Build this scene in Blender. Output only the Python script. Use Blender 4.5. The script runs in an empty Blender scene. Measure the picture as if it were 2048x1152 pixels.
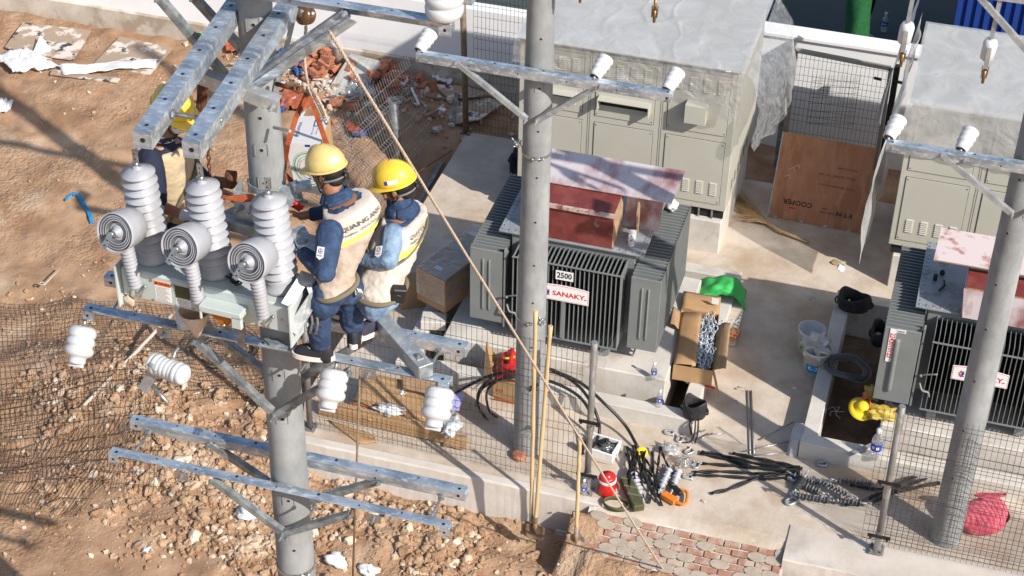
import bpy, bmesh, math, random
import numpy as np
from mathutils import Vector, Matrix, Euler, noise as mnoise
random.seed(7)
PI = math.pi
S = bpy.context.scene
COL = S.collection

# ---------------------------------------------------------------- camera
CAM = Vector((0, 0, 12.5))
FPX = 3588.645            # focal length in pixels of a 2048 px wide frame
_p, _y, _r = 0.6330907, -0.2731572, -0.0224252
_f = Vector((math.sin(_y)*math.cos(_p), math.cos(_y)*math.cos(_p), -math.sin(_p)))
_a = Vector((math.cos(_y), -math.sin(_y), 0))
_d = _f.cross(_a)
RX = _a*math.cos(_r) + _d*math.sin(_r)
DN = _d*math.cos(_r) - _a*math.sin(_r)
cam = bpy.data.cameras.new('camera')
co = bpy.data.objects.new('camera', cam); COL.objects.link(co)
cam.sensor_width = 36; cam.lens = FPX/2048*36; cam.clip_start = .1; cam.clip_end = 500
co.matrix_world = Matrix(((RX.x, -DN.x, -_f.x, CAM.x), (RX.y, -DN.y, -_f.y, CAM.y), (RX.z, -DN.z, -_f.z, CAM.z), (0, 0, 0, 1)))
S.camera = co

# ---------------------------------------------------------------- light
SUN_EL, SUN_AZ = math.radians(36.5), math.radians(-29)     # azimuth of the sun from +X
SUN_DIR = Vector((math.cos(SUN_AZ)*math.cos(SUN_EL), math.sin(SUN_AZ)*math.cos(SUN_EL), math.sin(SUN_EL)))
W = bpy.data.worlds.new('World'); S.world = W; W.use_nodes = True
nt = W.node_tree
sky = nt.nodes.new('ShaderNodeTexSky'); sky.sky_type = 'NISHITA'; sky.sun_disc = False
sky.sun_elevation = SUN_EL; sky.sun_rotation = math.atan2(SUN_DIR.x, SUN_DIR.y)
sky.air_density = 1.0; sky.dust_density = 1.5
nt.links.new(sky.outputs[0], nt.nodes['Background'].inputs[0]); nt.nodes['Background'].inputs[1].default_value = .115
sl = bpy.data.lights.new('sun', 'SUN'); sl.energy = 4.6; sl.angle = math.radians(.55); sl.color = (1, .945, .86)
so = bpy.data.objects.new('sun', sl); COL.objects.link(so)
so.rotation_euler = SUN_DIR.to_track_quat('Z', 'Y').to_euler(); so.location = (6, -4, 20)
S.view_settings.view_transform = 'Standard'; S.view_settings.look = 'None'
S.view_settings.exposure = .30; S.view_settings.gamma = 1
S.render.film_transparent = False
S.cycles.max_bounces = 6; S.cycles.transparent_max_bounces = 16; S.cycles.caustics_reflective = False; S.cycles.caustics_refractive = False

# ---------------------------------------------------------------- helpers
def ray(px, py): return (RX*((px-1024)/FPX) + DN*((py-576)/FPX) + _f)
def G(px, py, z=0):
    d = ray(px, py); return CAM + d*((z-CAM.z)/d.z)
def PY(px, py, Y):
    d = ray(px, py); return CAM + d*(Y/d.y)
def V(*a): return Vector(a)

def mat(name, c, rough=.7, metal=0, c2=None, scale=6, detail=6, lo=.4, hi=.62, bump=0, bscale=60, c3=None, s3=1.2, lo3=.5, hi3=.6, alpha=1, trans=0, spec=None, kind='noise', stretch=None, coat=0):
    m = bpy.data.materials.new(name); m.use_nodes = True
    n = m.node_tree; b = n.nodes['Principled BSDF']
    b.inputs['Roughness'].default_value = rough; b.inputs['Metallic'].default_value = metal
    b.inputs['Base Color'].default_value = (*c, 1); b.inputs['Alpha'].default_value = alpha
    if trans: b.inputs['Transmission Weight'].default_value = trans
    if spec is not None: b.inputs['Specular IOR Level'].default_value = spec
    if coat: b.inputs['Coat Weight'].default_value = coat; b.inputs['Coat Roughness'].default_value = .15
    tc = n.nodes.new('ShaderNodeTexCoord'); src = tc.outputs['Object']
    if stretch:
        mp = n.nodes.new('ShaderNodeMapping'); mp.inputs['Scale'].default_value = stretch
        n.links.new(src, mp.inputs[0]); src = mp.outputs[0]
    def noisefac(sc, lo, hi, det=6, kind='noise'):
        t = n.nodes.new('ShaderNodeTexNoise' if kind == 'noise' else 'ShaderNodeTexVoronoi')
        t.inputs['Scale'].default_value = sc
        if kind == 'noise': t.inputs['Detail'].default_value = det; t.inputs['Roughness'].default_value = .62
        n.links.new(src, t.inputs['Vector'])
        r = n.nodes.new('ShaderNodeMapRange'); r.inputs[1].default_value = lo; r.inputs[2].default_value = hi
        n.links.new(t.outputs[0], r.inputs[0]); return r.outputs[0]
    cur = None
    if c2:
        mx = n.nodes.new('ShaderNodeMix'); mx.data_type = 'RGBA'
        mx.inputs[6].default_value = (*c, 1); mx.inputs[7].default_value = (*c2, 1)
        n.links.new(noisefac(scale, lo, hi, detail, kind), mx.inputs[0]); cur = mx.outputs[2]
    if c3:
        mx = n.nodes.new('ShaderNodeMix'); mx.data_type = 'RGBA'
        if cur: n.links.new(cur, mx.inputs[6])
        else: mx.inputs[6].default_value = (*c, 1)
        mx.inputs[7].default_value = (*c3, 1)
        n.links.new(noisefac(s3, lo3, hi3), mx.inputs[0]); cur = mx.outputs[2]
    if cur: n.links.new(cur, b.inputs['Base Color'])
    if bump:
        t = n.nodes.new('ShaderNodeTexNoise'); t.inputs['Scale'].default_value = bscale; t.inputs['Detail'].default_value = 8; t.inputs['Roughness'].default_value = .6
        n.links.new(src, t.inputs['Vector'])
        bp = n.nodes.new('ShaderNodeBump'); bp.inputs['Strength'].default_value = 1; bp.inputs['Distance'].default_value = bump
        n.links.new(t.outputs[0], bp.inputs['Height']); n.links.new(bp.outputs[0], b.inputs['Normal'])
    return m

M = dict(
 galv=mat('galvanized', (.27,.34,.42), .33, .62, (.56,.64,.72), 6, detail=9, lo=.40, hi=.60, bump=.0008, bscale=120, c3=(.84,.87,.90), s3=26, lo3=.50, hi3=.68, stretch=(.5,1,1)),
 galvp=mat('galvanized_pale', (.33,.36,.38), .45, .5, (.48,.51,.53), 9, detail=9, lo=.38, hi=.62, bump=.0005, c3=(.62,.64,.65), s3=18, lo3=.56, hi3=.68),
 galvg=mat('galvanized_dull', (.19,.215,.225), .5, .5, (.38,.41,.42), 13, bump=.0004),
 steel=mat('zinc_bolt', (.55,.56,.56), .38, .85, (.35,.36,.36), 60),
 conc=mat('pole_concrete', (.235,.245,.25), .85, 0, (.32,.33,.335), 5, bump=.0015, bscale=55, c3=(.17,.175,.175), s3=1.7, lo3=.55, hi3=.75, stretch=(1,1,.55)),
 slab=mat('slab_concrete', (.58,.50,.42), .9, 0, (.42,.335,.25), 2.6, detail=12, lo=.40, hi=.70, bump=.005, bscale=20, c3=(.40,.28,.185), s3=1.1, lo3=.50, hi3=.72),
 kerb=mat('cast_concrete', (.50,.47,.43), .88, 0, (.62,.58,.53), 2.2, lo=.35, hi=.6, bump=.003, bscale=26, c3=(.40,.345,.28), s3=2.6, lo3=.56, hi3=.7),
 plinth=mat('plinth_concrete', (.60,.545,.49), .88, 0, (.50,.44,.385), 1.8, lo=.4, hi=.66, bump=.003, bscale=18, c3=(.40,.36,.32), s3=1.3, lo3=.56, hi3=.70),
 wall=mat('white_wall', (.84,.84,.85), .8, 0, (.78,.78,.79), 1.3, bump=.001),
 wallbase=mat('wall_base', (.46,.40,.33), .9, 0, (.60,.54,.47), 2.4, bump=.004, bscale=14, c3=(.36,.29,.22), s3=3),
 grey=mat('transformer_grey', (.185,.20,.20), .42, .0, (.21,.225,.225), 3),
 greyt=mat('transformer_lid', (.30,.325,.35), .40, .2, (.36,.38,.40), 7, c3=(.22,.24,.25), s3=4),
 black=mat('dark_gap', (.012,.012,.013), .7),
 cab=mat('cabinet_beige', (.47,.455,.395), .45, 0, (.49,.475,.415), 3),
 cabd=mat('cabinet_slot', (.10,.098,.085), .6),
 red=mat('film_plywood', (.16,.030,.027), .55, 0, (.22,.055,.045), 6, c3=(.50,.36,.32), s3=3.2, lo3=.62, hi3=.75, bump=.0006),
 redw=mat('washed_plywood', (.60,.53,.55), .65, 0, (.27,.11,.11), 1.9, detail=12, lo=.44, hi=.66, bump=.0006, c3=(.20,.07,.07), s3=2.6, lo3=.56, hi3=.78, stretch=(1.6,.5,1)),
 ply=mat('raw_plywood', (.40,.175,.085), .6, 0, (.47,.225,.12), 3, bump=.0008, stretch=(2.2,1,.7), c3=(.35,.145,.07), s3=2.5),
 edge=mat('plywood_edge', (.44,.31,.20), .8, 0, (.33,.20,.12), 20),
 card=mat('cardboard', (.44,.27,.135), .85, 0, (.37,.22,.105), 3, bump=.0006, bscale=30),
 cardd=mat('cardboard_inside', (.40,.26,.14), .9, 0, (.34,.21,.11), 4),
 cardw=mat('white_carton', (.74,.72,.72), .6, 0, (.70,.67,.66), 4),
 white=mat('white_plastic', (.68,.68,.68), .35, 0, (.62,.63,.63), 8, coat=.2, c3=(.52,.50,.47), s3=6, lo3=.62, hi3=.75),
 porc=mat('white_glaze', (.56,.575,.60), .22, 0, (.60,.615,.635), 5, coat=.4, c3=(.55,.54,.52), s3=7, lo3=.60, hi3=.76),
 sil=mat('grey_silicone', (.37,.38,.42), .36, 0, (.42,.43,.465), 5, c3=(.33,.33,.345), s3=2.5),
 sild=mat('dark_silicone', (.10,.105,.115), .5, 0, (.15,.155,.17), 8),
 swbox=mat('recloser_green_grey', (.47,.53,.52), .36, 0, (.51,.57,.555), 3),
 paper=mat('paper_label', (.82,.82,.82), .6),
 orange=mat('orange_label', (.75,.16,.03), .5),
 amber=mat('amber_plate', (.42,.13,.012), .35, .1),
 yellow=mat('yellow_plastic', (.85,.60,.02), .35),
 hely=mat('helmet_yellow', (.82,.56,.05), .3, 0, (.74,.49,.06), 12, coat=.3),
 help=mat('helmet_faded', (.72,.56,.22), .42, 0, (.60,.45,.16), 9, coat=.2),
 skin=mat('skin', (.30,.135,.075), .5, 0, (.36,.17,.10), 8, bump=.0004, bscale=90),
 hair=mat('hair', (.012,.010,.009), .6, bump=.002, bscale=160),
 denim=mat('denim', (.017,.038,.095), .85, 0, (.038,.075,.16), 14, detail=9, lo=.4, hi=.66, bump=.010, bscale=17, c3=(.10,.165,.29), s3=11, lo3=.60, hi3=.74),
 deniml=mat('faded_denim', (.13,.21,.33), .85, 0, (.24,.34,.47), 10, bump=.010, bscale=17, c3=(.09,.15,.27), s3=6, lo3=.55, hi3=.7),
 navy=mat('navy_cloth', (.010,.014,.035), .85, 0, (.018,.022,.05), 8),
 vest=mat('vest_cloth', (.50,.405,.33), .9, 0, (.42,.335,.27), 7, detail=8, bump=.012, bscale=9),
 vestt=mat('vest_yoke', (.62,.545,.48), .9, 0, (.54,.465,.40), 6, bump=.008, bscale=10),
 vesty=mat('cream_vest', (.60,.48,.31), .85, 0, (.52,.41,.26), 5, bump=.012, bscale=10, c3=(.45,.36,.28), s3=6, lo3=.6, hi3=.7),
 hivis=mat('reflective_stripe', (.85,.86,.12), .5),
 ink=mat('print_ink', (.11,.095,.06), .7),
 inkb=mat('print_blue', (.02,.05,.28), .6),
 inkr=mat('print_red', (.62,.02,.03), .5),
 inkk=mat('print_black', (.01,.01,.01), .6),
 shoe=mat('black_shoe', (.018,.018,.024), .6), sole=mat('shoe_sole', (.78,.72,.66), .6),
 belt=mat('web_belt', (.16,.14,.09), .8), rubber=mat('black_rubber', (.012,.012,.013), .55),
 rope=mat('rope', (.54,.44,.35), .9, 0, (.42,.33,.25), 50, bump=.002, bscale=120),
 rust=mat('rust', (.12,.045,.022), .8, .2, (.22,.09,.045), 30), rod=mat('old_rod', (.16,.115,.075), .7, .2, (.24,.18,.12), 20),
 sling=mat('orange_sling', (.42,.105,.03), .8, 0, (.27,.055,.02), 14),
 bamboo=mat('bamboo', (.60,.44,.25), .55, 0, (.50,.36,.19), 10, stretch=(1,1,.2)),
 brick=mat('hollow_brick', (.36,.125,.065), .88, 0, (.46,.205,.125), 12, bump=.001, bscale=80),
 paver=mat('brick_paver', (.36,.19,.13), .92, 0, (.29,.14,.095), 6, bump=.003, bscale=40, c3=(.42,.34,.265), s3=5, lo3=.48, hi3=.62),
 paverg=mat('grey_paver', (.33,.275,.22), .9, 0, (.41,.34,.275), 9, bump=.003, bscale=40),
 blue=mat('blue_cloth', (.025,.05,.17), .8, 0, (.04,.10,.28), 9), teal=mat('cyan_strip', (.02,.25,.52), .6),
 greenc=mat('green_cloth', (.035,.40,.075), .7, 0, (.05,.48,.12), 8, bump=.004, bscale=18),
 greenn=mat('green_netting', (.004,.07,.018), .85, 0, (.01,.12,.03), 30, bump=.004, bscale=40),
 foam=mat('foam_sheet', (.80,.79,.78), .75, 0, (.74,.72,.70), 20, stretch=(.2,6,1)),
 board=mat('mud_board', (.36,.27,.20), .9, 0, (.64,.58,.52), 3.2, detail=9, lo=.5, hi=.56, c3=(.05,.05,.06), s3=4.5, lo3=.58, hi3=.62, bump=.002),
 cloth=mat('white_cloth', (.76,.75,.75), .8, 0, (.68,.67,.67), 6), wtimber=mat('pale_timber', (.50,.45,.38), .85, 0, (.42,.37,.30), 18, stretch=(.3,3,3)),
 redp=mat('red_plastic', (.60,.015,.015), .35, coat=.2), pink=mat('pink_sack', (.66,.10,.15), .75, 0, (.74,.17,.23), 9, bump=.006, bscale=26),
 bag=mat('black_bag', (.012,.012,.014), .7, 0, (.035,.032,.032), 10, bump=.004, bscale=30),
 alu=mat('aluminium_rod', (.68,.75,.80), .45, .3), rodblue=mat('preformed_rods', (.55,.62,.70), .42, .35),
 wire=mat('mesh_wire', (.13,.10,.075), .6, .3, (.07,.055,.045), 8), wireg=mat('green_wire', (.02,.035,.03), .55, .2),
 post=mat('fence_post', (.17,.165,.155), .6, .2, (.27,.26,.25), 14, stretch=(1,1,.3)), gatef=mat('gate_frame', (.27,.25,.20), .6, 0, (.33,.31,.26), 8),
 cable=mat('black_cable', (.010,.010,.011), .42), coil=mat('grey_cable', (.15,.15,.155), .5), oliv=mat('olive_case', (.06,.065,.025), .75, 0, (.09,.09,.04), 14),
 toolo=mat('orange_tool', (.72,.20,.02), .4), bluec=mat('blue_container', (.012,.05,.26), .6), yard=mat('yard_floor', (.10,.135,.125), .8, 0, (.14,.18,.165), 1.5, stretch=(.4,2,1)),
 brass=mat('brass_fitting', (.38,.24,.10), .45, .6, (.2,.12,.06), 30), brown=mat('brown_glaze', (.10,.045,.02), .25, coat=.5),
 redstrip=mat('orange_cloth', (.46,.115,.05), .85, 0, (.34,.09,.045), 8), straw=mat('straw', (.40,.26,.13), .85, 0, (.50,.35,.19), 30),
 earthdark=mat('pit_earth', (.12,.075,.045), .95, 0, (.19,.125,.08), 5, bump=.01, bscale=20),
)
def film(name, white, alpha, bump, bs=9, dist=1.2, lo=.45, hi=1.7):
    m = bpy.data.materials.new(name); m.use_nodes = True; n = m.node_tree; n.nodes.remove(n.nodes['Principled BSDF'])
    out = n.nodes['Material Output']
    tr = n.nodes.new('ShaderNodeBsdfTransparent'); df = n.nodes.new('ShaderNodeBsdfDiffuse'); tl = n.nodes.new('ShaderNodeBsdfTranslucent'); gl = n.nodes.new('ShaderNodeBsdfGlossy')
    df.inputs[0].default_value = (white, white, white, 1); tl.inputs[0].default_value = (white, white, white, 1); gl.inputs['Roughness'].default_value = .12
    tc = n.nodes.new('ShaderNodeTexCoord'); t = n.nodes.new('ShaderNodeTexNoise'); t.inputs['Scale'].default_value = bs; t.inputs['Detail'].default_value = 5
    t.inputs['Distortion'].default_value = dist
    n.links.new(tc.outputs['Object'], t.inputs['Vector'])
    bp = n.nodes.new('ShaderNodeBump'); bp.inputs['Distance'].default_value = bump; bp.inputs['Strength'].default_value = 1
    t2 = n.nodes.new('ShaderNodeTexNoise'); t2.noise_type = 'RIDGED_MULTIFRACTAL'; t2.inputs['Scale'].default_value = bs*.5; t2.inputs['Detail'].default_value = 2; t2.inputs['Distortion'].default_value = .4
    mp = n.nodes.new('ShaderNodeMapping'); mp.inputs['Scale'].default_value = (1,.45,.6); mp.inputs['Rotation'].default_value = (0,0,.5); n.links.new(tc.outputs['Object'], mp.inputs[0]); n.links.new(mp.outputs[0], t2.inputs['Vector'])
    bp2 = n.nodes.new('ShaderNodeBump'); bp2.inputs['Distance'].default_value = bump*1.2; n.links.new(t2.outputs[0], bp2.inputs['Height']); n.links.new(bp2.outputs[0], bp.inputs['Normal'])
    n.links.new(t.outputs[0], bp.inputs['Height'])
    for g in (df, gl): n.links.new(bp.outputs[0], g.inputs['Normal'])
    m0 = n.nodes.new('ShaderNodeMixShader'); m0.inputs[0].default_value = .35
    n.links.new(df.outputs[0], m0.inputs[1]); n.links.new(tl.outputs[0], m0.inputs[2])
    m1 = n.nodes.new('ShaderNodeMixShader')
    r = n.nodes.new('ShaderNodeMapRange'); r.inputs[1].default_value = .35; r.inputs[2].default_value = .72; r.inputs[3].default_value = alpha*lo; r.inputs[4].default_value = min(1, alpha*hi)
    n.links.new(t.outputs[0], r.inputs[0]); n.links.new(r.outputs[0], m1.inputs[0])
    n.links.new(tr.outputs[0], m1.inputs[1]); n.links.new(m0.outputs[0], m1.inputs[2])
    m2 = n.nodes.new('ShaderNodeMixShader'); m2.inputs[0].default_value = .20
    n.links.new(m1.outputs[0], m2.inputs[1]); n.links.new(gl.outputs[0], m2.inputs[2])
    n.links.new(m2.outputs[0], out.inputs[0]); return m
M['film'] = film('clear_film', .85, .20, .03, 8)
M['filmt'] = film('milky_film', .88, .58, .045, 2.6, .5, .7, 1.3)
M['pet'] = film('clear_bottle', .85, .32, .003, 30)

class MB:
    def __init__(s): s.v = []; s.f = []; s.mi = []; s.sm = []
    def add(s, vs, fs, mi=0, smooth=False, T=None):
        o = len(s.v)
        s.v += [tuple(T @ Vector(v)) if T else tuple(v) for v in vs]
        s.f += [tuple(i+o for i in f) for f in fs]; s.mi += [mi]*len(fs); s.sm += [smooth]*len(fs); return s
    def box(s, a, b, mi=0, T=None):
        x0, y0, z0 = a; x1, y1, z1 = b
        return s.add([(x0,y0,z0),(x1,y0,z0),(x1,y1,z0),(x0,y1,z0),(x0,y0,z1),(x1,y0,z1),(x1,y1,z1),(x0,y1,z1)],
              [(3,2,1,0),(4,5,6,7),(0,1,5,4),(1,2,6,5),(2,3,7,6),(3,0,4,7)], mi, False, T)
    def bar(s, p, q, w, h, up=(0,0,1), mi=0):                  # box-section bar from p to q; w across, h along up
        p = Vector(p); q = Vector(q); d = (q-p).normalized(); u = Vector(up); u = (u-d*u.dot(d)).normalized(); r = d.cross(u)
        vs = [c + r*a*w/2 + u*b*h/2 for c in (p, q) for a, b in ((-1,-1),(1,-1),(1,1),(-1,1))]
        return s.add(vs, [(0,1,2,3),(7,6,5,4),(0,4,5,1),(1,5,6,2),(2,6,7,3),(3,7,4,0)], mi)
    def tube(s, pts, r, n=8, mi=0, caps=True, smooth=True, r2=None):
        pts = [Vector(p) for p in pts]; L = len(pts)
        if L < 2: return s
        rs = r if isinstance(r, (list, tuple)) else [r + ((r2-r)*i/(L-1) if r2 is not None else 0) for i in range(L)]
        t0 = (pts[1]-pts[0]).normalized(); u = t0.orthogonal().normalized(); vs = []
        for i, p in enumerate(pts):
            t = (pts[min(i+1, L-1)] - pts[max(i-1, 0)]).normalized()
            u = (u - t*u.dot(t)); u = u.normalized() if u.length > 1e-6 else t.orthogonal().normalized(); w = t.cross(u)
            for k in range(n):
                a = 2*PI*k/n; vs.append(p + (u*math.cos(a) + w*math.sin(a))*rs[i])
        fs = [(i*n+k, i*n+(k+1) % n, (i+1)*n+(k+1) % n, (i+1)*n+k) for i in range(L-1) for k in range(n)]
        s.add(vs, fs, mi, smooth)
        if caps: o = len(s.v)-len(vs); s.f += [tuple(o+k for k in reversed(range(n))), tuple(o+(L-1)*n+k for k in range(n))]; s.mi += [mi]*2; s.sm += [False]*2
        return s
    def lathe(s, prof, T, n=24, mi=0, smooth=True, mis=None):  # prof: list of (r, z) along local z
        vs = []; fs = []; L = len(prof)
        for r, z in prof:
            for k in range(n): a = 2*PI*k/n; vs.append((r*math.cos(a), r*math.sin(a), z))
        for i in range(L-1):
            for k in range(n): fs.append((i*n+k, i*n+(k+1) % n, (i+1)*n+(k+1) % n, (i+1)*n+k))
        s.add(vs, fs, mi, smooth, T)
        if mis:
            for i in range(L-1):
                for k in range(n): s.mi[len(s.mi)-len(fs)+i*n+k] = mis[i]
        return s
    def prism(s, poly, h, T, mi=0):                            # poly in local xy, extruded 0..h in z
        n = len(poly)
        vs = [(x, y, 0) for x, y in poly] + [(x, y, h) for x, y in poly]
        return s.add(vs, [tuple(reversed(range(n))), tuple(range(n, 2*n))] + [(i, (i+1) % n, n+(i+1) % n, n+i) for i in range(n)], mi, False, T)
    def text(s, body, size, T, mi=0, bold=0, xs=1.0, align='CENTER'):
        cu = bpy.data.curves.new('txt', 'FONT'); cu.body = body; cu.size = size; cu.align_x = align; cu.align_y = 'CENTER'; cu.offset = bold; cu.resolution_u = 2
        ob = bpy.data.objects.new('txt', cu); me = bpy.data.meshes.new_from_object(ob)
        vs = [(v.co.x*xs, v.co.y, 0) for v in me.vertices]; fs = [tuple(p.vertices) for p in me.polygons]
        s.add(vs, fs, mi, False, T); bpy.data.objects.remove(ob); bpy.data.curves.remove(cu); bpy.data.meshes.remove(me); return s
    def ball(s, c, r, mi=0, seg=12, rings=8, jit=0, T=None):
        rx, ry, rz = r if isinstance(r, (tuple, list)) else (r, r, r); vs = []; fs = []
        for i in range(rings+1):
            th = PI*i/rings
            for k in range(seg):
                a = 2*PI*k/seg; d = Vector((math.sin(th)*math.cos(a), math.sin(th)*math.sin(a), math.cos(th)))
                q = 1 + (jit*mnoise.noise(d*2.1 + Vector(c)*3.3) if jit else 0)
                vs.append((c[0]+rx*d.x*q, c[1]+ry*d.y*q, c[2]+rz*d.z*q))
        for i in range(rings):
            for k in range(seg): fs.append((i*seg+k, (i+1)*seg+k, (i+1)*seg+(k+1) % seg, i*seg+(k+1) % seg))
        return s.add(vs, fs, mi, True, T)
    def grid(s, fn, nu, nv, mi=0, smooth=True):
        vs = [fn(i/nu, j/nv) for j in range(nv+1) for i in range(nu+1)]
        fs = [(j*(nu+1)+i, j*(nu+1)+i+1, (j+1)*(nu+1)+i+1, (j+1)*(nu+1)+i) for j in range(nv) for i in range(nu)]
        return s.add(vs, fs, mi, smooth)
    def build(s, name, mats, parent=None, origin=None, bevel=0, solid=0):
        if not isinstance(mats, (list, tuple)): mats = [mats]
        vs = s.v
        if parent is not None: o = parent_origin(parent)
        elif origin is not None: o = Vector(origin)
        else:
            xs = [v[0] for v in vs]; ys = [v[1] for v in vs]; zs = [v[2] for v in vs]
            o = Vector(((min(xs)+max(xs))/2, (min(ys)+max(ys))/2, min(zs)))
        me = bpy.data.meshes.new(name)
        me.from_pydata([(v[0]-o.x, v[1]-o.y, v[2]-o.z) for v in vs], [], s.f)
        for m in mats: me.materials.append(M[m] if isinstance(m, str) else m)
        me.polygons.foreach_set('material_index', s.mi); me.polygons.foreach_set('use_smooth', s.sm); me.update()
        ob = bpy.data.objects.new(name, me); COL.objects.link(ob)
        if parent is not None: ob.parent = parent; ob['_o'] = tuple(o)
        else: ob.location = o; ob['_o'] = tuple(o)
        if bevel:
            b = ob.modifiers.new('bevel', 'BEVEL'); b.width = bevel; b.segments = 1; b.limit_method = 'ANGLE'; b.angle_limit = math.radians(50)
        if solid:
            b = ob.modifiers.new('thickness', 'SOLIDIFY'); b.thickness = solid; b.offset = 0
        return ob
ORI = {}
def parent_origin(p): return Vector(p['_o'])
def tag(o, label=None, cat=None, group=None, kind=None):
    if label: o['label'] = label
    if cat: o['category'] = cat
    if group: o['group'] = group
    if kind: o['kind'] = kind
    return o
def thing(name, loc, label, cat, group=None):
    o = bpy.data.objects.new(name, None); COL.objects.link(o); o.location = loc; o['_o'] = tuple(loc); o.empty_display_size = .1
    return tag(o, label, cat, group)
def kids(o): return [c for c in COL.objects if c.parent == o]
def dup(o, loc, label=None, rot=None, parent=None):
    c = o.copy(); COL.objects.link(c)
    if parent is None: c.location = loc
    else: c.parent = parent
    if rot is not None: c.rotation_euler = rot
    if label: c['label'] = label
    for ch in kids(o): dup(ch, None, None, None, c)
    return c
def frame(o, x, y=None, z=None):                               # matrix with given axes (x, y given -> z) and origin
    x = Vector(x).normalized()
    if y is not None:
        y = Vector(y); y = (y - x*y.dot(x)).normalized(); z = x.cross(y)
    else:
        z = Vector(z); z = (z - x*z.dot(x)).normalized(); y = z.cross(x)
    return Matrix(((x.x,y.x,z.x,o[0]),(x.y,y.y,z.y,o[1]),(x.z,y.z,z.z,o[2]),(0,0,0,1)))
def axis(o, z, twist=0):
    z = Vector(z).normalized(); x = z.orthogonal().normalized()
    if abs(z.z) < .99: x = Vector((0,0,1)).cross(z).normalized()
    return frame(o, x, z.cross(x)) @ Matrix.Rotation(twist, 4, 'Z')
def vn(x, y, z=0): return mnoise.noise(Vector((x, y, z)))
def fbm(x, y, o=4, z=0):
    s = 0; a = 1
    for i in range(o): s += a*mnoise.noise(Vector((x*2**i, y*2**i, z+i*7.3))); a *= .5
    return s
def bez(pts, n=10):                                            # Catmull-Rom through points
    P = [Vector(p) for p in pts]; P = [P[0]*2-P[1]] + P + [P[-1]*2-P[-2]]; out = []
    for i in range(1, len(P)-2):
        for k in range(n):
            t = k/n; a, b, c, d = P[i-1:i+3]
            out.append(.5*((2*b) + (c-a)*t + (2*a-5*b+4*c-d)*t*t + (3*b-a-3*c+d)*t**3))
    out.append(P[-2]); return out
# ================================================================ SETTING
def sstep(a, b, x): t = max(0, min(1, (x-a)/(b-a))); return t*t*(3-2*t)
def ground_h(x, y):
    h = -.42
    left = sstep(-6.0, -6.9, x)
    h += left*sstep(14.5, 19.5, y)*.36
    h += .16*sstep(19.2, 20.2, y)*(1-left)
    h -= .34*math.exp(-((x+6.75)/.42)**2)*sstep(14.6, 16.2, y)*(1-sstep(18.8, 19.8, y))      # trench by the slab
    h += .30*math.exp(-(((x+8.2)/1.4)**2 + ((y-13.6)/.9)**2))                                 # mound under the mesh
    h += .10*math.exp(-(((x+6.2)/.7)**2 + ((y-13.3)/.8)**2))
    h += .14*math.exp(-(((x+4.4)/1.0)**2 + ((y-12.35)/.3)**2))
    h -= .10*math.exp(-(((x+3.3)/.5)**2 + ((y-12.7)/.25)**2))
    rough = .35 + .65*sstep(11.4, 12.4, y)*(1-sstep(14.2, 15.4, y)) if x > -9.6 else .35
    if x > -6.5 and y < 13.2: rough = .8
    rough *= .45 + .55*sstep(10.6, 11.6, y+.12*x+1)
    h += .035*fbm(x*1.9+4, y*1.9, 3)*sstep(12, 13, y)
    h += .05*fbm(x*.8, y*.8, 3) + rough*(.055*fbm(x*3.1, y*3.1, 3, 4) + .024*abs(fbm(x*9, y*9, 2, 9)))
    if -6.02 < x < 3.3 and 13.2 < y < 19.55: h = min(h, -.55)
    if x > -2.75 and y <= 13.25:
        edge = 12.70-.12*(x+2.7)+.07*vn(x*4, 2)+.03*vn(x*11, 5); pz = -.06-.40*(13.03-y)
        h = pz-.12 if y > edge else max(min(h, -.12), pz-.02+.10*sstep(edge, edge-.10, y)+.03*fbm(x*7,y*7,2)) if y > edge-.5 else h+.03
    if x > -3.0 and x < -2.6 and y < 13.0: h = max(h, -.06-.42*(13.03-y)+.03)
    return h
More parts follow.
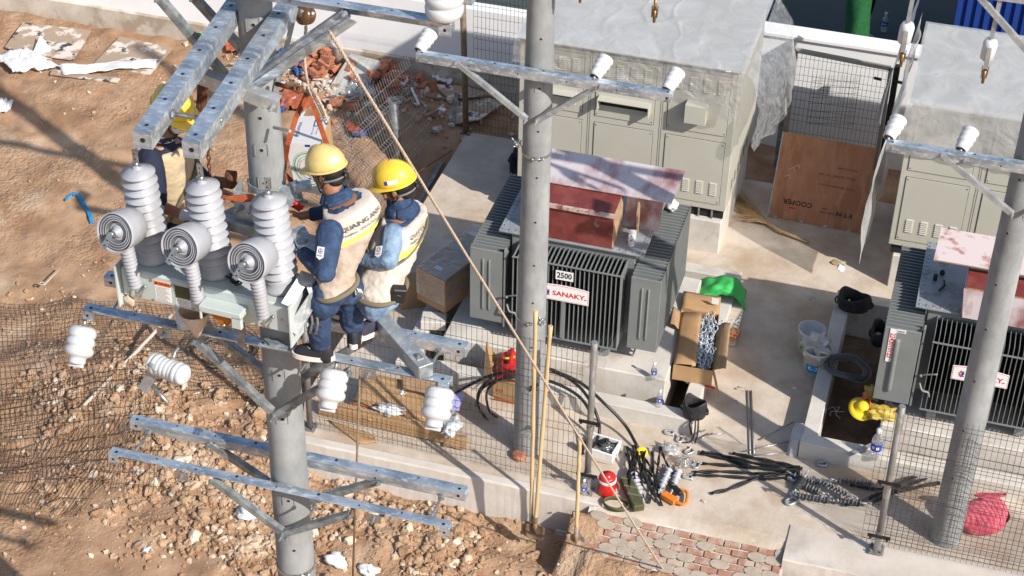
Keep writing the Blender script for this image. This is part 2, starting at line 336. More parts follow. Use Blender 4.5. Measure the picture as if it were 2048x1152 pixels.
def build_ground():
    nx, ny = 440, 300; x0, x1, y0, y1 = -17.5, 4.2, 7.6, 20.98
    b = MB()
    b.grid(lambda u, v: (x0+(x1-x0)*u, y0+(y1-y0)*v, ground_h(x0+(x1-x0)*u, y0+(y1-y0)*v)), nx, ny)
    m = mat('clay_soil', (.265,.15,.083), .95, 0, (.41,.26,.16), 2.3, detail=13, lo=.36, hi=.62, c3=(.45,.325,.22), s3=1.1, lo3=.56, hi3=.68)
    n = m.node_tree; bs = n.nodes['Principled BSDF']; tc = n.nodes['Texture Coordinate']
    prev = None
    tm = n.nodes.new('ShaderNodeTexNoise'); tm.inputs['Scale'].default_value = .9; tm.inputs['Detail'].default_value = 5; n.links.new(tc.outputs['Object'], tm.inputs['Vector'])
    mr = n.nodes.new('ShaderNodeMapRange'); mr.inputs[1].default_value = .42; mr.inputs[2].default_value = .60; mr.inputs[3].default_value = .22; mr.inputs[4].default_value = 1; n.links.new(tm.outputs[0], mr.inputs[0])
    for kind, sc, dist in (('N', 9, .030), ('V', 22, .014), ('V', 60, .006), ('N', 110, .003)):
        t = n.nodes.new('ShaderNodeTexNoise' if kind == 'N' else 'ShaderNodeTexVoronoi'); t.inputs['Scale'].default_value = sc
        if kind == 'N': t.inputs['Detail'].default_value = 7
        n.links.new(tc.outputs['Object'], t.inputs['Vector'])
        bp = n.nodes.new('ShaderNodeBump'); bp.inputs['Distance'].default_value = dist; n.links.new(mr.outputs[0], bp.inputs['Strength'])
        if kind == 'V': bp.invert = True
        n.links.new(t.outputs[0], bp.inputs['Height'])
        if prev: n.links.new(prev, bp.inputs['Normal'])
        prev = bp.outputs[0]
    n.links.new(prev, bs.inputs['Normal']); M['soil'] = m
    tag(b.build('ground', 'soil', origin=(0,0,0)), kind='structure')
    b = MB(); b.add([(-150,-60,-1.6),(150,-60,-1.6),(150,200,-1.6),(-150,200,-1.6)], [(0,1,2,3)])
    b.add([(-17.5,7.6,-1.6),(4.2,7.6,-1.6),(4.2,7.6,-.42),(-17.5,7.6,-.42)], [(0,1,2,3)])
    tag(b.build('terrain', 'soil', origin=(0,0,0)), kind='structure')
build_ground()

def slab():
    b = MB(); T = -.5
    def blk(x0, y0, x1, y1, z1=0, z0=T, mi=0): b.box((x0,y0,z0), (x1,y1,z1), mi)
    left = [(-5.98,13.22),(-5.36,13.22),(-5.36,19.6)] + [(-6.16+.035*vn(0,y*2.3)*2, y) for y in (19.6,19.2,18.7,18.1,17.5,16.9,16.3,15.7,15.0,14.3,13.8)]
    b.prism(left, -T, Matrix.Translation((0,0,T)))
    blk(-5.36,13.22,-5.34+.02,14.45)
    blk(-5.32,13.22,3.4,14.45); blk(-5.36,17.28,3.4,19.6); blk(-2.03,14.45,-.9,17.28); 
    o = b.build('floor_slab', 'slab', origin=(0,0,0)); tag(o, kind='structure')
    b = MB()
    # edge beam under the left fence: top, slightly sloping front face
    def beam(xa, xb, yf, zt, seed):
        n = 60
        prof = [(13.215, -.6), (13.215, zt), (yf, zt-.004), (yf-.015, zt-.02), (yf-.09, -.62)]
        vs = []; fs = []
        for i in range(n+1):
            x = xa+(xb-xa)*i/n
            for j, (y, z) in enumerate(prof):
                w = .012*vn(x*2.2, seed, j*.7) + .006*vn(x*9, seed, j)
                vs.append((x, y+(w if j > 1 else 0), z+(w*.5 if j in (2,3) else 0)))
        for i in range(n):
            for j in range(4): fs.append((i*5+j, i*5+j+1, (i+1)*5+j+1, (i+1)*5+j))
        fs += [(4,3,2,1,0), tuple(n*5+j for j in range(5))]
        b.add(vs, fs, 0, False)
    beam(-5.99, -2.72, 13.13, 0, 1.3); 
    o = b.build('edge_beam', 'plinth'); tag(o, 'long pale concrete edge beam under the left mesh fence', 'concrete beam')
    b = MB(); beam(-.80, 3.4, 12.92, .014, 5.1)
    b.box((-.80,13.215,.0),(3.4,13.40,.014))
    o = b.build('edge_beam', 'plinth'); tag(o, 'concrete edge beam at the bottom right corner under the right mesh fence', 'concrete beam')
    # concrete skirt between
    b = MB(); b.grid(lambda u, v: (-2.72+1.93*u, 13.22-.20*v, -.004-.05*v*v+.012*vn(u*5, v*4)), 30, 6)
    tag(b.build('pavement', 'slab', origin=(0,0,0)), kind='structure')
    # brick paver ramp
    b = MB(); rnd = random.Random(3)
    for r in range(15):
        y = 13.03-.075*r; z = -.055-.030*r
        x = -2.76 + (.09 if r % 2 else 0) + (.02*r if r > 9 else 0)
        while x < -.80:
            w = .17; x2 = min(x+w, -.80)
            if x2-x > .04:
                g = rnd.random() < .30
                if g:
                    n = 11; cx, cy = (x+x2)/2, y
                    poly = [((x2-x)/2*1.12*math.cos(2*PI*k/n)*(1+.14*rnd.random()), .047*math.sin(2*PI*k/n)*(1+.2*rnd.random())) for k in range(n)]
                    b.prism(poly, .07, Matrix.Translation((cx,cy,z-.045)) @ Matrix.Rotation(.38, 4, 'X'), 1)
                else:
                    tw = rnd.uniform(-.02,.02)
                    b.box((-(x2-x)/2+.006,-.033,0), ((x2-x)/2-.006,.033,.066), 0, Matrix.Translation(((x+x2)/2,y,z-.05)) @ Matrix.Rotation(.38+tw,4,'X') @ Matrix.Rotation(tw,4,'Z'))
            x = x2 if x2-x > .04 else x2+.1
    b.grid(lambda u, v: (-2.8+2.02*u, 13.10-1.15*v, -.030-.46*v+.018*fbm(u*14, v*9, 3)), 90, 50, 2)
    tag(b.build('path', ['paver','paverg','kerb'], origin=(0,0,0), bevel=.006), kind='structure')
slab()

def pit(x0, x1, y0, y1, t, zt, label, skip=()):
    b = MB()
    def wavy(a, c):
        b.box(a, c)
    b.box((x0,y0,-.45),(x1,y0+t,zt)); b.box((x0,y1-t,-.45),(x1,y1,zt))
    b.box((x0,y0+t,-.45),(x0+t,y1-t,zt)); b.box((x1-t,y0+t,-.45),(x1,y1-t,zt))
    tag(b.build('pit_kerb', 'kerb', bevel=.008), label, 'kerb')
    b = MB(); b.grid(lambda u, v: (x0+t+(x1-x0-2*t)*u, y0+t+(y1-y0-2*t)*v, -.30+.03*fbm(u*6, v*6)), 40, 40)
    tag(b.build('ground', 'earthdark', origin=(0,0,0)), kind='structure')
pit(-5.36, -2.03, 14.45, 17.28, .17, .20, 'low concrete kerb around the pit of the transformer marked 2500')
pit(-.90, 3.4, 14.45, 17.28, .17, .20, 'low concrete kerb around the pit of the right transformer')
def foot(x0, x1, y0, y1, z, name, label, cat):
    b = MB(); b.box((x0,y0,-.45),(x1,y1,z)); tag(b.build(name, 'kerb', bevel=.012), label, cat)
foot(-4.93, -2.42, 14.82, 16.75, .37, 'transformer_plinth', 'pale concrete plinth carrying the transformer marked 2500', 'plinth')
foot(-.13, 3.0, 14.80, 16.75, .37, 'transformer_plinth', 'concrete plinth carrying the right transformer', 'plinth')
foot(-4.9, -2.41, 17.83, 19.62, .46, 'cabinet_plinth', 'concrete plinth under the wide beige cabinet in the middle', 'plinth')
foot(-.37, 2.5, 17.80, 19.58, .46, 'cabinet_plinth', 'concrete plinth under the beige cabinet at the right', 'plinth')

# ---- boundary wall
def wall():
    t = thing('boundary_wall', (-6, 21, -.4), 'white painted boundary wall running behind the cabinets', 'wall')
    b = MB(); b.box((-30,20.9,-.6),(-3.5,21.12,1.12)); b.box((-3.5,20.9,-.6),(12,21.12,1.42)); b.build('wall_face', 'wall', t)
    b = MB()
    for i in range(110):
        x = -26+i*.2; z0 = .21+.012*vn(x*1.7, 3)+.02*sstep(-9, -13, x); z1 = .21+.012*vn((x+.2)*1.7, 3)+.02*sstep(-9, -13, x+.2)
        b.add([(x,20.86,-.6),(x+.2,20.86,-.6),(x+.2,20.86,z1),(x,20.86,z0),(x+.2,20.899,z1+.02),(x,20.899,z0+.02)], [(0,1,2,3),(3,2,4,5)])
    b.build('base_strip', 'wallbase', t)
    b = MB(); b.box((-3.5,20.86,1.42),(12,21.16,1.47)); b.build('coping', 'wall', t, bevel=.005)
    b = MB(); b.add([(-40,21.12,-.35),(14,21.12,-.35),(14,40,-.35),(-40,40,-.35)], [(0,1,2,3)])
    M['yardf_shaded'] = mat('yard_floor', (.050,.066,.062), .85, 0, (.062,.078,.072), 1.2)  # floor colour darkened to stand in for the shade over the yard
    tag(b.build('yard_floor', 'yardf_shaded', origin=(0,0,0)), kind='structure')
    b = MB()
    for i in range(40):
        x = -.2+i*.13; b.box((x,23.5,-.35),(x+.065,23.53,1.9)); b.box((x+.065,23.53,-.35),(x+.13,23.56,1.9))
    b.box((-.2,23.56,-.35),(5,25.5,1.9))
    tag(b.build('shipping_container', 'bluec'), 'blue corrugated container beyond the boundary wall', 'container')
wall()

# ---- rubble: clods of dug clay
def clod(b, c, r, seed, n=1, mi=0):
    if r > .022 and n < 2: n = 2
    bm = bmesh.new(); bmesh.ops.create_icosphere(bm, subdivisions=n, radius=1)
    rnd = random.Random(seed); sx, sy, sz = rnd.uniform(.75,1.3), rnd.uniform(.7,1.1), rnd.uniform(.55,.9); R = Euler((rnd.uniform(0,6),rnd.uniform(0,6),rnd.uniform(0,6))).to_matrix()
    vs = []
    for v in bm.verts:
        d = v.co.copy(); q = 1+.55*mnoise.noise(d*1.3+Vector((seed*1.7,0,0)))+.22*mnoise.noise(d*3.4+Vector((0,seed*.7,0)))
        p = R @ Vector((d.x*q*sx, d.y*q*sy, d.z*q*sz)); vs.append((c[0]+p.x*r, c[1]+p.y*r, c[2]+p.z*r*.85))
    b.add(vs, [tuple(v.index for v in f.verts) for f in bm.faces], mi, False); bm.free()
M['clod'] = mat('dry_clod', (.42,.285,.18), .95, 0, (.33,.19,.105), 5, lo=.4, hi=.6, bump=.012, bscale=38, c3=(.53,.41,.30), s3=1.7, lo3=.52, hi3=.66)
M['stone'] = mat('pale_stone', (.62,.52,.42), .95, 0, (.52,.38,.26), 6, bump=.008, bscale=40)
def rubble():
    b = MB(); rnd = random.Random(11); n = 0
    while n < 9000:
        x = rnd.uniform(-10.5, -2.0); y = rnd.uniform(9.8, 15.2)
        if x > -6.05 and y > 13.05: continue
        if x > -2.8 and y > 12.2: continue
        d = .10
        d += 1.0*math.exp(-(((x+6.6)/1.5)**2+((y-12.6)/1.1)**2))
        d += .8*math.exp(-(((x+4.3)/1.7)**2+((y-12.3)/.75)**2))
        d += .45*math.exp(-(((x+8.3)/1.6)**2+((y-13.3)/1.0)**2))
        if y+.10*x < 10.6: d *= .22
        d *= .25+1.2*max(0, fbm(x*1.3, y*1.3, 3, 2)+.35)
        if rnd.random() > d: continue
        r = .006+.034*rnd.random()**3.4 + (.05*rnd.random()**5 if d > .45 else 0)
        clod(b, (x, y, ground_h(x, y)+r*.12), r, n*.37, 1, 1 if rnd.random() < .14 else 0); n += 1
    for _ in range(120):
        x = rnd.gauss(-6.1, 1.5); y = rnd.gauss(12.3, .75)
        if (x > -6.0 and y > 12.95) or x > -2.8 or y < 10.9: continue
        r = .03+.05*rnd.random()**2; clod(b, (x, y, ground_h(x, y)+r*.05), r, n*.43, 2); n += 1
    for _ in range(5200):
        x = rnd.uniform(-16, -6.3); y = rnd.uniform(12, 20.6); r = .005+.022*rnd.random()**5
        if fbm(x*1.3, y*1.3, 2, 6) < .0 and rnd.random() < .75: continue
        clod(b, (x, y, ground_h(x, y)+r*.3), r, n*.41, 1, 1 if rnd.random() < .2 else 0); n += 1
    for _ in range(900):
        x = rnd.gauss(-8.2, 1.0); y = 20.75-abs(rnd.gauss(0, .55)); r = .008+.05*rnd.random()**3
        if x > -6.3 and y < 19.7: continue
        clod(b, (x, y, ground_h(x, y)+r*.4), r, n*.47, 1, rnd.choice((0,1,1,2,3))); n += 1
    tag(b.build('clay_rubble', ['clod','stone','brick','kerb'], origin=(0,0,0)), 'loose broken clods of tan clay spread around the pole foot', 'rubble', kind='stuff')
    big = [(310,880,.10),(905,990,.11),(255,700,.07),(325,900,.09),(300,985,.075),(505,940,.08),(135,880,.06),(235,835,.05),(310,1000,.06),(455,915,.06),(700,940,.05),(345,740,.06),(395,725,.06),(770,1000,.055),(830,980,.05),(415,800,.07),(330,770,.06),(240,960,.05),(545,935,.06),(640,1010,.055),(780,935,.05),(960,1085,.06),(410,1010,.06),(215,945,.045),(360,910,.06),(500,985,.055),(60,1010,.04),(300,1105,.04),(440,820,.075),(470,870,.08),(395,850,.07),(350,830,.07),(430,905,.06),(480,790,.06),(520,820,.06),(570,900,.05)]
    for i, (x, y, r) in enumerate(big):
        p = G(x, y, -.4); p.z = ground_h(p.x, p.y)+r*.3; q = MB(); clod(q, p, r, i*3.1+1, 3)
        tag(q.build('clay_lump', 'clod'), 'tan lump of dug clay larger than the rubble around it', 'clay lump', 'large clay lumps in the rubble')
    for i, (x, y, r) in enumerate([(875,1030,.05),(190,1010,.03),(700,1085,.05),(1180,690,.03),(90,760,.03),(330,200,.035),(210,180,.03)]):
        p = G(x, y, -.35)
        if p.x > -6 and p.y > 13: continue
        p.z = ground_h(p.x, p.y)+r*.4; q = MB(); clod(q, p, r, i*5.1+3, 2, 0)
        tag(q.build('stone', 'stone'), 'pale stone lying alone on the brown soil', 'stone', 'pale stones on the soil')
rubble()
# ================================================================ TRANSFORMERS
def transformer(dx, label, second=False):
    t = thing('transformer', (-3.6+dx, 15.7, .37), label, 'transformer')
    Y0 = 14.97 if not second else 14.92
    b = MB(); b.box((-4.28+dx,15.22,.58),(-2.92+dx,16.42,1.64)); b.build('tank', 'grey', t, bevel=.01)
    b = MB()
    for x in (-4.05,-3.15): b.box((x-.05+dx,15.0,.40),(x+.05+dx,16.6,.50)); 
    for y in (15.4, 16.2): b.box((-4.3+dx,y-.05,.50),(-2.9+dx,y+.05,.585))
    b.build('skid_frame', 'grey', t)
    # side radiator banks: fins stacked along Y, flat embossed front face
    for (xa, xb) in ((-4.665,-4.30),(-2.90,-2.575)):
        out = xa if xa < -4 else xb
        xi = xb if xa < -4 else xa
        b = MB(); z0, z1 = .60, 1.535; n = 27; y = Y0
        for k in range(n):
            yy = Y0+.01+k*.0565
            if k > 0: b.box((min(out,xi)+dx, yy, z0), (max(out,xi)+dx, yy+.014, z1))
            b.box((min(out,xi)+.02+dx, yy+.014, z0+.03), (max(out,xi)-.02+dx, yy+.0565, z1-.045), 1)
        xo = out+dx; s = -1 if xa < -4 else 1
        b.box((min(xo, xo-s*.006), Y0+.02, z0), (max(xo, xo-s*.006), Y0+.01+n*.0565, z0+.012)); b.box((min(xo, xo-s*.006), Y0+.02, z1-.012), (max(xo, xo-s*.006), Y0+.01+n*.0565, z1))
        b.build('radiator_bank', ['grey','grey'], t)
        b = MB(); b.box((xa+dx,Y0-.012,z0),(xb+dx,Y0+.01,z1))
        m = (xa+xb)/2+dx
        for q in ((-.035,.035) if not second or xa > -4 else (-.04,)):
            w = .012 if not (second and xa < -4) else .03
            b.tube([(m+q,Y0-.010,z0+.14),(m+q,Y0-.016,z0+.18),(m+q,Y0-.016,z1-.16),(m+q,Y0-.010,z1-.12)], w, 8)
        b.build('end_panel', 'grey', t, bevel=.004)
    # front bank: fins stacked along X
    b = MB(); n = 25; x0, x1 = -4.17, -3.0; z0, z1 = .585, 1.565
    for k in range(n):
        x = x0+(x1-x0)*k/(n-1)+dx; b.box((x-.0035,14.90,z0),(x+.0035,15.215,z1))
    b.build('front_fins', 'grey', t)
    for z in ((z0+.006, z1-.006) if not second else (z0+.006, z1-.10)):
        b = MB(); b.box((x0-.01+dx,14.888,z-.007),(x1+.01+dx,14.902,z+.007)); b.build('fin_rail', 'grey', t)
    if not second: b = MB(); b.bar((-3.60+dx,14.885,.62),(-3.60+dx,14.885,1.28),.04,.02,(0,1,0)); b.build('sign_bar', 'grey', t)
    b = MB(); b.box((x0+.01+dx,15.205,z0+.02),(x1-.01+dx,15.218,z1-.05)); b.build('fin_backing', 'black', t)
    b = MB(); b.prism([(0,0),(.0,1.0),(.05,1.02),(.12,.93),(.02,.30)], .02, frame((-4.285+dx,14.95,.56),(.0,1,0),(0,0,1)))
    b.build('guard_plate', 'grey', t)
    # lid
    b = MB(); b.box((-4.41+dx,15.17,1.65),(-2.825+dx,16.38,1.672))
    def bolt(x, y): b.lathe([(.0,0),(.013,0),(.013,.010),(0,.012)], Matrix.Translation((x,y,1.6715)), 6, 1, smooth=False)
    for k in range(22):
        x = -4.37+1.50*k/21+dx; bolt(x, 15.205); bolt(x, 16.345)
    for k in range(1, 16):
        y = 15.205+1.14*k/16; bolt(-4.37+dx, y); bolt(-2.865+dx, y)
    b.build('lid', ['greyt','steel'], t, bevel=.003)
    # nameplates
    if not second:
        o = PY(1112,541,14.878); q = PY(1146,563,14.878); c = (o+q)/2; b = MB()
        w = .19; h = .115; T = frame((c.x,14.882,c.z),(1,0,0),(0,0,1))
        b.box((-w/2,-h/2,0),(w/2,h/2,.006),0,T); b.box((-w/2-.006,-h/2-.006,-.004),(w/2+.006,h/2+.006,.002),1,T)
        b.text('2500', .10, T @ Matrix.Translation((0,0,.008)), 1, .0022, .82)
        b.build('rating_plate', ['paper','inkk'], t)
        c = PY(1130,589,14.876); w, h = .54, .185; c.x -= .0; name_c = (c.x, c.z)
    else:
        c = PY(1962,754,14.876); name_c = (c.x, c.z); w, h = .56, .17
        c2 = PY(1772,695,Y0-.016); b = MB(); T = frame((c2.x+.045,Y0-.016,c2.z+.04),(0,0,-1),(1,0,0))
        b.box((-.21,-.032,0),(.21,.032,.004),0,T); b.text('2243010123', .074, T @ Matrix.Translation((0,0,.006)), 1, .0016, .86)
        T2 = frame((c2.x+.125,Y0-.016,c2.z+.235),(1,0,0),(0,0,1)); b.box((-.045,-.02,0),(.045,.02,.004),0,T2)
        for k in range(9): b.box((-.036+k*.008,-.012,.004),(-.032+k*.008,.008,.005),2,T2)
        b.build('serial_label', ['paper','inkr','inkk'], t)
    T = frame((name_c[0]-.01, 14.876, name_c[1]), (1,0,0), (0,0,1)); b = MB()
    def plate(s, d, z):
        top = [(x*s, (.5*h+.022*(1-(2*x/w)**2))*d) for x in [w/2-w*k/10 for k in range(11)]]; return [(-w/2*s,-h/2*d),(w/2*s,-h/2*d)] + top
    b.prism(plate(1,1,0), .006, T); b.prism(plate(.975,.90,0), .002, T @ Matrix.Translation((0,0,.0055)), 1); b.prism(plate(.96,.86,0), .002, T @ Matrix.Translation((0,0,.0065)))
    tt = T @ Matrix.Translation((.055,-.012,.0105)) @ Matrix.Shear('XY', 4, (.25, 0)) if False else T @ Matrix.Translation((.05,.0,.0105))
    b.text('SANAKY', .082, tt, 1, .0018, 1.12)
    for s in (-1, 1):
        b.prism([(-.03,0),(-.012,0),(.012,.036*s),(-.006,.036*s)], .002, T @ Matrix.Translation((-.185,.004*s,.009)), 1)
        b.prism([(.0,0),(.016,0),(.036,.03*s),(.020,.03*s)], .002, T @ Matrix.Translation((-.19,.004*s,.009)), 2)
    b.prism([(.012*math.cos(k*PI/4),.012*math.sin(k*PI/4)) for k in range(8)], .002, T @ Matrix.Translation((-.165,.004,.0105)), 2)
    b.prism([(-.018,0),(0,-.007),(.018,0),(0,.007)], .002, T @ Matrix.Translation((.235,-.02,.009)), 3)
    b.build('maker_plate', ['paper','inkr','inkb','ink'], t)
    # valve brackets
    b = MB(); b.tube(bez([(x0-.06+dx,14.90,1.02),(x0-.02+dx,14.88,1.05),(x0+.10+dx,14.86,1.10)], 4), .009, 6)
    b.tube(bez([(x0-.06+dx,14.90,.92),(x0-.02+dx,14.86,.86),(x0+.04+dx,14.87,.84),(x0+.06+dx,14.88,.78)], 5), .012, 6)
    b.ball((x0-.06+dx,14.89,1.02), .018); b.build('drain_valve', 'grey', t)
    return t
T1 = transformer(0, 'grey oil transformer with the 2500 plate and a red plywood cover on its lid')
T2 = transformer(4.41, 'grey oil transformer at the right edge with a red serial number label on its side', True)

def panel(b, p, q, r, th, mi=0, me=None):      # plate spanned by p->q and p->r, thickness th
    p, q, r = Vector(p), Vector(q), Vector(r); n = (q-p).cross(r-p).normalized()*th/2; s = q+(r-p)
    vs = [v-n for v in (p,q,s,r)] + [v+n for v in (p,q,s,r)]
    b.add(vs, [(3,2,1,0),(4,5,6,7)], mi); b.add(vs, [(0,1,5,4),(1,2,6,5),(2,3,7,6),(3,0,4,7)], me if me is not None else mi)
M['redp3'] = mat('scuffed_lip', (.50,.38,.34), .7, 0, (.22,.07,.06), 12, lo=.5, hi=.62)
def cover1():
    t = thing('plywood_cover', (-3.5,15.6,1.672), 'dark red plywood hood with a washed out roof board on the 2500 transformer', 'plywood cover')
    z0 = 1.673; zt = 2.09
    b = MB(); panel(b, (-4.02,15.2,z0), (-3.175,15.2,z0), (-4.02,15.2,zt), .016, 0, 1); b.build('front_panel', ['red','edge'], t)
    b = MB(); panel(b, (-4.04,15.17,zt+.01), (-3.17,15.17,zt+.01), (-4.04,15.68,zt+.06), .016, 0, 1)
    b.box((-4.05,15.155,zt-.01),(-3.17,15.19,zt+.03), 2); b.build('top_panel', ['red','edge','redp3'], t)
    b = MB(); panel(b, (-3.18,15.21,z0), (-3.18,15.62,z0), (-3.18,15.21,zt-.005), .018, 1, 1); b.build('side_panel', ['red','edge'], t)
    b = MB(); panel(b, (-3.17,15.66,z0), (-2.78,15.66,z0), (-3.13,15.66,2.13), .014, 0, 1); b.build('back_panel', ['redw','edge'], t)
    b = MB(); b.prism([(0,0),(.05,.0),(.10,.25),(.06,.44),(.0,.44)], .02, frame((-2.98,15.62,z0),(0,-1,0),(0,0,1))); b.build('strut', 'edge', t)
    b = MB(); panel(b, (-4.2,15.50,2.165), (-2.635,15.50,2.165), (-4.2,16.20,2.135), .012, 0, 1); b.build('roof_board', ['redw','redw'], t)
cover1()
def cover2():
    t = thing('plywood_cover', (1,15.6,1.672), 'red and pale plywood hood on the right transformer behind the leaning pole', 'plywood cover')
    z0 = 1.673
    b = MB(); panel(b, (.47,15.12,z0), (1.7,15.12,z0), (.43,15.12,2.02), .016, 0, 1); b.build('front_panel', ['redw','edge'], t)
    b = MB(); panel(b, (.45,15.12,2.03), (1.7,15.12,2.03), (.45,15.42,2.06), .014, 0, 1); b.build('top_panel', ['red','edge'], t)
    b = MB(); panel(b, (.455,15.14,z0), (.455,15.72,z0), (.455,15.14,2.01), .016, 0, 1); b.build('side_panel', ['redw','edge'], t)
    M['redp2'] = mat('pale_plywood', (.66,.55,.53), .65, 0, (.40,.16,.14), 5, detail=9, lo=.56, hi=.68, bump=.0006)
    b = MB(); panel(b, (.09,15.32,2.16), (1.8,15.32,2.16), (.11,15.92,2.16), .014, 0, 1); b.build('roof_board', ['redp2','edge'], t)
cover2()
def valve():
    p = G(1265,480,1.69); b = MB(); 
    b.lathe([(0,0),(.035,0),(.035,.03),(.02,.035),(.02,.05),(.032,.055),(.032,.075),(.018,.075),(.018,.02)], axis((p.x,p.y-.07,1.675), (0,-.25,1)), 16)
    b.lathe([(.014,.0),(.03,.0),(.036,.015),(.03,.03),(.014,.03),(.014,0)], axis((p.x-.01,p.y-.01,1.74), (0,-.8,.6)), 16)
    b.box((p.x-.05,p.y+.02,1.674),(p.x+.02,p.y+.09,1.76)); b.ball((p.x-.02,p.y+.0,1.71), .035, 0, 10, 6, .4)
    b.tube([(p.x-.03,p.y+.03,1.74),(p.x-.10,p.y+.05,1.78)], .006, 6)
    b.build('sampling_valve', 'white', T1, bevel=.004)
    p = G(1343,418,1.55); q = MB(); q.ball((p.x,p.y,1.60), (.075,.07,.06), 0, 20, 12, .5)
    tag(q.build('white_rag', 'cloth'), 'bundled white rag lying on the radiator fins right of the plywood cover', 'rag')
    b = MB(); p = G(1876,560,1.68); b.tube([(p.x-.03,p.y,1.675),(p.x-.03,p.y,1.74)], .022, 10, 0); b.ball((p.x+.03,p.y+.12,1.70), (.03,.025,.03), 0, 10, 6, .5); b.tube([(p.x+.03,p.y-.2,1.69),(p.x+.08,p.y-.1,1.70),(p.x+.06,p.y,1.69)], .01, 6, 0)
    b.build('lid_fitting', 'black', T2)
valve()

# ================================================================ SWITCHGEAR CABINETS
def cabinet(x0, nb, yf, label, hoods):
    w = .862; x1 = x0+nb*w; z0, z1 = .60, 2.50; yb = yf+1.84
    t = thing('switchgear_cabinet', ((x0+x1)/2, yf+1.1, .46), label, 'electrical cabinet')
    b = MB(); b.box((x0,yf,z0),(x1,yb,z1)); b.build('body', 'cab', t, bevel=.006)
    b = MB(); b.box((x0-.03,yf-.03,z1),(x1+.03,yb+.03,z1+.04)); b.build('roof', 'cab', t, bevel=.004)
    b = MB()
    b.box((x0+.03,yf+.05,.461),(x1-.03,yf+.10,z0), 0); b.box((x0+.05,yf+.10,.461),(x0+.10,yb,z0), 0); b.box((x1-.10,yf+.10,.461),(x1-.05,yb,z0), 0)
    b.build('base_channel', 'black', t)
    for k in (1, 2, 3): b = MB(); b.box((x1-.16*k-.01,yf+.02,.462),(x1-.16*k+.01,yf+.045,z0-.002)); b.build('foot_plate', 'galvg', t)
    b = MB()
    for k in range(1, nb):
        for d in (-.012, .012): b.box((x0+k*w+d-.002,yf-.0025,z0+.01),(x0+k*w+d+.002,yf+.01,z1-.01))
    b.build('seam', 'cabd', t)
    def door(xa, xb, za, zb, lou):
        b = MB(); b.box((xa-.007,yf-.003,za-.007),(xb+.007,yf+.002,zb+.007), 1); b.box((xa,yf-.011,za),(xb,yf-.003,zb), 0)
        for (x, z) in ((xa+.02,za+.03),(xb-.02,za+.03),(xb-.02,zb-.03),(xa+.02,zb-.03)):
            b.lathe([(.008,0),(.008,.004),(0,.004)], axis((x,yf-.011,z), (0,-1,0)), 8, 1)
        d = b.build('door', ['cab','cabd'], t, bevel=.0015)
        for (lx, lz, n) in lou:
            b = MB()
            for k in range(n):
                z = lz-k*.026
                b.add([(lx,yf-.0115,z),(lx+.085,yf-.0115,z),(lx+.085,yf-.026,z-.016),(lx,yf-.026,z-.016),(lx,yf-.0115,z-.018),(lx+.085,yf-.0115,z-.018)], [(0,3,2,1),(3,4,5,2),(0,4,3),(1,2,5)], 0)
                b.add([(lx,yf-.0118,z-.0185),(lx+.085,yf-.0118,z-.0185),(lx+.085,yf-.0118,z-.0245),(lx,yf-.0118,z-.0245)], [(0,3,2,1)], 1)
            b.build('louvre', ['cab','cabd'], d)
    for k in range(nb):
        xa = x0+k*w+.075; xb = x0+(k+1)*w-.085
        lo = [(xa+.08+.165*j, .99, 7) for j in range(4)] if k != 1 or nb == 2 else []
        door(xa, xb, .69, 1.545, lo)
        door(xa, xb, 1.64, 2.42, [(xa+.07+.165*j, 2.36, 7) for j in range(4)])
    for (xa, xb, za, zb, open_) in hoods:
        b = MB(); y = yf-.012
        if open_:
            d = .13
            b.box((xa,y-d,zb-.012),(xb,y,zb)); b.box((xa,y-d,za),(xa+.012,y,zb-.012)); b.box((xb-.012,y-d,za),(xb,y,zb-.012))
            b.box((xa+.014,y-.004,za+.02),(xb-.014,y-.001,zb-.014), 1)
        else: b.box((xa,y-.14,za),(xb,y,zb))
        b.build('vent_hood', ['cab','black'], t, bevel=.003)
    if True:
        for k in range(6):
            b = MB(); y = yf+.25+k*.2
            for j in range(5): b.box((x1+.0005,y,.75+.03*j),(x1+.004,y+.11,.755+.03*j))
            b.build('side_louvre', 'cabd', t)
    return t
C1 = cabinet(-4.97, 3, 17.86, 'wide beige switchgear cabinet wrapped in clear film in the middle behind the 2500 transformer',
   [(-3.99,-3.37,1.78,1.93,True), (-2.95,-2.70,1.82,2.06,False), (-4.80,-4.25,1.80,1.92,True)])
C2 = cabinet(-.435, 3, 17.80, 'beige switchgear cabinet with filmed roof at the upper right', [])

# film sheets
def sheet(name, fn, nu, nv, m, label, cat, parent=None, split=0):
    b = MB(); b.grid(fn, nu, nv)
    if split: b.mi = [1 if (k//nu)/nv >= split else 0 for k in range(nu*nv)]; m = [m, 'film']
    o = b.build(name, m, parent)
    if label: tag(o, label, cat)
    return o
def film1(u, v):
    x = -5.03+2.72*u; n = fbm(x*1.7, v*4, 3, 1); r = abs(vn(x*1.6+2.2*v, v*3.5-x, 5))
    if v < .68:
        y = 19.74-1.91*(v/.68); return (x, y, 2.548+.006*abs(n)+.022*max(0, 1-r/.05)*max(0,fbm(x,y,2,8)+.2))
    q = (v-.68)/.32; L = .30+.22*abs(vn(x*1.3, 3))+.25*sstep(-2.9, -2.4, x)
    return (x, 17.815-.03-.05*q*abs(n)-.10*q*sstep(-3.2,-2.4,x), 2.545-L*q)
sheet('plastic_sheet', film1, 160, 110, 'filmt', 'milky plastic sheet draped over the roof of the wide middle cabinet', 'plastic sheet', split=.68)
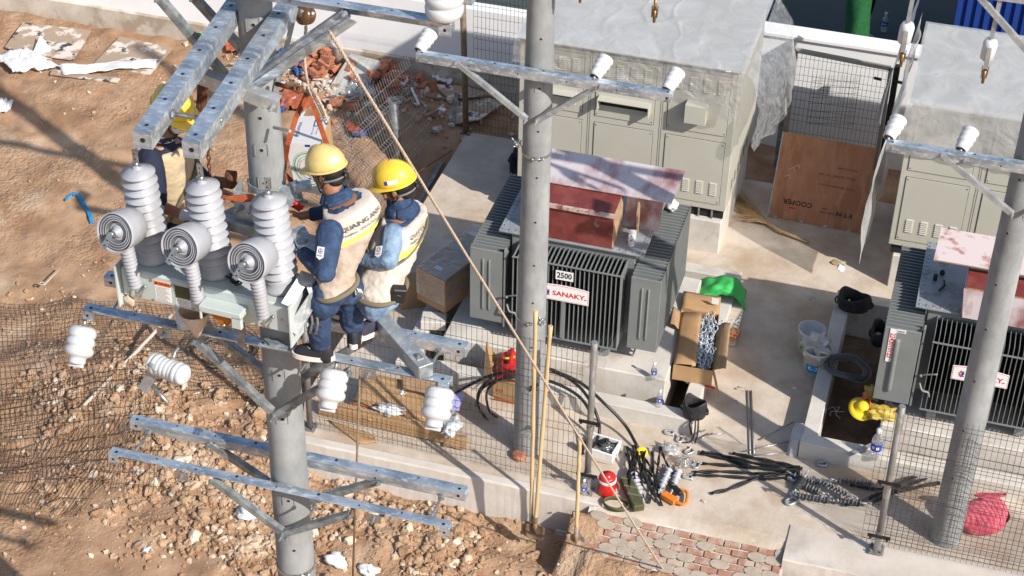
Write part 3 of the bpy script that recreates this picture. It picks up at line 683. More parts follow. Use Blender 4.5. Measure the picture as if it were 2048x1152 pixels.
def film2(u, v):
    y = 17.74+1.98*u; n = fbm(y*2.2, v*3, 3, 11); L = .95*(1-.45*abs(vn(y*1.7, 9)))
    x = -2.31+.03+.42*math.sin(min(1, v*1.2)*PI*.6)*(.45+.55*math.sin(u*PI*.9))+.09*n*v
    return (x, y-.12*v+.05*n, 2.56-L*v**1.25 + .03*n)
sheet('plastic_sheet', film2, 60, 40, 'film', 'crumpled clear plastic film billowing off the right side of the wide cabinet', 'plastic sheet')
def film3(u, v):
    x = -.49+3*u; n = fbm(x*1.7, v*4, 3, 21)
    if v < .62: y = 19.68-1.91*(v/.62); return (x, y, 2.553+.015*abs(n))
    q = (v-.62)/.38; return (x-.05*q, 17.76-.05-.05*q*abs(n), 2.55-(.62+.08*vn(x*4, 2))*q)
sheet('plastic_sheet', film3, 90, 70, 'filmt', 'milky plastic sheet over the roof and front of the right cabinet', 'plastic sheet')
def film4(u, v):
    y = 17.60+2.3*u; n = fbm(y*2.2, v*3, 3, 31); return (-.50-.04-.20*math.sin(min(1,v*1.25)*PI*.62)*(1-.55*u)+.05*n, y-.12*v, 2.56-2.1*v)
sheet('plastic_curtain', film4, 40, 40, 'filmt', 'long clear film hanging to the ground on the left side of the right cabinet', 'plastic sheet')
def foamc(u, v):
    y = 19.0+1.1*u; return (-.62-.22*math.sin(v*PI*.5)-.02*vn(y*3, v*2), y, 2.72-1.9*v*(1-.35*(1-u)))
M['foamc'] = mat('ribbed_foam', (.72,.71,.73), .7, 0, (.62,.61,.64), 30, stretch=(.1,5,.1), lo=.45, hi=.55)
sheet('foam_curtain', foamc, 20, 20, 'foamc', 'white ribbed foam sheet hanging behind the left edge of the right cabinet', 'foam sheet')
# ================================================================ POLES
M['concl'] = mat('cast_ridge', (.30,.31,.315), .85)
def pole(px, py, r0, k, ztop, zbot, label, holes_az, marks, seed):
    t = thing('concrete_pole', (px,py,zbot), label, 'utility pole')
    b = MB(); n = 30
    prof = [(r0-k*z, z) for z in [zbot+(ztop-zbot)*i/24 for i in range(25)]] + [(0, ztop)]
    b.lathe(prof, Matrix.Translation((px,py,0)), 40)
    for (z, az, sq) in marks:
        r = r0-k*z; a = az; d = Vector((math.cos(a), math.sin(a), 0)); T = axis((px+d.x*(r-.001), py+d.y*(r-.001), z), d)
        T = frame((px+d.x*(r-.0015), py+d.y*(r-.0015), z), (-d.y, d.x, 0), (0,0,1))
        b.lathe([(.012,.0035),(0,.0035)], T, 10, 1); b.lathe([(.017,.001),(.013,.0045),(.011,.003)], T, 10, 0)
        if sq:
            for s in (-1, 1): b.box((s*.038-.0015,-.042,0),(s*.038+.0015,.042,.0028), 2, T); b.box((-.038,s*.042-.0015,0),(.038,s*.042+.0015,.0028), 2, T)
    b.build('shaft', ['conc','black','concl'], t); return t
az = math.radians(-68)
P1 = pole(-3.916, 8.416, .158, .0072, 10.2, -1.0, 'concrete pole nearest the camera with the workers standing on its crossarms', az,
   [(3.05,az-.1,0),(4.02,az-.1,1),(4.75,az-.1,1),(5.12,az-.1,1),(5.35,az-.1,0),(6.60,az-.1,1),(6.83,az-.15,1),(7.05,az-.1,0),(7.42,az-.1,1),(7.66,az-.1,1),(3.55,az,0)], 1)
P2 = pole(-3.64, 13.735, .154, .0055, 10.2, -.05, 'upright concrete pole in front of the transformer marked 2500', az, [(z,-1.25,0) for z in (.9,1.45,2.0,2.45,2.95,3.45,3.95,4.9)]+[(4.4,-1.25,1)], 2)
P3 = pole(.70, 13.69, .152, .0055, 10.2, -.05, 'concrete pole at the right that seems to lean, behind the right mesh fence', az, [(z,-1.95,0) for z in (.9,1.5,2.1,2.7,3.2,3.75,4.3)], 3)

def band(parent, px, py, z, r, az=-1.4, name='steel_band', w=.03, bolt=True):
    b = MB(); n = 40
    b.lathe([(r+.001,-w/2),(r+.006,-w/2),(r+.006,w/2),(r+.001,w/2),(r+.001,-w/2)], Matrix.Translation((px,py,z)), n, smooth=False)
    d = Vector((math.cos(az), math.sin(az), 0)); s = Vector((-d.y, d.x, 0)); c = Vector((px,py,z))+d*(r+.012)
    b.tube([c-s*.06, c+s*.06], .007, 8); 
    for k in (-1, 1): b.lathe([(0,-.006),(.012,-.006),(.012,.006),(0,.006)], axis(c+s*.05*k, s), 6, smooth=False); b.bar(c+s*.03*k-d*.02, c+s*.03*k+d*.015, .006, w, (0,0,1))
    b.build(name, 'steel', parent)
band(P2, -3.64, 13.735, 3.66, .134, -1.2); band(P2, -3.64, 13.735, 1.75, .1445, -1.2); band(P1, -3.916, 8.416, 3.30, .1345, -.9)
def hook_cluster(parent, c, mname='steel', n=5, s=.03, name='shackle'):
    b = MB(); rnd = random.Random(int(abs(c[0]*97)))
    for k in range(n):
        p = Vector(c)+Vector((rnd.uniform(-s,s), rnd.uniform(-s,s), rnd.uniform(-s,s)))
        q = p+Vector((rnd.uniform(-1,1), rnd.uniform(-1,1), rnd.uniform(-1,1))).normalized()*s*2
        b.tube([p, q], .006, 6); b.lathe([(0,-.008),(.014,-.008),(.014,.008),(0,.008)], axis(p, q-p), 6, smooth=False)
    return b.build(name, mname, parent)
hook_cluster(P2, (-3.81,13.66,3.72)); hook_cluster(P2, (-3.50,13.60,1.76)); hook_cluster(P2, (-3.55,13.60,.95), 'rubber')

# ---- crossarms
def bolt(b, p, d, L=.05, r=.008, mi=0):
    d = Vector(d).normalized(); p = Vector(p)
    b.lathe([(0,-.004),(.018,-.004),(.018,.001),(r*1.7,.001),(r*1.7,.014),(r,.014),(r,L),(0,L)], axis(p, d), 8, mi, False)
def crossarm(name, x0, x1, y, z, label, front, braces=(), holes=9, sec=.078, m='galv', group=None, endtab=True):
    t = thing(name, ((x0+x1)/2, y, z), label, 'crossarm', group)
    b = MB(); s = sec
    if front:       # angle: top flange and rear web
        b.box((x0,y-s/2,z-.007),(x1,y+s/2,z)); b.box((x0,y+s/2-.007,z-s),(x1,y+s/2,z-.007))
    else: b.box((x0,y-s/2,z-s),(x1,y+s/2,z))
    for k in range(holes):
        x = x0+.05+(x1-x0-.1)*k/(holes-1); q = .012 if k in (0, holes-1, 3, 5) else .008
        b.lathe([(q,.0006),(0,.0008)], Matrix.Translation((x, y+(.01 if k % 2 else -.008), z)), 10, 1)
        b.lathe([(q+.004,.0004),(q,.0010)], Matrix.Translation((x, y+(.01 if k % 2 else -.008), z)), 10, 0)
        if not front and k % 2 == 0: b.lathe([(q,.0006),(0,.0008)], axis((x, y-s/2, z-s/2), (0,-1,0)), 10, 1)
    b.build('beam', [m,'black'], t, bevel=.0025)
    if front and endtab:
        for x in (x0, x1-s*.9): 
            b = MB(); b.box((x,y-s/2-.002,z-s),(x+s*.9,y-s/2+.006,z-.008)); b.lathe([(.010,.001),(0,.001)], axis((x+s*.45,y-s/2-.002,z-s*.55),(0,-1,0)), 10, 1)
            b.build('end_tab', [m,'black'], t)
    for (a, q, mm) in braces:
        a = Vector(a); q = Vector(q); b = MB(); d = (q-a).normalized(); up = Vector((0,-1,0))
        b.bar(a, q, .006, .045, (0,-1,0)) if False else b.bar(a, q, .045, .006, (0,-1,0)); 
        n = d.cross(up).normalized(); off = n*(.022 if n.z > 0 else -.022)
        b.bar(a+off+Vector((0,.02,0)), q+off+Vector((0,.02,0)), .006, .04, (0,-1,0))
        bolt(b, a+Vector((0,-.004,0)), (0,-1,0), .03); bolt(b, q+Vector((0,-.004,0)), (0,-1,0), .06)
        b.build('brace', mm, t)
    return t
def rodbar(p, q, r, name, m, label, cat, parent=None, nuts=True):
    b = MB(); p = Vector(p); q = Vector(q); b.tube([p, q], r, 8)
    if nuts:
        for e, s in ((p,1),(q,-1)):
            d = (q-p).normalized()*s; b.lathe([(0,0),(r*2.3,0),(r*2.3,.012),(0,.012)], axis(e+d*.01, d), 6, smooth=False)
            b.box((-.022,-.022,0),(.022,.022,.004), 0, axis(e+d*.005, d))
    o = b.build(name, m, parent)
    if parent is None: tag(o, label, cat)
    return o
X0, Y0 = -3.916, 8.416; YF, YB = 8.235, 8.615
LF = crossarm('crossarm', -5.17, -2.69, YF, 4.19, 'lowest galvanized crossarm, on the camera side of the near pole', True,
    [(PY(422,962,YF-.03), PY(575,1076,YF-.03), 'galvg'), (PY(700,1032,YF-.03), PY(566,1068,YF-.03)+V(0,-.01,0), 'galvg')])
LB = crossarm('crossarm', -5.20, -2.70, YB, 4.17, 'lowest galvanized crossarm, on the far side of the near pole', False,
    [(PY(416,889,YB-.045), PY(535,968,YB-.045), 'galvg'), (PY(757,965,YB-.045), PY(615,1006,YB-.045), 'galvg')])
MF = crossarm('crossarm', -5.20, -2.69, YF, 5.43, 'galvanized crossarm under the worker\'s white soled shoe, camera side of the near pole', True,
    [(PY(388,683,YF-.03), PY(551,835,YF-.03), 'galvg'), (PY(700,745,YF-.03), PY(549,830,YF-.03)+V(0,-.01,0), 'galvg')])
MB_ = crossarm('crossarm', -5.24, -2.70, YB, 5.42, 'galvanized crossarm behind the workers\' feet on the far side of the near pole', False,
    [(PY(440,680,YB-.045), PY(530,748,YB-.045), 'galvg'), (PY(740,678,YB-.045), PY(590,765,YB-.045), 'galvg')])
TF = crossarm('crossarm', -5.2, -2.67, YF, 7.93, 'topmost galvanized crossarm carrying upright white insulators on the near pole', True,
    [(PY(690,27,YF-.03), PY(500,170,YF-.03), 'galv'), (PY(315,-2,YF-.03), PY(478,190,YF-.03), 'galvg')])
for o in (TF,): pass
TB = crossarm('crossarm', -5.2, -2.67, YB, 7.93, 'topmost galvanized crossarm on the far side of the near pole', False, [(PY(385,-3,YB-.045), PY(480,100,YB-.045), 'galvg')])
# wide brace plate of the top arm
b = MB(); b.bar(PY(700,20,YF+.02), PY(505,158,YF+.02), .085, .008, (0,-.5,.86)); b.bar(PY(705,40,YF-.03), PY(510,172,YF-.03), .008, .07, (0,-.5,.86)); b.build('knee_brace', 'galv', TF)
hq = [((297,866),(268,908),'front'), ]
rodbar(PY(297,866,YB-.04), PY(266,908,YF+.04), .010, 'spacer_rod', 'steel', '', '', LB); rodbar(PY(883,993,YB-.04), PY(864,1032,YF+.04), .010, 'spacer_rod', 'steel', '', '', LB)
rodbar(PY(880,702,YB-.04), PY(856,740,YF+.04), .010, 'spacer_rod', 'steel', '', '', MB_); rodbar(PY(243,590,YB-.04), PY(222,628,YF+.04), .010, 'spacer_rod', 'steel', '', '', MB_)
for (o, z) in ((LF, 4.15), (MF, 5.39)):
    for x, q in ((-3.62, 0),(-4.6,1),(-3.2,1)):
        b = MB(); bolt(b, (x-.02,YF-.042,z-.02), (0,-1,0), .05 if q else .09, .010); 
        if q: b.box((x-.07,YF-.046,z-.05),(x+.03,YF-.040,z+.02))
        b.build('clamp_bolt', 'steel', o)

# ---- the two heavy beams pointing towards the camera
for (a, q, lab) in (((265,262),(468,-22),'left heavy galvanized box beam reaching towards the camera over the masked worker'),
                    ((363,281),(556,2),'right heavy galvanized box beam reaching towards the camera beside the pole')):
    p0 = G(*a, 7.72); p1 = G(*q, 7.72); w = .098
    d = (p1-p0).normalized(); p1 = p0+d*2.1; r = d.cross(V(0,0,1)).normalized()
    t = thing('box_beam', p0, lab, 'steel beam')
    b = MB(); c0 = p0+r*w/2-V(0,0,w/2); c1 = p1+r*w/2-V(0,0,w/2)
    for sgn, up in ((1,0),(-1,0)):
        b.bar(c0+r*sgn*(w/2-.004), c1+r*sgn*(w/2-.004), .008, w-.018, (0,0,1))
    b.bar(c0+V(0,0,w/2-.0045), c1+V(0,0,w/2-.0045), w, .009); b.bar(c0-V(0,0,w/2-.0045), c1-V(0,0,w/2-.0045), w, .009)
    for k in range(8):
        c = c0+d*(.07+.27*k)+V(0,0,w/2+.0006); b.lathe([(.012,0),(0,.0002)], axis(c, (0,0,1)), 10, 1); b.lathe([(.017,.0),(.012,.0008)], axis(c, (0,0,1)), 10, 0)
    b.build('tube', ['galv','black'], t)
    b = MB(); b.bar(c0+d*.003, c0+d*.009, .08, .078, (0,0,1)); b.lathe([(.014,0),(0,.001)], axis(c0-d*.0005, -d), 10, 1); b.build('end_plate', ['galv','black'], t)
    if a[0] == 265: BEAM = (t, c0, d, r)
p = PY(313,240,7.22); q = PY(372,250,7.3); rodbar(BEAM[1]+BEAM[2]*.28+BEAM[3]*.05, BEAM[1]+BEAM[2]*.28+BEAM[3]*.33, .012, 'tie_rod', 'steel', '', '', BEAM[0])
p, q = PY(384,152,8.10), PY(556,215,8.12); b = MB(); b.bar(p, q, .007, .075, (0,0,1)); b.bar(p+V(0,.035,.035), q+V(0,.035,.035), .075, .007, (0,0,1)); bolt(b, p+V(.03,-.004,0), (0,-1,0)); bolt(b, q+V(-.03,-.004,0), (0,-1,0))
tag(b.build('clamp_angle', 'galvp'), 'short galvanized angle clamping the two heavy beams across the near pole', 'steel angle')
p, q = PY(592,15,8.5), PY(550,190,8.35); b = MB(); b.bar(p, q, .03, .006, (0,-1,0)); tag(b.build('steel_strap', 'galvp'), 'narrow grey strap running down beside the near pole', 'steel strap')
rodbar(PY(553,168,8.3), PY(592,178,8.2), .014, 'step_bolt', 'rust', '', '', P1, False); b = MB(); c = PY(596,178,8.19); b.lathe([(.012,-.02),(.026,-.02),(.026,.02),(.012,.02),(.012,-.02)], axis(c, (.1,-.8,.6)), 12); b.build('step_bolt_head', 'rust', P1)
rodbar(PY(548,255,8.3), PY(580,262,8.2), .010, 'step_bolt', 'steel', '', '', P1, False)

# ---- arms of the middle and right poles
def farm(x0, x1, y, z, yp, xp, label, labb):
    A = crossarm('crossarm', x0, x1, y, z, label, False, [((xp-.72,y-.045,z-.03),(xp-.05,y-.045,z-.50),'galvp'), ((xp+.62,y-.045,z-.03),(xp+.05,y-.045,z-.50),'galvp')], 11, .085)
    return A
A2 = farm(-4.74, -2.37, 13.56, 4.61, 13.735, -3.64, 'galvanized crossarm with three white insulators on the middle pole', '')
A3 = farm(-.49, 1.9, 13.52, 4.50, 13.69, .70, 'galvanized crossarm with white insulators on the leaning right pole', '')
# ---- insulators
def insulator(loc, ax, label, group, s=1.0, name='post_insulator'):
    t = thing(name, loc, label, 'insulator', group); b = MB()
    prof = [(0,0),(.052,0),(.070,.006),(.085,.018),(.092,.038),(.093,.058),(.089,.070),(.083,.074),(.085,.082),(.093,.092),(.095,.110),(.092,.124),(.084,.130),(.084,.138),(.094,.148),(.097,.166),(.092,.184),(.080,.196),(.060,.206),(.055,.222),(.058,.240),(.050,.252),(0,.254)]
    b.lathe([(r*s, z*s) for r, z in prof], axis(loc, ax), 28); b.build('body', 'porc', t)
    b = MB(); T = axis(Vector(loc)+Vector(ax).normalized()*.246*s, ax); b.box((-.05*s,-.012*s,0),(.05*s,.012*s,.028*s), 0, T); b.build('groove_cap', 'porc', t, bevel=.004)
    b = MB(); b.tube([Vector(loc)-Vector(ax).normalized()*.05, Vector(loc)+Vector(ax).normalized()*.01], .012, 8); b.build('stud', 'steel', t)
    return t
HA = (0,-.62,-.78); GI = 'white insulators hanging from the crossarms of the near pole'
for (a, lab) in (((168,652),'white insulator hanging below the left end of the crossarm, leftmost in the picture'), ((671,738),'white insulator hanging just right of the near pole below the black shoe'), ((882,774),'white insulator hanging below the right end of the crossarm')):
    insulator(PY(*a, 8.20), HA, lab, GI, 1.0)
insulator((-2.72,YF,7.94), (0,0,1), 'upright white insulator on the right end of the topmost crossarm', 'upright insulators on the topmost crossarm', 1.15)
insulator((-3.62,YF,7.94), (0,0,1), 'upright white insulator on the topmost crossarm just right of the near pole', 'upright insulators on the topmost crossarm', 1.15)
insulator((-4.95,YF,7.94), (0,0,1), 'upright white insulator on the topmost crossarm left of the near pole', 'upright insulators on the topmost crossarm', 1.15)
def cup(loc, ax, label, group):
    t = thing('cup_insulator', loc, label, 'insulator', group); b = MB(); T = axis(loc, ax) @ Matrix.Scale(.84, 4)
    b.lathe([(0,-.11),(.075,-.11),(.088,-.10),(.092,-.075),(.088,-.062),(.080,-.058),(.082,-.03),(.088,-.018),(.088,-.006),(.078,.0),(.078,.035),(.084,.045),(.084,.06),(.072,.066),(.070,.12),(.064,.15),(.052,.155)], T, 28); b.build('shell', 'white', t)
    b = MB(); b.lathe([(.052,.153),(.046,.135),(.040,.150),(.034,.135),(.022,.158),(0,.158)], T, 24); b.build('core', 'sild', t)
    b = MB(); b.lathe([(.016,.15),(.016,.175),(0,.175)], T, 8); b.build('stud', 'steel', t)
g = 'white cup insulators on the crossarms of the far poles'
ax2 = (-.25,-.86,-.44)
for (a, yy, lab) in (((852,80),13.72,'white cup insulator at the left end of the middle pole\'s crossarm'), ((1203,132),13.72,'white cup insulator just right of the middle pole on its crossarm'), ((1347,158),13.72,'white cup insulator at the right end of the middle pole\'s crossarm'),
          ((1790,253),13.68,'white cup insulator at the left end of the right pole\'s crossarm'), ((1934,277),13.68,'white cup insulator halfway along the right pole\'s crossarm')):
    c = PY(*a, yy); cup(c, ax2, lab, g)
    Pn = A2 if a[0] < 1500 else A3
    b = MB(); zz = 4.61 if a[0] < 1500 else 4.50; bolt(b, (c.x+.01, (13.56 if a[0] < 1500 else 13.52)-.043, zz-.05), (0,-1,0), .03, .010); b.build('clamp_bolt', 'steel', Pn)
# higher arm of the right pole with hanging string insulators
t = crossarm('crossarm', -.62, 2.2, 13.52, 6.05, 'pale crossarm crossing the upper right corner with hanging string insulators', False, [((-.02,13.47,6.02),(.66,13.47,5.4),'galvp')], 9, .09, 'galvp')
t = crossarm('crossarm', -4.9, -2.3, 13.56, 6.15, 'crossarm of the middle pole just above the picture', False, [], 9, .085, 'galvp')
def string(a, Y, zt, label, top=True):
    p = PY(*a, Y); t = thing('string_insulator', p, label, 'insulator', 'hanging string insulators')
    if top:
        b = MB(); b.lathe([(0,-.12),(.03,-.12),(.055,-.10),(.06,.04),(.045,.075),(0,.085)], axis(p, (.06,.0,1)), 18); b.build('shed', 'white', t)
        b = MB(); b.box((p.x-.018,p.y-.068,p.z-.16),(p.x+.018,p.y-.058,p.z+.03)); b.build('tag_plate', 'galvp', t)
    b = MB(); b.bar(p+V(0,0,.08), V(p.x+.01, p.y, zt), .035, .012, (0,-1,0)); b.lathe([(.012,-.01),(.03,-.01),(.03,.01),(.012,.01),(.012,-.01)], axis(p+V(0,-.02,.06), (0,-1,0)), 12); b.build('hanger', 'galvp', t)
    b = MB(); q = p-V(0,0,.17); b.tube([q+V(0,0,.06), q-V(0,0,.05)], .014, 8); b.tube([q+V(0,0,-.04), q-V(0,0,.16)], .020, 8, r2=.012)
    for s in (-1,1): b.bar(q+V(.024*s,0,-.01), q+V(.022*s,0,-.11), .008, .03, (0,-1,0))
    b.build('clevis', 'brass', t)
string((1813,62), 13.50, 6.02, 'left one of the two white hanging string insulators in the upper right corner')
string((1979,95), 13.50, 6.02, 'right one of the two white hanging string insulators in the upper right corner')
string((1313,-25), 13.55, 6.12, 'tip of a string insulator hanging in from the top edge over the middle cabinet', False)
string((1163,-65), 13.55, 6.12, 'very tip of a hanging string insulator at the top edge next to the middle pole', False)
# ================================================================ RECLOSER (three phase switch)
def recloser():
    O = G(246,590,5.835); e = V(math.cos(-.052), math.sin(-.052), 0); nrm = V(e.y, -e.x, 0); L, Dp, Hh = 1.16, .34, .215    # nrm faces the camera
    U = V(0,0,1)
    def P(x, d, z): return O + e*x - nrm*d + U*z
    t = thing('recloser', P(L/2, Dp/2, 0), 'pale green switch box with three tall and three short grey bushings on the near pole', 'recloser')
    b = MB()
    vs = [P(x,d,z) for z in (0,Hh) for x,d in ((0,0),(L,0),(L,Dp),(0,Dp))]
    b.add(vs, [(3,2,1,0),(4,5,6,7),(0,1,5,4),(1,2,6,5),(2,3,7,6),(3,0,4,7)])
    b.build('tank', 'swbox', t, bevel=.012)
    T = frame(P(0,0,0), e, U)                                  # local: x along box, y up, z towards camera
    for x, s in ((-.004,1),(L+.004,-1)):
        b = MB(); b.box((x-.004,-.06,-.30),(x+.004,Hh+.03,.05),0,T); b.build('side_plate', 'swbox', t)
    tallx = (.155, .585, 1.02); k = 0
    for i, x in enumerate(tallx):
        x -= .02; base = P(x+.01, .17, Hh); ax = V(-.06,0,1)
        prof = [(0,0),(.115,0),(.118,.03),(.088,.05),(.100,.075),(.086,.095)]
        z = .10
        for j in range(9):
            big = .116 if j < 5 else .110; g = .055
            body = .074 if j < 4 else .066
            prof += [(body-.008, z+.010), (big-.004, z+.010), (big, z+.013), (big-.002, z+.018), (body-.002, z+.042)]; z += g
        prof += [(.072,z),(.104,z+.012),(.104,z+.020),(.04,z+.045),(.026,z+.050),(.024,z+.065),(0,z+.066)]
        b = MB(); b.lathe(prof, axis(base, ax), 32); B = b.build('tall_bushing', 'sil', t)
        top = base+ax.normalized()*(z+.06); b = MB(); b.tube([top-V(0,0,.01), top+V(0,0,.03)], .016, 10)
        b.box((-.018,-.006,.02),(.018,.006,.115),0,frame(top,(1,-.25,0),z=(-.12,0,1)))
        for zz in (.055,.09): b.lathe([(.006,0),(0,.0005)], frame(top,(1,-.25,0),z=(-.12,0,1)) @ Matrix.Translation((0,-.0065,zz)) @ Matrix.Rotation(PI/2,4,'X'), 8, 1)
        b.lathe([(0,-.03),(.009,-.03),(.009,.03),(0,.03)], axis(top+V(0,0,.015), (1,-.2,0)), 6, smooth=False)
        b.build('terminal_pad', ['steel','black'], B)
        # short bushing facing the camera
        c = P(x-.045, -.135, .575); axs = (nrm*.955 + U*.28 - e*.05).normalized(); T2 = axis(c, axs)
        k_ = .89; pr = [(.045,-.34),(.065,-.30),(.075,-.26),(.10,-.22),(.125,-.19),(.135,-.13),(.139,-.03),(.140,.0),(.136,.004),(.132,-.012),(.128,-.012),(.126,-.022),(.120,-.022),(.118,-.006),(.113,-.006),(.110,-.022),(.104,-.024),(.102,-.010),(.097,-.010),(.094,-.026),(.088,-.028),(.086,-.014),(.080,-.015),(.076,-.035),(.060,-.040),(.045,-.042),(.030,-.010),(.022,-.006),(.022,.01),(0,.01)]
        ms = [0]*(len(pr)-1)
        for q in (9,10,11,14,15,18,19,22,23): ms[q] = 1
        b = MB(); b.lathe([(a_*k_, z_) for a_, z_ in pr], T2, 44, mis=ms); B = b.build('short_bushing', ['sil','sild'], t)
        b = MB(); b.tube([c, c+axs*.045], .016, 10); q0 = c+axs*.045; d = (-e*.35-U*.75+nrm*.35).normalized()
        Tm = frame(q0-d*.012, d, z=axs); b.box((0,-.017,-.004),(.11,.017,.004),0,Tm)
        for xx in (.05,.085): b.lathe([(.006,0),(0,.0005)], Tm @ Matrix.Translation((xx,0,.0045)), 8, 1)
        b.lathe([(0,-.03),(.010,-.03),(.010,.03),(0,.03)], axis(q0-axs*.01, e), 6, smooth=False); b.build('terminal_pad', ['steel','black'], B)
        # slim ribbed sensor between short bushing and tank
        b = MB(); q1 = P(x-.035, -.05, .46); q2 = P(x-.015, -.03, .115); L2 = (q2-q1).length; pr = []
        m = 13
        for j in range(m):
            z = L2*j/m; pr += [(.033,z),(.047-.004*j/m,z+.010),(.045-.004*j/m,z+.016),(.034,z+.022)]
        pr += [(.03,L2),(0,L2)]
        b.lathe(pr, axis(q1, q2-q1), 22); B = b.build('slim_bushing', 'sil', t)
        b = MB(); c0 = q2; b.tube(bez([c0, c0-U*.05+nrm*.005, c0-U*.075+e*.012, c0-U*.05+e*.03, c0+U*.0+e*.05-nrm*.02], 5), .006, 6); b.ball(c0+e*.052-nrm*.02, .011, 0, 8, 5); b.build('ground_hook', 'steel', B)
    # labels
    b = MB(); y0, y1 = .03, .175
    b.box((.235,y0,0),(.345,y1,.0015),0,T); b.box((.235,y1-.032,.0015),(.345,y1,.0022),1,T)
    b.text('WARNING', .022, T @ Matrix.Translation((.297,y1-.016,.0028)), 2, .0004); b.prism([(-.009,-.007),(.009,-.007),(0,.009)], .0005, T @ Matrix.Translation((.246,y1-.017,.0024)), 2)
    for k in range(11):
        w = .09-.03*((k*7) % 4)/4; b.box((.242,y1-.046-k*.0095,.0016),(.242+w,y1-.0435-k*.0095,.0021),3,T)
    b.build('warning_label', ['paper','orange','inkk','ink'], t)
    b = MB(); b.box((.375,.085,0),(.475,.175,.0015),0,T); b.box((.375,.03,0),(.475,.08,.0015),1,T)
    for k in range(4): b.box((.38,.038+k*.010,.0016),(.465-.012*(k % 2),.0405+k*.010,.002),2,T)
    b.build('data_plate', ['oliv','paper','ink'], t)
    b = MB()
    for (x, y) in ((.215,.17),(.365,.172),(.215,.02),(.49,.02),(.37,.015),(.05,.03),(.13,.03),(.62,.02),(.80,.03),(.96,.04),(1.09,.10),(1.0,.02),(.70,-.0+.03)):
        b.lathe([(.009,0),(.009,.006),(0,.007)], T @ Matrix.Translation((x,y,0)), 8, smooth=False)
    b.build('tank_bolts', 'steel', t)
    h = MB(); h.box((.585,.10,0),(.865,.145,.10),0,T); h.box((.585,.045,.085),(.60,.12,.10),0,T); h.box((.80,.03,.07),(.865,.12,.10),0,T); H = h.build('handle_hood', 'swbox', t, bevel=.004)
    h = MB(); h.prism([(.625,.095),(.815,.095),(.755,.005),(.725,-.01),(.70,.0)], .006, T @ Matrix.Translation((0,0,.055))); h.ball((0,0,0), .012, 1, 8, 5, T=T @ Matrix.Translation((.728,.008,.064))); h.build('trip_lever', ['amber','steel'], H, bevel=.002)
    h = MB(); h.box((.80,.055,.04),(.84,.085,.075),0,T); h.build('yellow_catch', 'yellow', H)
    # brackets at the right end and back frame
    a = PY(612,545,7.98); q = PY(572,612,7.80)
    b = MB(); b.add([PY(603,541,8.06),PY(625,549,8.08),PY(584,616,7.86),PY(562,606,7.84)], [(0,3,2,1)]); b.build('mounting_angle', 'galvp', t, solid=.008)
    b = MB(); b.add([PY(625,549,8.08),PY(642,572,8.06),PY(641,592,8.02),PY(596,672,7.86),PY(573,656,7.84),PY(618,588,7.98),PY(610,566,8.02)], [(0,6,5,4,3,2,1)]); b.build('mounting_angle', 'galvp', t, solid=.008)
    b = MB(); b.bar(PY(440,440,8.24), PY(640,490,8.24), .075, .075, U); b.bar(PY(380,470,8.3), PY(480,418,8.55), .05, .05, U); b.build('back_frame', 'galvp', t, bevel=.003)
    b = MB(); b.bar(PY(592,455,8.20), PY(640,540,8.02), .10, .008, (-.2,-.3,1)); 
    for f in (.35,.7): bolt(b, PY(592,455,8.20).lerp(PY(640,540,8.02), f)+V(0,0,.01), (0,0,1), .02, .012)
    b.build('side_arm', 'galv', t)
    b = MB(); b.bar(PY(481,636,8.1), PY(483,692,8.19), .055, .006, (0,-1,0)); b.build('strap', 'galvg', t)
    b = MB(); b.bar(PY(412,640,8.25), PY(448,692,8.5), .05, .006, (0,-1,0)); b.build('strap', 'galvg', t)
    for (cx, cy, lab) in ((470,560,'black hook and strap lying on the switch box'),(350,518,'black pliers grip lying on the switch box')):
        c = G(cx, cy, 5.835+Hh+.02); b = MB()
        if cx > 400:
            b.ball((c.x,c.y,c.z+.01), (.035,.03,.03), 0, 10, 7, .5); b.tube(bez([c, c+V(-.04,-.0,.01), c+V(-.075,.01,.01), c+V(-.06,.035,.01), c+V(-.02,.03,.01), c], 5), .005, 6)
            b.tube(bez([c+V(.02,-.03,.0), c+V(.03,-.055,.01), c+V(.055,-.04,.012), c+V(.05,-.015,.01)], 5), .007, 6)
        else: b.tube([c+V(-.03,0,0), c+V(.05,.03,.02)], .016, 8); b.tube(bez([c+V(-.03,0,0), c+V(-.06,.0,.02), c+V(-.07,.0,-.0), c+V(-.04,-.02,-.01)], 5), .008, 6, 1)
        tag(b.build('tool_strap' if cx > 400 else 'hand_tool', ['rubber','steel']), lab, 'tool')
    c = G(262,596,5.80); b = MB(); b.ball((c.x-.0,c.y-.03,c.z), (.04,.015,.045), 0, 8, 6, .6); tag(b.build('mud_splash', 'stone'), 'flat tan lump stuck under the left corner of the switch box', 'clay lump')
    return t
REC = recloser()
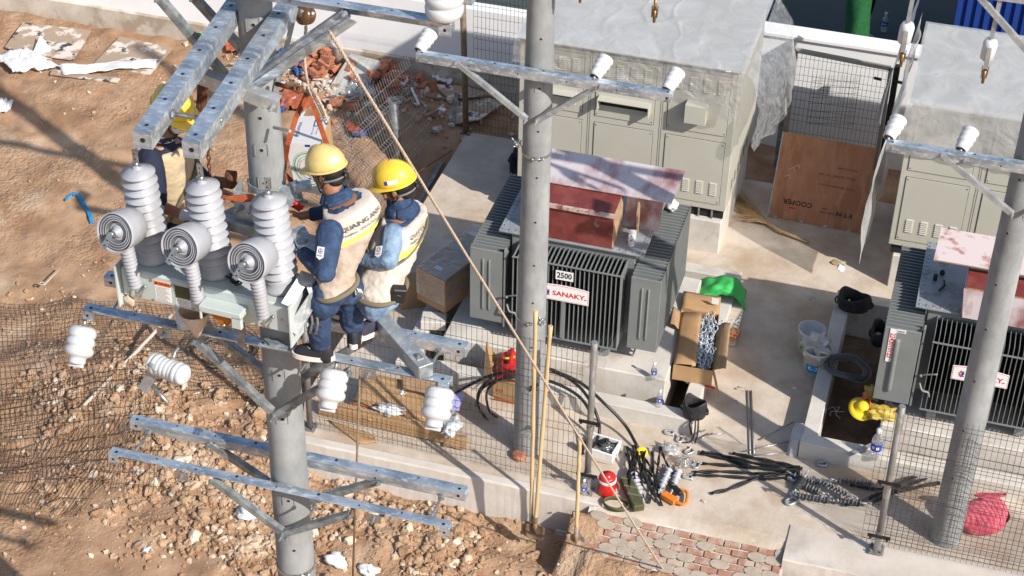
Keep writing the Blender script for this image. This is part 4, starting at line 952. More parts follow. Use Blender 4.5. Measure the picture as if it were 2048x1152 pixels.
# clamp bracket that ties the recloser to the pole
def clamp():
    t = thing('pole_clamp', (X0, Y0, 6.3), 'galvanized clamp bracket bolted round the near pole above the switch box', 'pole clamp')
    zt, zb = 6.56, 6.40; r = .115
    b = MB(); n = 14
    for (ra, rb, z0, z1) in ((r, r+.007, zb, zt),):
        pts = [(math.cos(a), math.sin(a)) for a in [math.radians(-165+150*i/n) for i in range(n+1)]]
        vs = []
        for (c, s_) in pts: vs += [(X0+ra*c,Y0+ra*s_,z0),(X0+rb*c,Y0+rb*s_,z0),(X0+rb*c,Y0+rb*s_,z1),(X0+ra*c,Y0+ra*s_,z1)]
        b.add(vs, [(i*4+j, i*4+(j+1) % 4, i*4+4+(j+1) % 4, i*4+4+j) for i in range(n) for j in range(4)])
    b.build('clamp_shell', 'galvp', t)
    b = MB(); b.box((X0-.15,Y0-.17,zb-.12),(X0-.142,Y0-.05,zt)); b.box((X0-.15,Y0-.178,zb-.12),(X0+.0,Y0-.170,zt-.005)); b.box((X0-.07,Y0-.20,5.9),(X0+.03,Y0-.18,zb-.12)); b.build('bracket', 'galvp', t, bevel=.002)
    b = MB(); b.bar((X0+.10,Y0-.06,6.47),(X0+.20,Y0+.03,6.50), .01, .16, (0,0,1)); b.bar((X0+.17,Y0+.0,6.53),(X0+.27,Y0+.03,6.55), .05, .05, (0,0,1)); b.build('side_lug', 'galv', t)
    for (a, d) in (((X0-.10,Y0-.18,6.44),(-.3,-1,.1)),((X0+.01,Y0-.18,6.46),(.3,-1,.2)),((X0-.03,Y0-.18,6.46),(-.1,-1,-.2))):
        b = MB(); bolt(b, a, d, .07, .010); b.build('clamp_bolt', 'steel', t)
clamp()
p = PY(443,396,8.2); q = PY(508,404,8.2); b = MB(); b.add([PY(440,393,8.15),PY(508,387,8.15),PY(510,402,8.13),PY(480,405,8.1),PY(440,395,8.13)], [(0,4,3,2,1)]); tag(b.build('orange_strap', 'sling', solid=.004), 'flat orange strap across the front of the pole clamp', 'strap')
# upright ribbed insulator behind the switch box and the paper cone
p = PY(371,664,8.22); pr = [(0,0),(.06,0)]
for j in range(6): z = .02+j*.05; pr += [(.045,z),(.062,z+.018),(.060,z+.028),(.046,z+.046)]
b = MB(); b.lathe(pr+[(.04,.33),(0,.33)], axis((p.x,YF,5.44), (0,0,1)), 24); tag(b.build('ribbed_insulator', 'porc'), 'ribbed pale insulator standing on the crossarm under the switch box', 'insulator')
a, c_, d_, e_ = PY(352,612,8.1), PY(432,622,8.1), PY(402,660,8.05), PY(375,628,8.0)
b = MB(); b.lathe([(.10,0),(.085,-.05),(.03,-.17),(.006,-.22)], axis((a+c_)/2+V(0,-.02,.0), (.0,0,1)), 16); tag(b.build('paper_cone', 'stone', solid=.003), 'tan paper cone hanging point down under the switch box', 'paper')
# slack insulator with bracket hanging under the left arm
def hang():
    t = thing('hanging_insulator', PY(320,740,8.1), 'white ribbed insulator hanging sideways with a steel bracket below the switch box', 'insulator')
    a = PY(302,724,8.08); c = PY(372,752,8.0); L = (c-a).length; pr = [(0,0),(.05,.0)]
    for j in range(8): z = .01+j*(L-.02)/8; g = (L-.02)/8; pr += [(.062,z),(.079 if j in (1,6) else .073,z+g*.4),(.064,z+g*.95)]
    b = MB(); b.lathe(pr+[(.05,L),(0,L)], axis(a, c-a), 26); b.build('body', 'porc', t)
    b = MB(); p, q = PY(308,742,8.05), PY(288,778,8.05); b.bar(p, q, .07, .05, (0,-1,.3)); b.tube([PY(300,726,8.02), PY(315,742,8.0)], .02, 8); b.build('bracket', 'galvp', t, bevel=.004)
    b = MB(); b.tube([PY(305,772,8.05), PY(336,806,8.0)], .014, 8); b.build('tail_rod', 'steel', t)
    b = MB(); b.tube(bez([PY(347,716,8.05), PY(350,705,8.08), PY(357,695,8.12)], 5), .012, 8, 0); b.build('hook', 'steel', t)
hang()
# white beam lying across the two arms
p0, p1 = G(752,622,5.52), G(852,735,5.52)
t = thing('white_beam', p1, 'pale square steel tube lying across the crossarms by the second worker\'s foot', 'steel beam')
d = (p1-p0).normalized(); p0 = p0-d*.02; z = .052
b = MB(); b.bar(V(p0.x,p0.y,5.434+z), V(p1.x,p1.y,5.434+z), .10, .10); b.build('tube', 'galvp', t, bevel=.003)
b = MB(); c = V(p1.x,p1.y,5.434+z)+d*.001; b.bar(c, c+d*.002, .092, .092); b.build('open_end', 'galvg', t)
b = MB(); c = V(p1.x,p1.y,5.434+.1025)-d*.10; b.box((-.03,-.022,0),(.03,.022,.004),0,frame(c,d,z=(0,0,1))); bolt(b, c+V(0,0,.004), (0,0,1), .02, .009); b.build('washer_plate', 'steel', t)
# ================================================================ FENCES
def mesh_panel(parent, name, A, Bp, H, up, nrm, m='wire', sv=.054, sh=.155, r=.0023, folds=(.12,.42,.75), fold=.035, drape=None, seed=0, spikes=True):
    A = Vector(A); Bp = Vector(Bp); e = (Bp-A); L = e.length; e.normalize(); up = Vector(up).normalized(); nrm = Vector(nrm).normalized()
    def pt(s, h):
        o = 0
        for f in folds:
            d = abs(h/H-f)*H; o = max(o, fold*(1-d/.045)) if d < .045 else o
        if drape: return drape(s/L, h/H)
        return A+e*s+up*h+nrm*(o+.012*vn(s*1.5+seed, h*1.5))
    b = MB(); nv = int(L/sv); hs = [0, .07]
    hh = sorted(set([H*f+q for f in folds for q in (-.045,0,.045)]+[H*k/(14 if drape else 6) for k in range(15 if drape else 7)]))
    for k in range(nv+1): b.tube([pt(k*sv, h) for h in hh], r, 4, caps=False, smooth=False)
    nh = int(H/sh); zs = [H*f+q for f in folds for q in (-.045,.045)]; zs += [z for z in [sh*.4+i*sh for i in range(nh+1)] if z < H-.01 and min(abs(z-q) for q in zs) > .05]
    ns = max(2, int(L/(.10 if drape else .35)))
    for z in zs: b.tube([pt(L*i/ns, z)+nrm*r*1.5 for i in range(ns+1)], r, 4, caps=False, smooth=False)
    return b.build(name, m, parent)
def fpost(parent, p, top, r=.033, m='post', name='post', wrap=False):
    b = MB(); p = Vector(p); top = Vector(top); b.tube([p, top], r, 14); b.box((p.x-.07,p.y-.07,p.z),(p.x+.07,p.y+.07,p.z+.01)); d = (top-p).normalized()
    for z in (.03, .0): pass
    o = b.build(name, m, parent)
    for q in (-1, 1):
        for w in (-1, 1):
            b = MB(); b.lathe([(.009,0),(.009,.03),(0,.03)], Matrix.Translation((p.x+.05*q,p.y+.05*w,p.z+.01)), 6, smooth=False); b.build('anchor_bolt', 'steel', o)
    if wrap:
        b = MB()
        for z0, z1, rr in ((.0,.28,1.5),(1.62,1.86,1.7),(.75,.95,1.25)):
            c0 = p.lerp(top, z0/1.95); c1 = p.lerp(top, z1/1.95); L = (c1-c0).length
            def fn(u, v, c0=c0, rr=rr, L=L): a = 2*PI*u; R = r*(1.08+(rr-1)*abs(vn(a*1.3+z0, v*5))); return (c0+d*L*v).to_tuple()[0]+R*math.cos(a), (c0+d*L*v).y+R*math.sin(a), (c0+d*L*v).z
            b.grid(fn, 18, 8); b.build('film_wrap', 'film', o); b = MB()
        def tail(u, v): return (top.x+.03+.10*u+.02*vn(u*7,v*5), top.y-.03+.02*vn(u*5, v*9), top.z-.05-.42*v-.08*u)
        b.grid(tail, 5, 9); b.build('film_tail', 'film', o)
    return o
t = thing('mesh_fence', (-4.4,13.27,0), 'wire mesh fence with folded wires standing on the left edge beam', 'fence')
fpost(t, (-5.93,13.345,.0), (-5.91,13.345,1.94)); fpost(t, (-2.88,13.275,.0), (-2.885,13.27,1.93), wrap=True)
mesh_panel(t, 'mesh_panel', (-5.85,13.31,.05), (-2.97,13.27,.05), 1.78, (0,0,1), (0,-1,0))
t = thing('mesh_fence', (1.6,13.27,0), 'wire mesh fence with a filmed post at the lower right corner', 'fence')
fpost(t, (.067,13.274,.035), (.052,13.27,1.88), wrap=True)
mesh_panel(t, 'mesh_panel', (-.10,13.30,.08), (3.0,13.30,.08), 1.72, (0,0,1), (0,-1,0), seed=4)
mesh_panel(t, 'mesh_panel', (.12,13.36,.08), (3.0,13.36,.08), 1.66, (0,0,1), (0,-1,0), seed=7)
for z in (.25, .95):
    for x in (-2.88, .067):
        b = MB(); b.bar((x-.11,13.235,z),(x+.11,13.235,z), .02, .03); b.lathe([(.014,0),(.014,.02),(0,.02)], axis((x-.08,13.22,z),(0,-1,0)), 6, smooth=False); b.lathe([(.014,0),(.014,.02),(0,.02)], axis((x+.08,13.22,z),(0,-1,0)), 6, smooth=False); b.build('mesh_clip', 'rubber', [o for o in COL.objects if o.name.startswith('mesh_fence')][0 if x < -1 else 1])
# fence behind, left of the wide cabinet
t = thing('mesh_fence', (-5.6,19.6,0), 'dark wire mesh fence with a brown post in the shade left of the wide cabinet', 'fence')
fpost(t, (-6.17,19.58,.0), (-6.22,19.55,2.35), .04, 'rod', wrap=False)
mesh_panel(t, 'mesh_panel', (-6.08,19.6,.75), (-5.02,19.6,.75), 1.7, (0,0,1), (0,-1,0), 'wireg')
mesh_panel(t, 'mesh_panel', (-6.1,19.62,.0), (-5.02,19.62,.0), .7, (0,0,1), (0,-1,0), 'wire')
t = thing('steel_post', (-6.35,19.2,-.4), 'thin grey post stuck in the trench by the dark fence', 'post')
b = MB(); p = G(904,275,-.3); q = PY(913,185,p.y+.1); b.bar(p, q, .05, .03, (0,-1,0)); b.build('post_shaft', 'galvg', t)
# leaning side fence between soil and slab
t = thing('mesh_fence', (-6.7,18,-.4), 'mesh fence panels leaning outwards along the left edge of the slab', 'fence')
p = G(800,338,-.35); q = PY(787,205,p.y); o = fpost(t, p, q, .045, 'galvg')
b = MB(); d = q-p
def wrapf(u, v): a = 2*PI*u; R = .06+.03*abs(vn(a*1.2, v*6)); c = p.lerp(q, .62+.42*v); return (c.x+R*math.cos(a), c.y+R*math.sin(a), c.z)
b.grid(wrapf, 18, 14); b.build('film_wrap', 'film', o)
mesh_panel(t, 'mesh_panel', (-6.62,19.7,-.35), (-6.95,18.0,-.4), 1.45, (-.25,-.12,1), (1,0,0), 'galvp', r=.0024)
mesh_panel(t, 'mesh_panel', (-6.85,18.6,-.45), (-6.6,16.9,-.5), 1.35, (-.75,.1,.8), (1,0,0), 'galvg', seed=3)
mesh_panel(t, 'mesh_panel', (-6.38,18.2,-.55), (-6.22,16.2,-.55), .95, (-.12,0,1), (1,0,0), 'wire', seed=8)
b = MB(); b.bar(G(905,290,-.3), G(835,410,-.5), .05, .04); b.build('fallen_rail', 'galvg', t)
b = MB(); b.tube([G(835,345,-.1), G(905,300,.05)], .008, 6); tag(b.build('rusty_bar', 'rust'), 'thin rusty bar sticking over the trench edge', 'steel bar')
M['wired'] = mat('black_mesh_wire', (.045,.038,.032), .6, .2)
# fallen mesh panels over the rubble
def drape_fn(c, hgt, sd):
    c = [Vector(q) for q in c]
    def f(u, v):
        p = (c[0]*(1-u)+c[1]*u)*(1-v)+(c[3]*(1-u)+c[2]*u)*v
        bow = .05*vn(u*14+sd, v*4)+.10*math.sin(u*PI)*abs(math.sin(v*PI*3.1))+.16*math.exp(-((v-.55)/.12)**2)*(.4+.6*math.sin(u*5+sd))
        p = Vector((p.x+.03*vn(u*3+sd, v*3), p.y+.04*vn(v*4, u*4+sd), 0)); p.z = ground_h(p.x, p.y)*.6-.4*.4+hgt+.05*bow/.1*.6+.05*vn(u*6+sd, v*5); return p
    return f
gA = [G(x,y,-.35) for x, y in ((-90,605),(520,618),(575,800),(-70,905))]
gB = [G(x,y,-.35) for x, y in ((-60,820),(345,748),(335,1000),(-60,950))]
gC = [G(x,y,-.35) for x, y in ((-70,930),(330,830),(160,1040),(-80,1000))]
for c, hg, lab, sd in ((gA,.10,'large fallen sheet of dark wire mesh bulging over the mound below the switch box',0),(gB,.13,'fallen wire mesh sheet lying over the left end of the clods',2.5),(gC,.09,'lowest fallen wire mesh sheet at the left edge of the picture',5)):
    L = (c[1]-c[0]).length; H = (c[3]-c[0]).length
    o = mesh_panel(None, 'fallen_mesh', (0,0,0), (L,0,0), H, (0,1,0), (0,0,1), sh=.10, sv=.058, r=.0026, m='wired', drape=drape_fn(c, hg, sd)); tag(o, lab, 'wire mesh', 'fallen wire mesh sheets')
# gate
t = thing('mesh_gate', (-1.6,20.55,0), 'beige framed mesh gate in front of the white wall behind the leaning plywood board', 'gate')
def gp(x, y): return PY(x, y, 20.35)
c = [gp(1592,100), gp(1782,137), gp(1736,330), gp(1570,300)]
b = MB(); 
b.bar(c[0], c[1], .05, .05, (0,-1,0)); b.bar(c[1], V(c[1].x,c[1].y,.0), .05, .05, (0,-1,0)); b.bar(V(c[0].x,c[0].y,c[0].z), V(c[0].x,c[0].y,0.0), .05, .05, (0,-1,0)); b.bar(V(c[0].x,20.35,.05), V(c[1].x,20.35,.05), .05, .045, (0,-1,0)); b.build('frame', 'gatef', t)
mesh_panel(t, 'mesh_panel', (c[0].x+.03,20.36,.08), (c[1].x-.03,20.36,.08), c[0].z-.12, (0,0,1), (0,-1,0), 'wireg', folds=(.35,.7), sh=.12)
mesh_panel(t, 'mesh_panel', (c[0].x+.25,20.42,.45), (c[0].x+.85,20.42,.55), .75, (0,0,1), (0,-1,0), 'wireg', folds=(.5,), sh=.09, sv=.04)
b = MB(); b.box((c[0].x-.10,20.33,-.2),(c[0].x-.035,20.42,c[0].z+.06)); b.build('gate_post', 'galvg', t)
b = MB(); b.box((c[1].x+.035,20.33,-.2),(c[1].x+.11,20.42,c[1].z+.04)); b.build('gate_post', 'rubber', t)
for x in (-.14,.12): b = MB(); b.tube([(c[1].x+x-.05,20.30,c[1].z-.14),(c[1].x+x+.05,20.30,c[1].z-.15)], .02, 8); b.build('latch', 'rubber', t)
# leaning plywood with printing
p0, p1 = G(1537,432,0.01), G(1720,467,0.01); q0 = PY(1562,263,19.25); q1 = PY(1749,296,19.25)
t = thing('plywood_board', (p0+p1)/2, 'brown plywood crate side with upside down printing leaning against the gate', 'plywood board')
ex = (p1-p0).normalized(); up = ((q0-p0)+(q1-p1)).normalized(); up = (up-ex*up.dot(ex)).normalized(); L = (p1-p0).length; H = (q0-p0).length
T = frame(p0, ex, up)
b = MB(); b.box((0,0,-.014),(L,H,0),0,T)
def tx(u, v): return T @ Matrix.Translation((L*u, H*v, .0015)) @ Matrix.Rotation(PI, 4, 'Z')
b.text('COOPER', .088, tx(.285,.215), 1, .0022, 1.05); b.box((-.042,-.012,0),(.042,.012,.001), 2, T @ Matrix.Translation((L*.235,H*.145,.001)) @ Matrix.Rotation(.0,4,'Z'))
b.text('E·T·N', .075, tx(.80,.175), 1, .003, 1.1); b.text('COOPER POWER', .028, tx(.625,.165), 1, .0003); b.text('SERIES', .026, tx(.585,.205), 1, .0003)
for (v, s, u) in ((.48,'VTG No: ZEC-T-2014 OUT 100-J10',.66),(.60,'Primary: Type-NSGB   15KV   60KV',.64),(.70,'Serial No: L714E0091',.74)): b.text(s, .034, tx(u,v), 1, 0, .9)
M['chalk'] = mat('chalk', (.62,.45,.30), .9)
for (u, v) in ((.12,.51),(.15,.60),(.20,.64)): b.box((-.035,-.004,0),(.035,.004,.001), 3, T @ Matrix.Translation((L*u,H*v,.001)) @ Matrix.Rotation(.6,4,'Z')); b.box((-.004,-.04,0),(.004,.02,.0012), 3, T @ Matrix.Translation((L*u+.03,H*v,.001)) @ Matrix.Rotation(.6,4,'Z'))
b.build('board', ['ply','inkk','inkr','chalk'], t)
b = MB(); b.box((-.012,0,-.012),(.0,H,.002),0,T); b.build('edge_strip', 'galvp', t)
for u in (.08,.36,.62,.88):
    b = MB(); b.box((-.02,-.035,.002),(.02,.02,.008),0,T @ Matrix.Translation((L*u,0.0,0))); b.lathe([(.008,0),(.008,.006),(0,.006)], T @ Matrix.Translation((L*u-.008,0,.008)), 8); b.lathe([(.008,0),(.008,.006),(0,.006)], T @ Matrix.Translation((L*u+.008,0,.008)), 8); b.build('clip', 'galvp', t)
# broom
t = thing('broom', G(1560,460,.02), 'straw broom lying on the slab in front of the leaning plywood board', 'broom')
b = MB(); b.tube([G(1520,435,.04), G(1560,462,.05), G(1618,484,.04)], [.03,.022,.016], 8); b.build('handle', 'straw', t)
b = MB(); rnd = random.Random(5); h = G(1535,448,.05)
for k in range(170):
    a = rnd.random(); e = G(1478+rnd.uniform(-18,12)+10*a, 378+62*a+rnd.uniform(-6,6), .02+.06*rnd.random()); mid = h.lerp(e, .5)+V(rnd.uniform(-.02,.02), rnd.uniform(-.02,.02), .03); b.tube([h, mid, e], .0028, 3, caps=False, smooth=False)
tag(b.build('bristles', 'straw', t), kind='stuff')

# ================================================================ LEFT SOIL THINGS
def plate(name, pts, z, th, m, label, cat, group=None, lift=0):
    b = MB(); P = [G(x, y, z) for x, y in pts]
    cx = sum((p.x for p in P))/len(P); cy = sum((p.y for p in P))/len(P); h = max(ground_h(cx, cy)+.02, -.6)+lift
    P = [G(x, y, h) for x, y in pts]; n = len(P)
    b.add([tuple(p) for p in P]+[(p.x,p.y,p.z+th) for p in P], [tuple(reversed(range(n))), tuple(range(n,2*n))]+[(i,(i+1) % n,n+(i+1) % n,n+i) for i in range(n)])
    return tag(b.build(name, m), label, cat, group)
plate('mud_board', ((46,47),(182,63),(147,121),(72,112),(10,96)), -.1, .02, 'board', 'mud smeared flat board lying by the wall at the far upper left', 'board', lift=.03)
plate('mud_board', ((240,75),(345,98),(300,150),(180,137)), -.1, .02, 'board', 'second mud smeared board lying on the soil right of the first', 'board', lift=.02)
plate('mud_board', ((105,140),(240,158),(235,166),(100,150)), -.1, .015, 'board', 'thin dark board edge showing under the white foam strip', 'board')
plate('mud_board', ((885,216),(950,192),(1010,205),(960,240),(905,250)), -.1, .02, 'board', 'dirty sheet lying in the shade in front of the dark fence', 'board', lift=.06)
plate('mud_board', ((862,170),(930,175),(985,190),(900,200)), -.1, .02, 'board', 'dirty sheet lying under the wall in the shade', 'board', lift=.04)
def draped(name, c, m, label, cat, amp=.03, lift=.03, nu=24, nv=10, sd=0, group=None, kind=None, th=.003):
    P = [G(x, y, -.15) for x, y in c]
    def f(u, v):
        p = (P[0]*(1-u)+P[1]*u)*(1-v)+(P[3]*(1-u)+P[2]*u)*v
        w = (vn(u*6+sd, v*4)+.5*vn(u*14, v*9+sd)); return (p.x+.02*w, p.y+.02*w, ground_h(p.x, p.y)+lift+amp*(w+.4))
    b = MB(); b.grid(f, nu, nv); return tag(b.build(name, m, solid=th), label, cat, group)
draped('foam_strip', ((118,150),(318,137),(312,158),(130,172)), 'foam', 'long white ribbed foam strip lying on the soil at the upper left', 'foam strip', .02, .05)
draped('foam_strip', ((-10,128),(60,122),(125,158),(30,170)), 'foam', 'crumpled white foam piece at the left edge below the mud boards', 'foam sheet', .07, .06, sd=3)
b = MB(); p = [G(52,146,-.1), G(85,98,-.1), G(112,118,-.1), G(78,152,-.1)]; p = [q+V(0,0,z) for q, z in zip(p, (.05,.22,.06,.05))]; b.add(p, [(0,1,2,3)]); tag(b.build('foam_sheet', 'foam', solid=.006), 'white folded foam triangle standing up beside the mud board', 'foam sheet')
b = MB(); p = [G(28,163,-.1), G(48,124,-.1), G(92,158,-.1), G(60,168,-.1)]; p = [q+V(0,0,z) for q, z in zip(p, (.03,.20,.03,.03))]; b.add(p, [(0,1,2,3)]); tag(b.build('foam_sheet', 'foam', solid=.006), 'white folded foam piece in front of the foam triangle', 'foam sheet')
draped('cloth_scrap', ((-8,205),(28,214),(22,232),(-8,238)), 'cloth', 'pale cyan and white rag at the left edge', 'rag', .04, .05)
_p = bez([G(128,391,-.15), G(142,383,-.15), G(156,384,-.15), G(165,397,-.15), G(175,410,-.15), G(182,429,-.15)], 5); b = MB()
def _bs(u, v):
    x = u*(len(_p)-1); i = min(int(x), len(_p)-2); q = _p[i].lerp(_p[i+1], x-i); d = (_p[i+1]-_p[i]).normalized(); w = .022+.016*abs(vn(u*9, 2)); s = V(-d.y, d.x, 0)
    return (q.x+s.x*w*(v-.5)*2, q.y+s.y*w*(v-.5)*2, ground_h(q.x, q.y)+.03+.025*vn(u*16, v*3))
b.grid(_bs, 30, 4); tag(b.build('blue_strip', 'teal', solid=.003), 'crumpled bright blue plastic strip lying on the left soil', 'plastic strip')
b = MB(); rnd = random.Random(77)
for k in range(150):
    x = rnd.gauss(-8.1, .95); y = min(20.75, 20.45-abs(rnd.gauss(0, .5)))
    if x > -6.3: x = rnd.uniform(-6.2,-5.1); y = rnd.uniform(19.9,20.7)
    L, w, h = rnd.choice(((.12,.03,.015),(.20,.04,.015),(.07,.05,.03),(.10,.08,.006),(.30,.03,.02))); m = rnd.choice((0,0,1,2,3,4,4))
    b.box((-L/2,-w/2,-h/2),(L/2,w/2,h/2), m, Matrix.Translation((x,y,ground_h(x,y)+.03+.04*rnd.random())) @ Euler((rnd.uniform(-.4,.4),rnd.uniform(-.4,.4),rnd.uniform(0,6.3))).to_matrix().to_4x4())
tag(b.build('building_debris', ['wtimber','brick','cloth','board','rod'], origin=(0,0,0)), 'broken boards, brick chips and paper scattered by the wall', 'debris', kind='stuff')
b = MB(); p, q = PY(345,636,13.1), G(138,850,-.25); p = G(345,636,-.05); n = 14
pts = [p.lerp(q, i/n)+V(.012*vn(i*.7,0), .012*vn(i*.6,3), .05) for i in range(n+1)]; b.tube(pts, [.022+.006*vn(i*.9,7) for i in range(n+1)], 7); tag(b.build('timber_pole', 'wtimber'), 'pale crooked timber pole lying across the fallen wire mesh', 'timber pole')
b = MB(); b.tube([G(88,575,-.3)+V(0,0,.03), G(122,540,-.3)+V(0,0,.03)], .010, 6); b.lathe([(.02,0),(.035,.0),(.035,.01),(.02,.01),(.02,0)], Matrix.Translation(G(84,570,-.3)+V(0,0,.02)), 14); tag(b.build('wooden_pin', 'wtimber'), 'thin pale stick with a ring end on the left soil', 'stick')
# coil of wire
b = MB(); c = G(450,700,-.3); rnd = random.Random(9)
for k in range(13):
    r = .30+.012*k*rnd.uniform(.6,1.1); dx, dy = rnd.uniform(-.03,.03), rnd.uniform(-.03,.03); tl = rnd.uniform(-.05,.05)
    b.tube([(c.x+dx+r*math.cos(a), c.y+dy+r*.95*math.sin(a), max(ground_h(c.x,c.y),-.45)+.05+.006*k+tl*math.cos(a+k)) for a in [2*PI*i/40 for i in range(41)]], .005, 5, caps=False)
tag(b.build('wire_coil', 'wire'), 'coil of dark steel wire lying behind the brace of the near pole', 'wire coil')
# bricks
def brick_mesh():
    b = MB(); L, w, h = .18, .08, .08
    b.box((-L/2,-w/2,-h/2),(L/2,w/2,h/2))
    for s in (-1, 1):
        for y in (-.019,.019):
            for z in (-.019,.019):
                T = frame((s*(L/2+.0006), y, z), (0,s,0), (0,0,1)); b.prism([(-.011,-.011),(.011,-.011),(.011,.011),(-.011,.011)], .0008, T, 1)
    for s in (-1, 1):
        for q in (-.025,0,.025): b.box((-L/2+.002,q-.003,s*(h/2)-.0012),(L/2-.002,q+.003,s*(h/2)+.0012), 2)
    o = b.build('brick', ['brick','rust','brick'], origin=(0,0,0), bevel=.002); return o
b0 = brick_mesh(); rnd = random.Random(21); first = True
piles = [((640,140),30,36,20,'orange hollow brick in the loose pile left of the pale board','loose bricks in the left pile'),
         ((775,165),42,26,30,'orange hollow brick in the loose pile right of the pale board','loose bricks in the right pile')]
for (c, sx, sy, n, lab, grp) in piles:
    pc = G(*c, -.1); placed = []
    for k in range(n):
        for _ in range(40):
            x = pc.x+rnd.gauss(0, sx*.0058); y = min(pc.y+rnd.gauss(-.08, .24), 20.72); lvl = 0
            near = sum(1 for q in placed if (q[0]-x)**2+(q[1]-y)**2 < .018); lvl = min(near, 3)
            if near < 4: break
        placed.append((x, y))
        loc = (x, y, ground_h(x, y)+.05+.062*lvl); rot = (rnd.choice((0,0,1.57,.5))+rnd.uniform(-.25,.25), rnd.uniform(-.45,.45)*(1 if lvl else .4), rnd.uniform(0,3.14))
        o = b0 if first else dup(b0, loc)
        o.location = loc; o.rotation_euler = rot; o['label'] = lab; o['category'] = 'brick'; o['group'] = grp; first = False
def brick(px, py, z, rot, lab):
    p = G(px, py, z); o = dup(b0, (p.x, p.y, z), lab, rot)
    if 'group' in o: del o['group']
    return o
brick(868,172,.03,(0,1.45,.2),'single orange brick standing on end against the base of the white wall')
brick(575,345,-.28,(0,.1,.4),'orange brick lying alone behind the near pole') if False else None
for (x, y, lab, a) in ((672,205,'dark dirty brick lying in front of the pale board',.2),(705,214,'second dark dirty brick lying in front of the pale board',.5)):
    o = brick(x, y, ground_h(*G(x,y,-.2).xy)+.06, (0,0,a), lab)
# leaning pale board between the piles
p0, p1 = G(640,205,-.1), G(705,222,-.1); q0, q1 = PY(702,108,20.80), PY(762,140,20.80)
b = MB(); panel(b, p0, p1, q0, .02); tag(b.build('pale_board', mat('weathered_board', (.50,.50,.47), .85, 0, (.36,.35,.32), 9, stretch=(4,.5,1), bump=.002)), 'weathered pale board leaning on the wall between the two brick piles', 'board')
b = MB(); b.bar(G(658,213,-.1), G(705,228,-.1), .06, .03); tag(b.build('steel_profile', 'galvp'), 'short pale steel profile lying in front of the brick piles', 'steel profile')
b = MB(); b.bar(G(548,150,-.1)+V(0,0,.15), G(592,110,-.1)+V(0,0,.2), .05, .02); tag(b.build('timber_offcut', 'wtimber'), 'short pale timber offcut left of the left brick pile', 'timber')
for (c, m, lab, cat, am, sd) in (
   (((548,128),(590,118),(596,138),(552,150)),'blue','crumpled blue tarp scrap beside the near pole','tarp',.12,1),(((448,98),(500,104),(520,125),(455,122)),'redstrip','orange and blue cloth scrap left of the near pole','rag',.06,2),
   (((568,192),(640,215),(610,240),(560,232)),'redstrip','orange cloth lying behind the hanging carton','rag',.05,3),(((585,60+100),(612,118),(618,150),(596,170)),'blue','small dark blue tarp scrap on the left brick pile','tarp',.10,4),
   (((548,218),(575,222),(568,245),(545,240)),'blue','blue cloth patch at the near pole behind the carton','rag',.04,6),
   (((690,262),(742,272),(728,288),(700,284)),'redstrip','orange cloth scrap on the soil under the rope','rag',.03,5),(((706,276),(748,278),(730,290),(704,290)),'blue','small blue cloth scrap beside the orange one under the rope','rag',.03,8),
   (((745,118),(775,130),(770,155),(742,150)),'cloth','white plastic bag on the right brick pile','plastic bag',.14,7),(((768,172),(818,185),(805,202),(775,195)),'cloth','white printed bag in front of the right brick pile','plastic bag',.10,9),
   (((702,188),(742,190),(755,218),(698,215)),'film','clear plastic bag in front of the pale board','plastic bag',.14,10),(((862,160),(905,180),(900,188),(865,176)),'cloth','torn white wrapping in the shade below the wall','plastic bag',.05,11)):
    draped('cloth_scrap' if cat == 'rag' else cat.replace(' ', '_'), c, m, lab, cat, am, .06, 18, 12, sd)
for (x, y, s, lab) in ((498,1035,.12,'white torn bag among the clods just left of the near pole'),(575,1120,.10,'large white chunk at the bottom edge beside the near pole'),(738,1142,.09,'small white bag at the bottom edge right of the near pole'),(672,1125,.10,'crumpled white paper at the bottom edge right of the near pole'),(295,1102,.05,'small white lump near the bottom left')):
    p = G(x, y, -.4); b = MB(); b.ball((p.x,p.y,ground_h(p.x,p.y)+s*.4), (s,s*.8,s*.5), 0, 16, 10, 1.0); tag(b.build('white_scrap', 'cloth'), lab, 'scrap')
# rail and thin rod, spades
b = MB(); p, q = G(1112,1056,-.20), G(1308,1118,-.42)
p.z = -.30; b.bar(p+V(0,0,.05), q+V(0,0,.05), .05, .02); b.bar(p+V(0,-.02,.075), q+V(0,-.02,.075), .004, .03); tag(b.build('steel_channel', 'galvp'), 'long thin steel channel lying on the soil at the foot of the beam', 'steel channel')
b = MB(); p, q = PY(720,738,11.0), PY(705,1175,10.6); b.tube([p, q], .010, 8); b.tube([q, q-V(0,0,1.5)], .010, 8); tag(b.build('ground_rod', 'rod'), 'thin brown upright rod between the arms right of the near pole', 'rod')
def spade(tx, ty, bx, by, Yt, Yb, lab, blade, back=False):
    t0 = PY(tx, ty, Yt); e = G(bx, by, -.42) if Yb is None else PY(bx, by, Yb)
    t = thing('spade', e, lab, 'spade', None); d = (t0-e).normalized(); n = 16; b = MB()
    pts = [e.lerp(t0, i/n)+V(.006*vn(i*.8,tx), 0, 0) for i in range(n+1)]
    b.tube(pts, [.019 if i % 4 else .023 for i in range(n+1)], 10); b.build('handle', 'bamboo', t)
    b = MB(); s = -1
    w = .10; s0 = e+d*.02; side = d.cross(V(0,-1,.25)).normalized(); nr = side.cross(d).normalized()
    def fb(u, v):
        x = (u-.5)*2; ww = w*(1 if v < .6 else math.sqrt(max(0, 1-((v-.6)/.42)**2))); return s0-d*(v*blade)+side*(x*ww)+nr*(-.025*(1-x*x))
    b.grid(fb, 8, 12); b.tube([e+d*.14, e-d*.07], [.022,.016], 10); b.build('blade', 'earthdark' if back else 'galvgd', t, solid=.004)
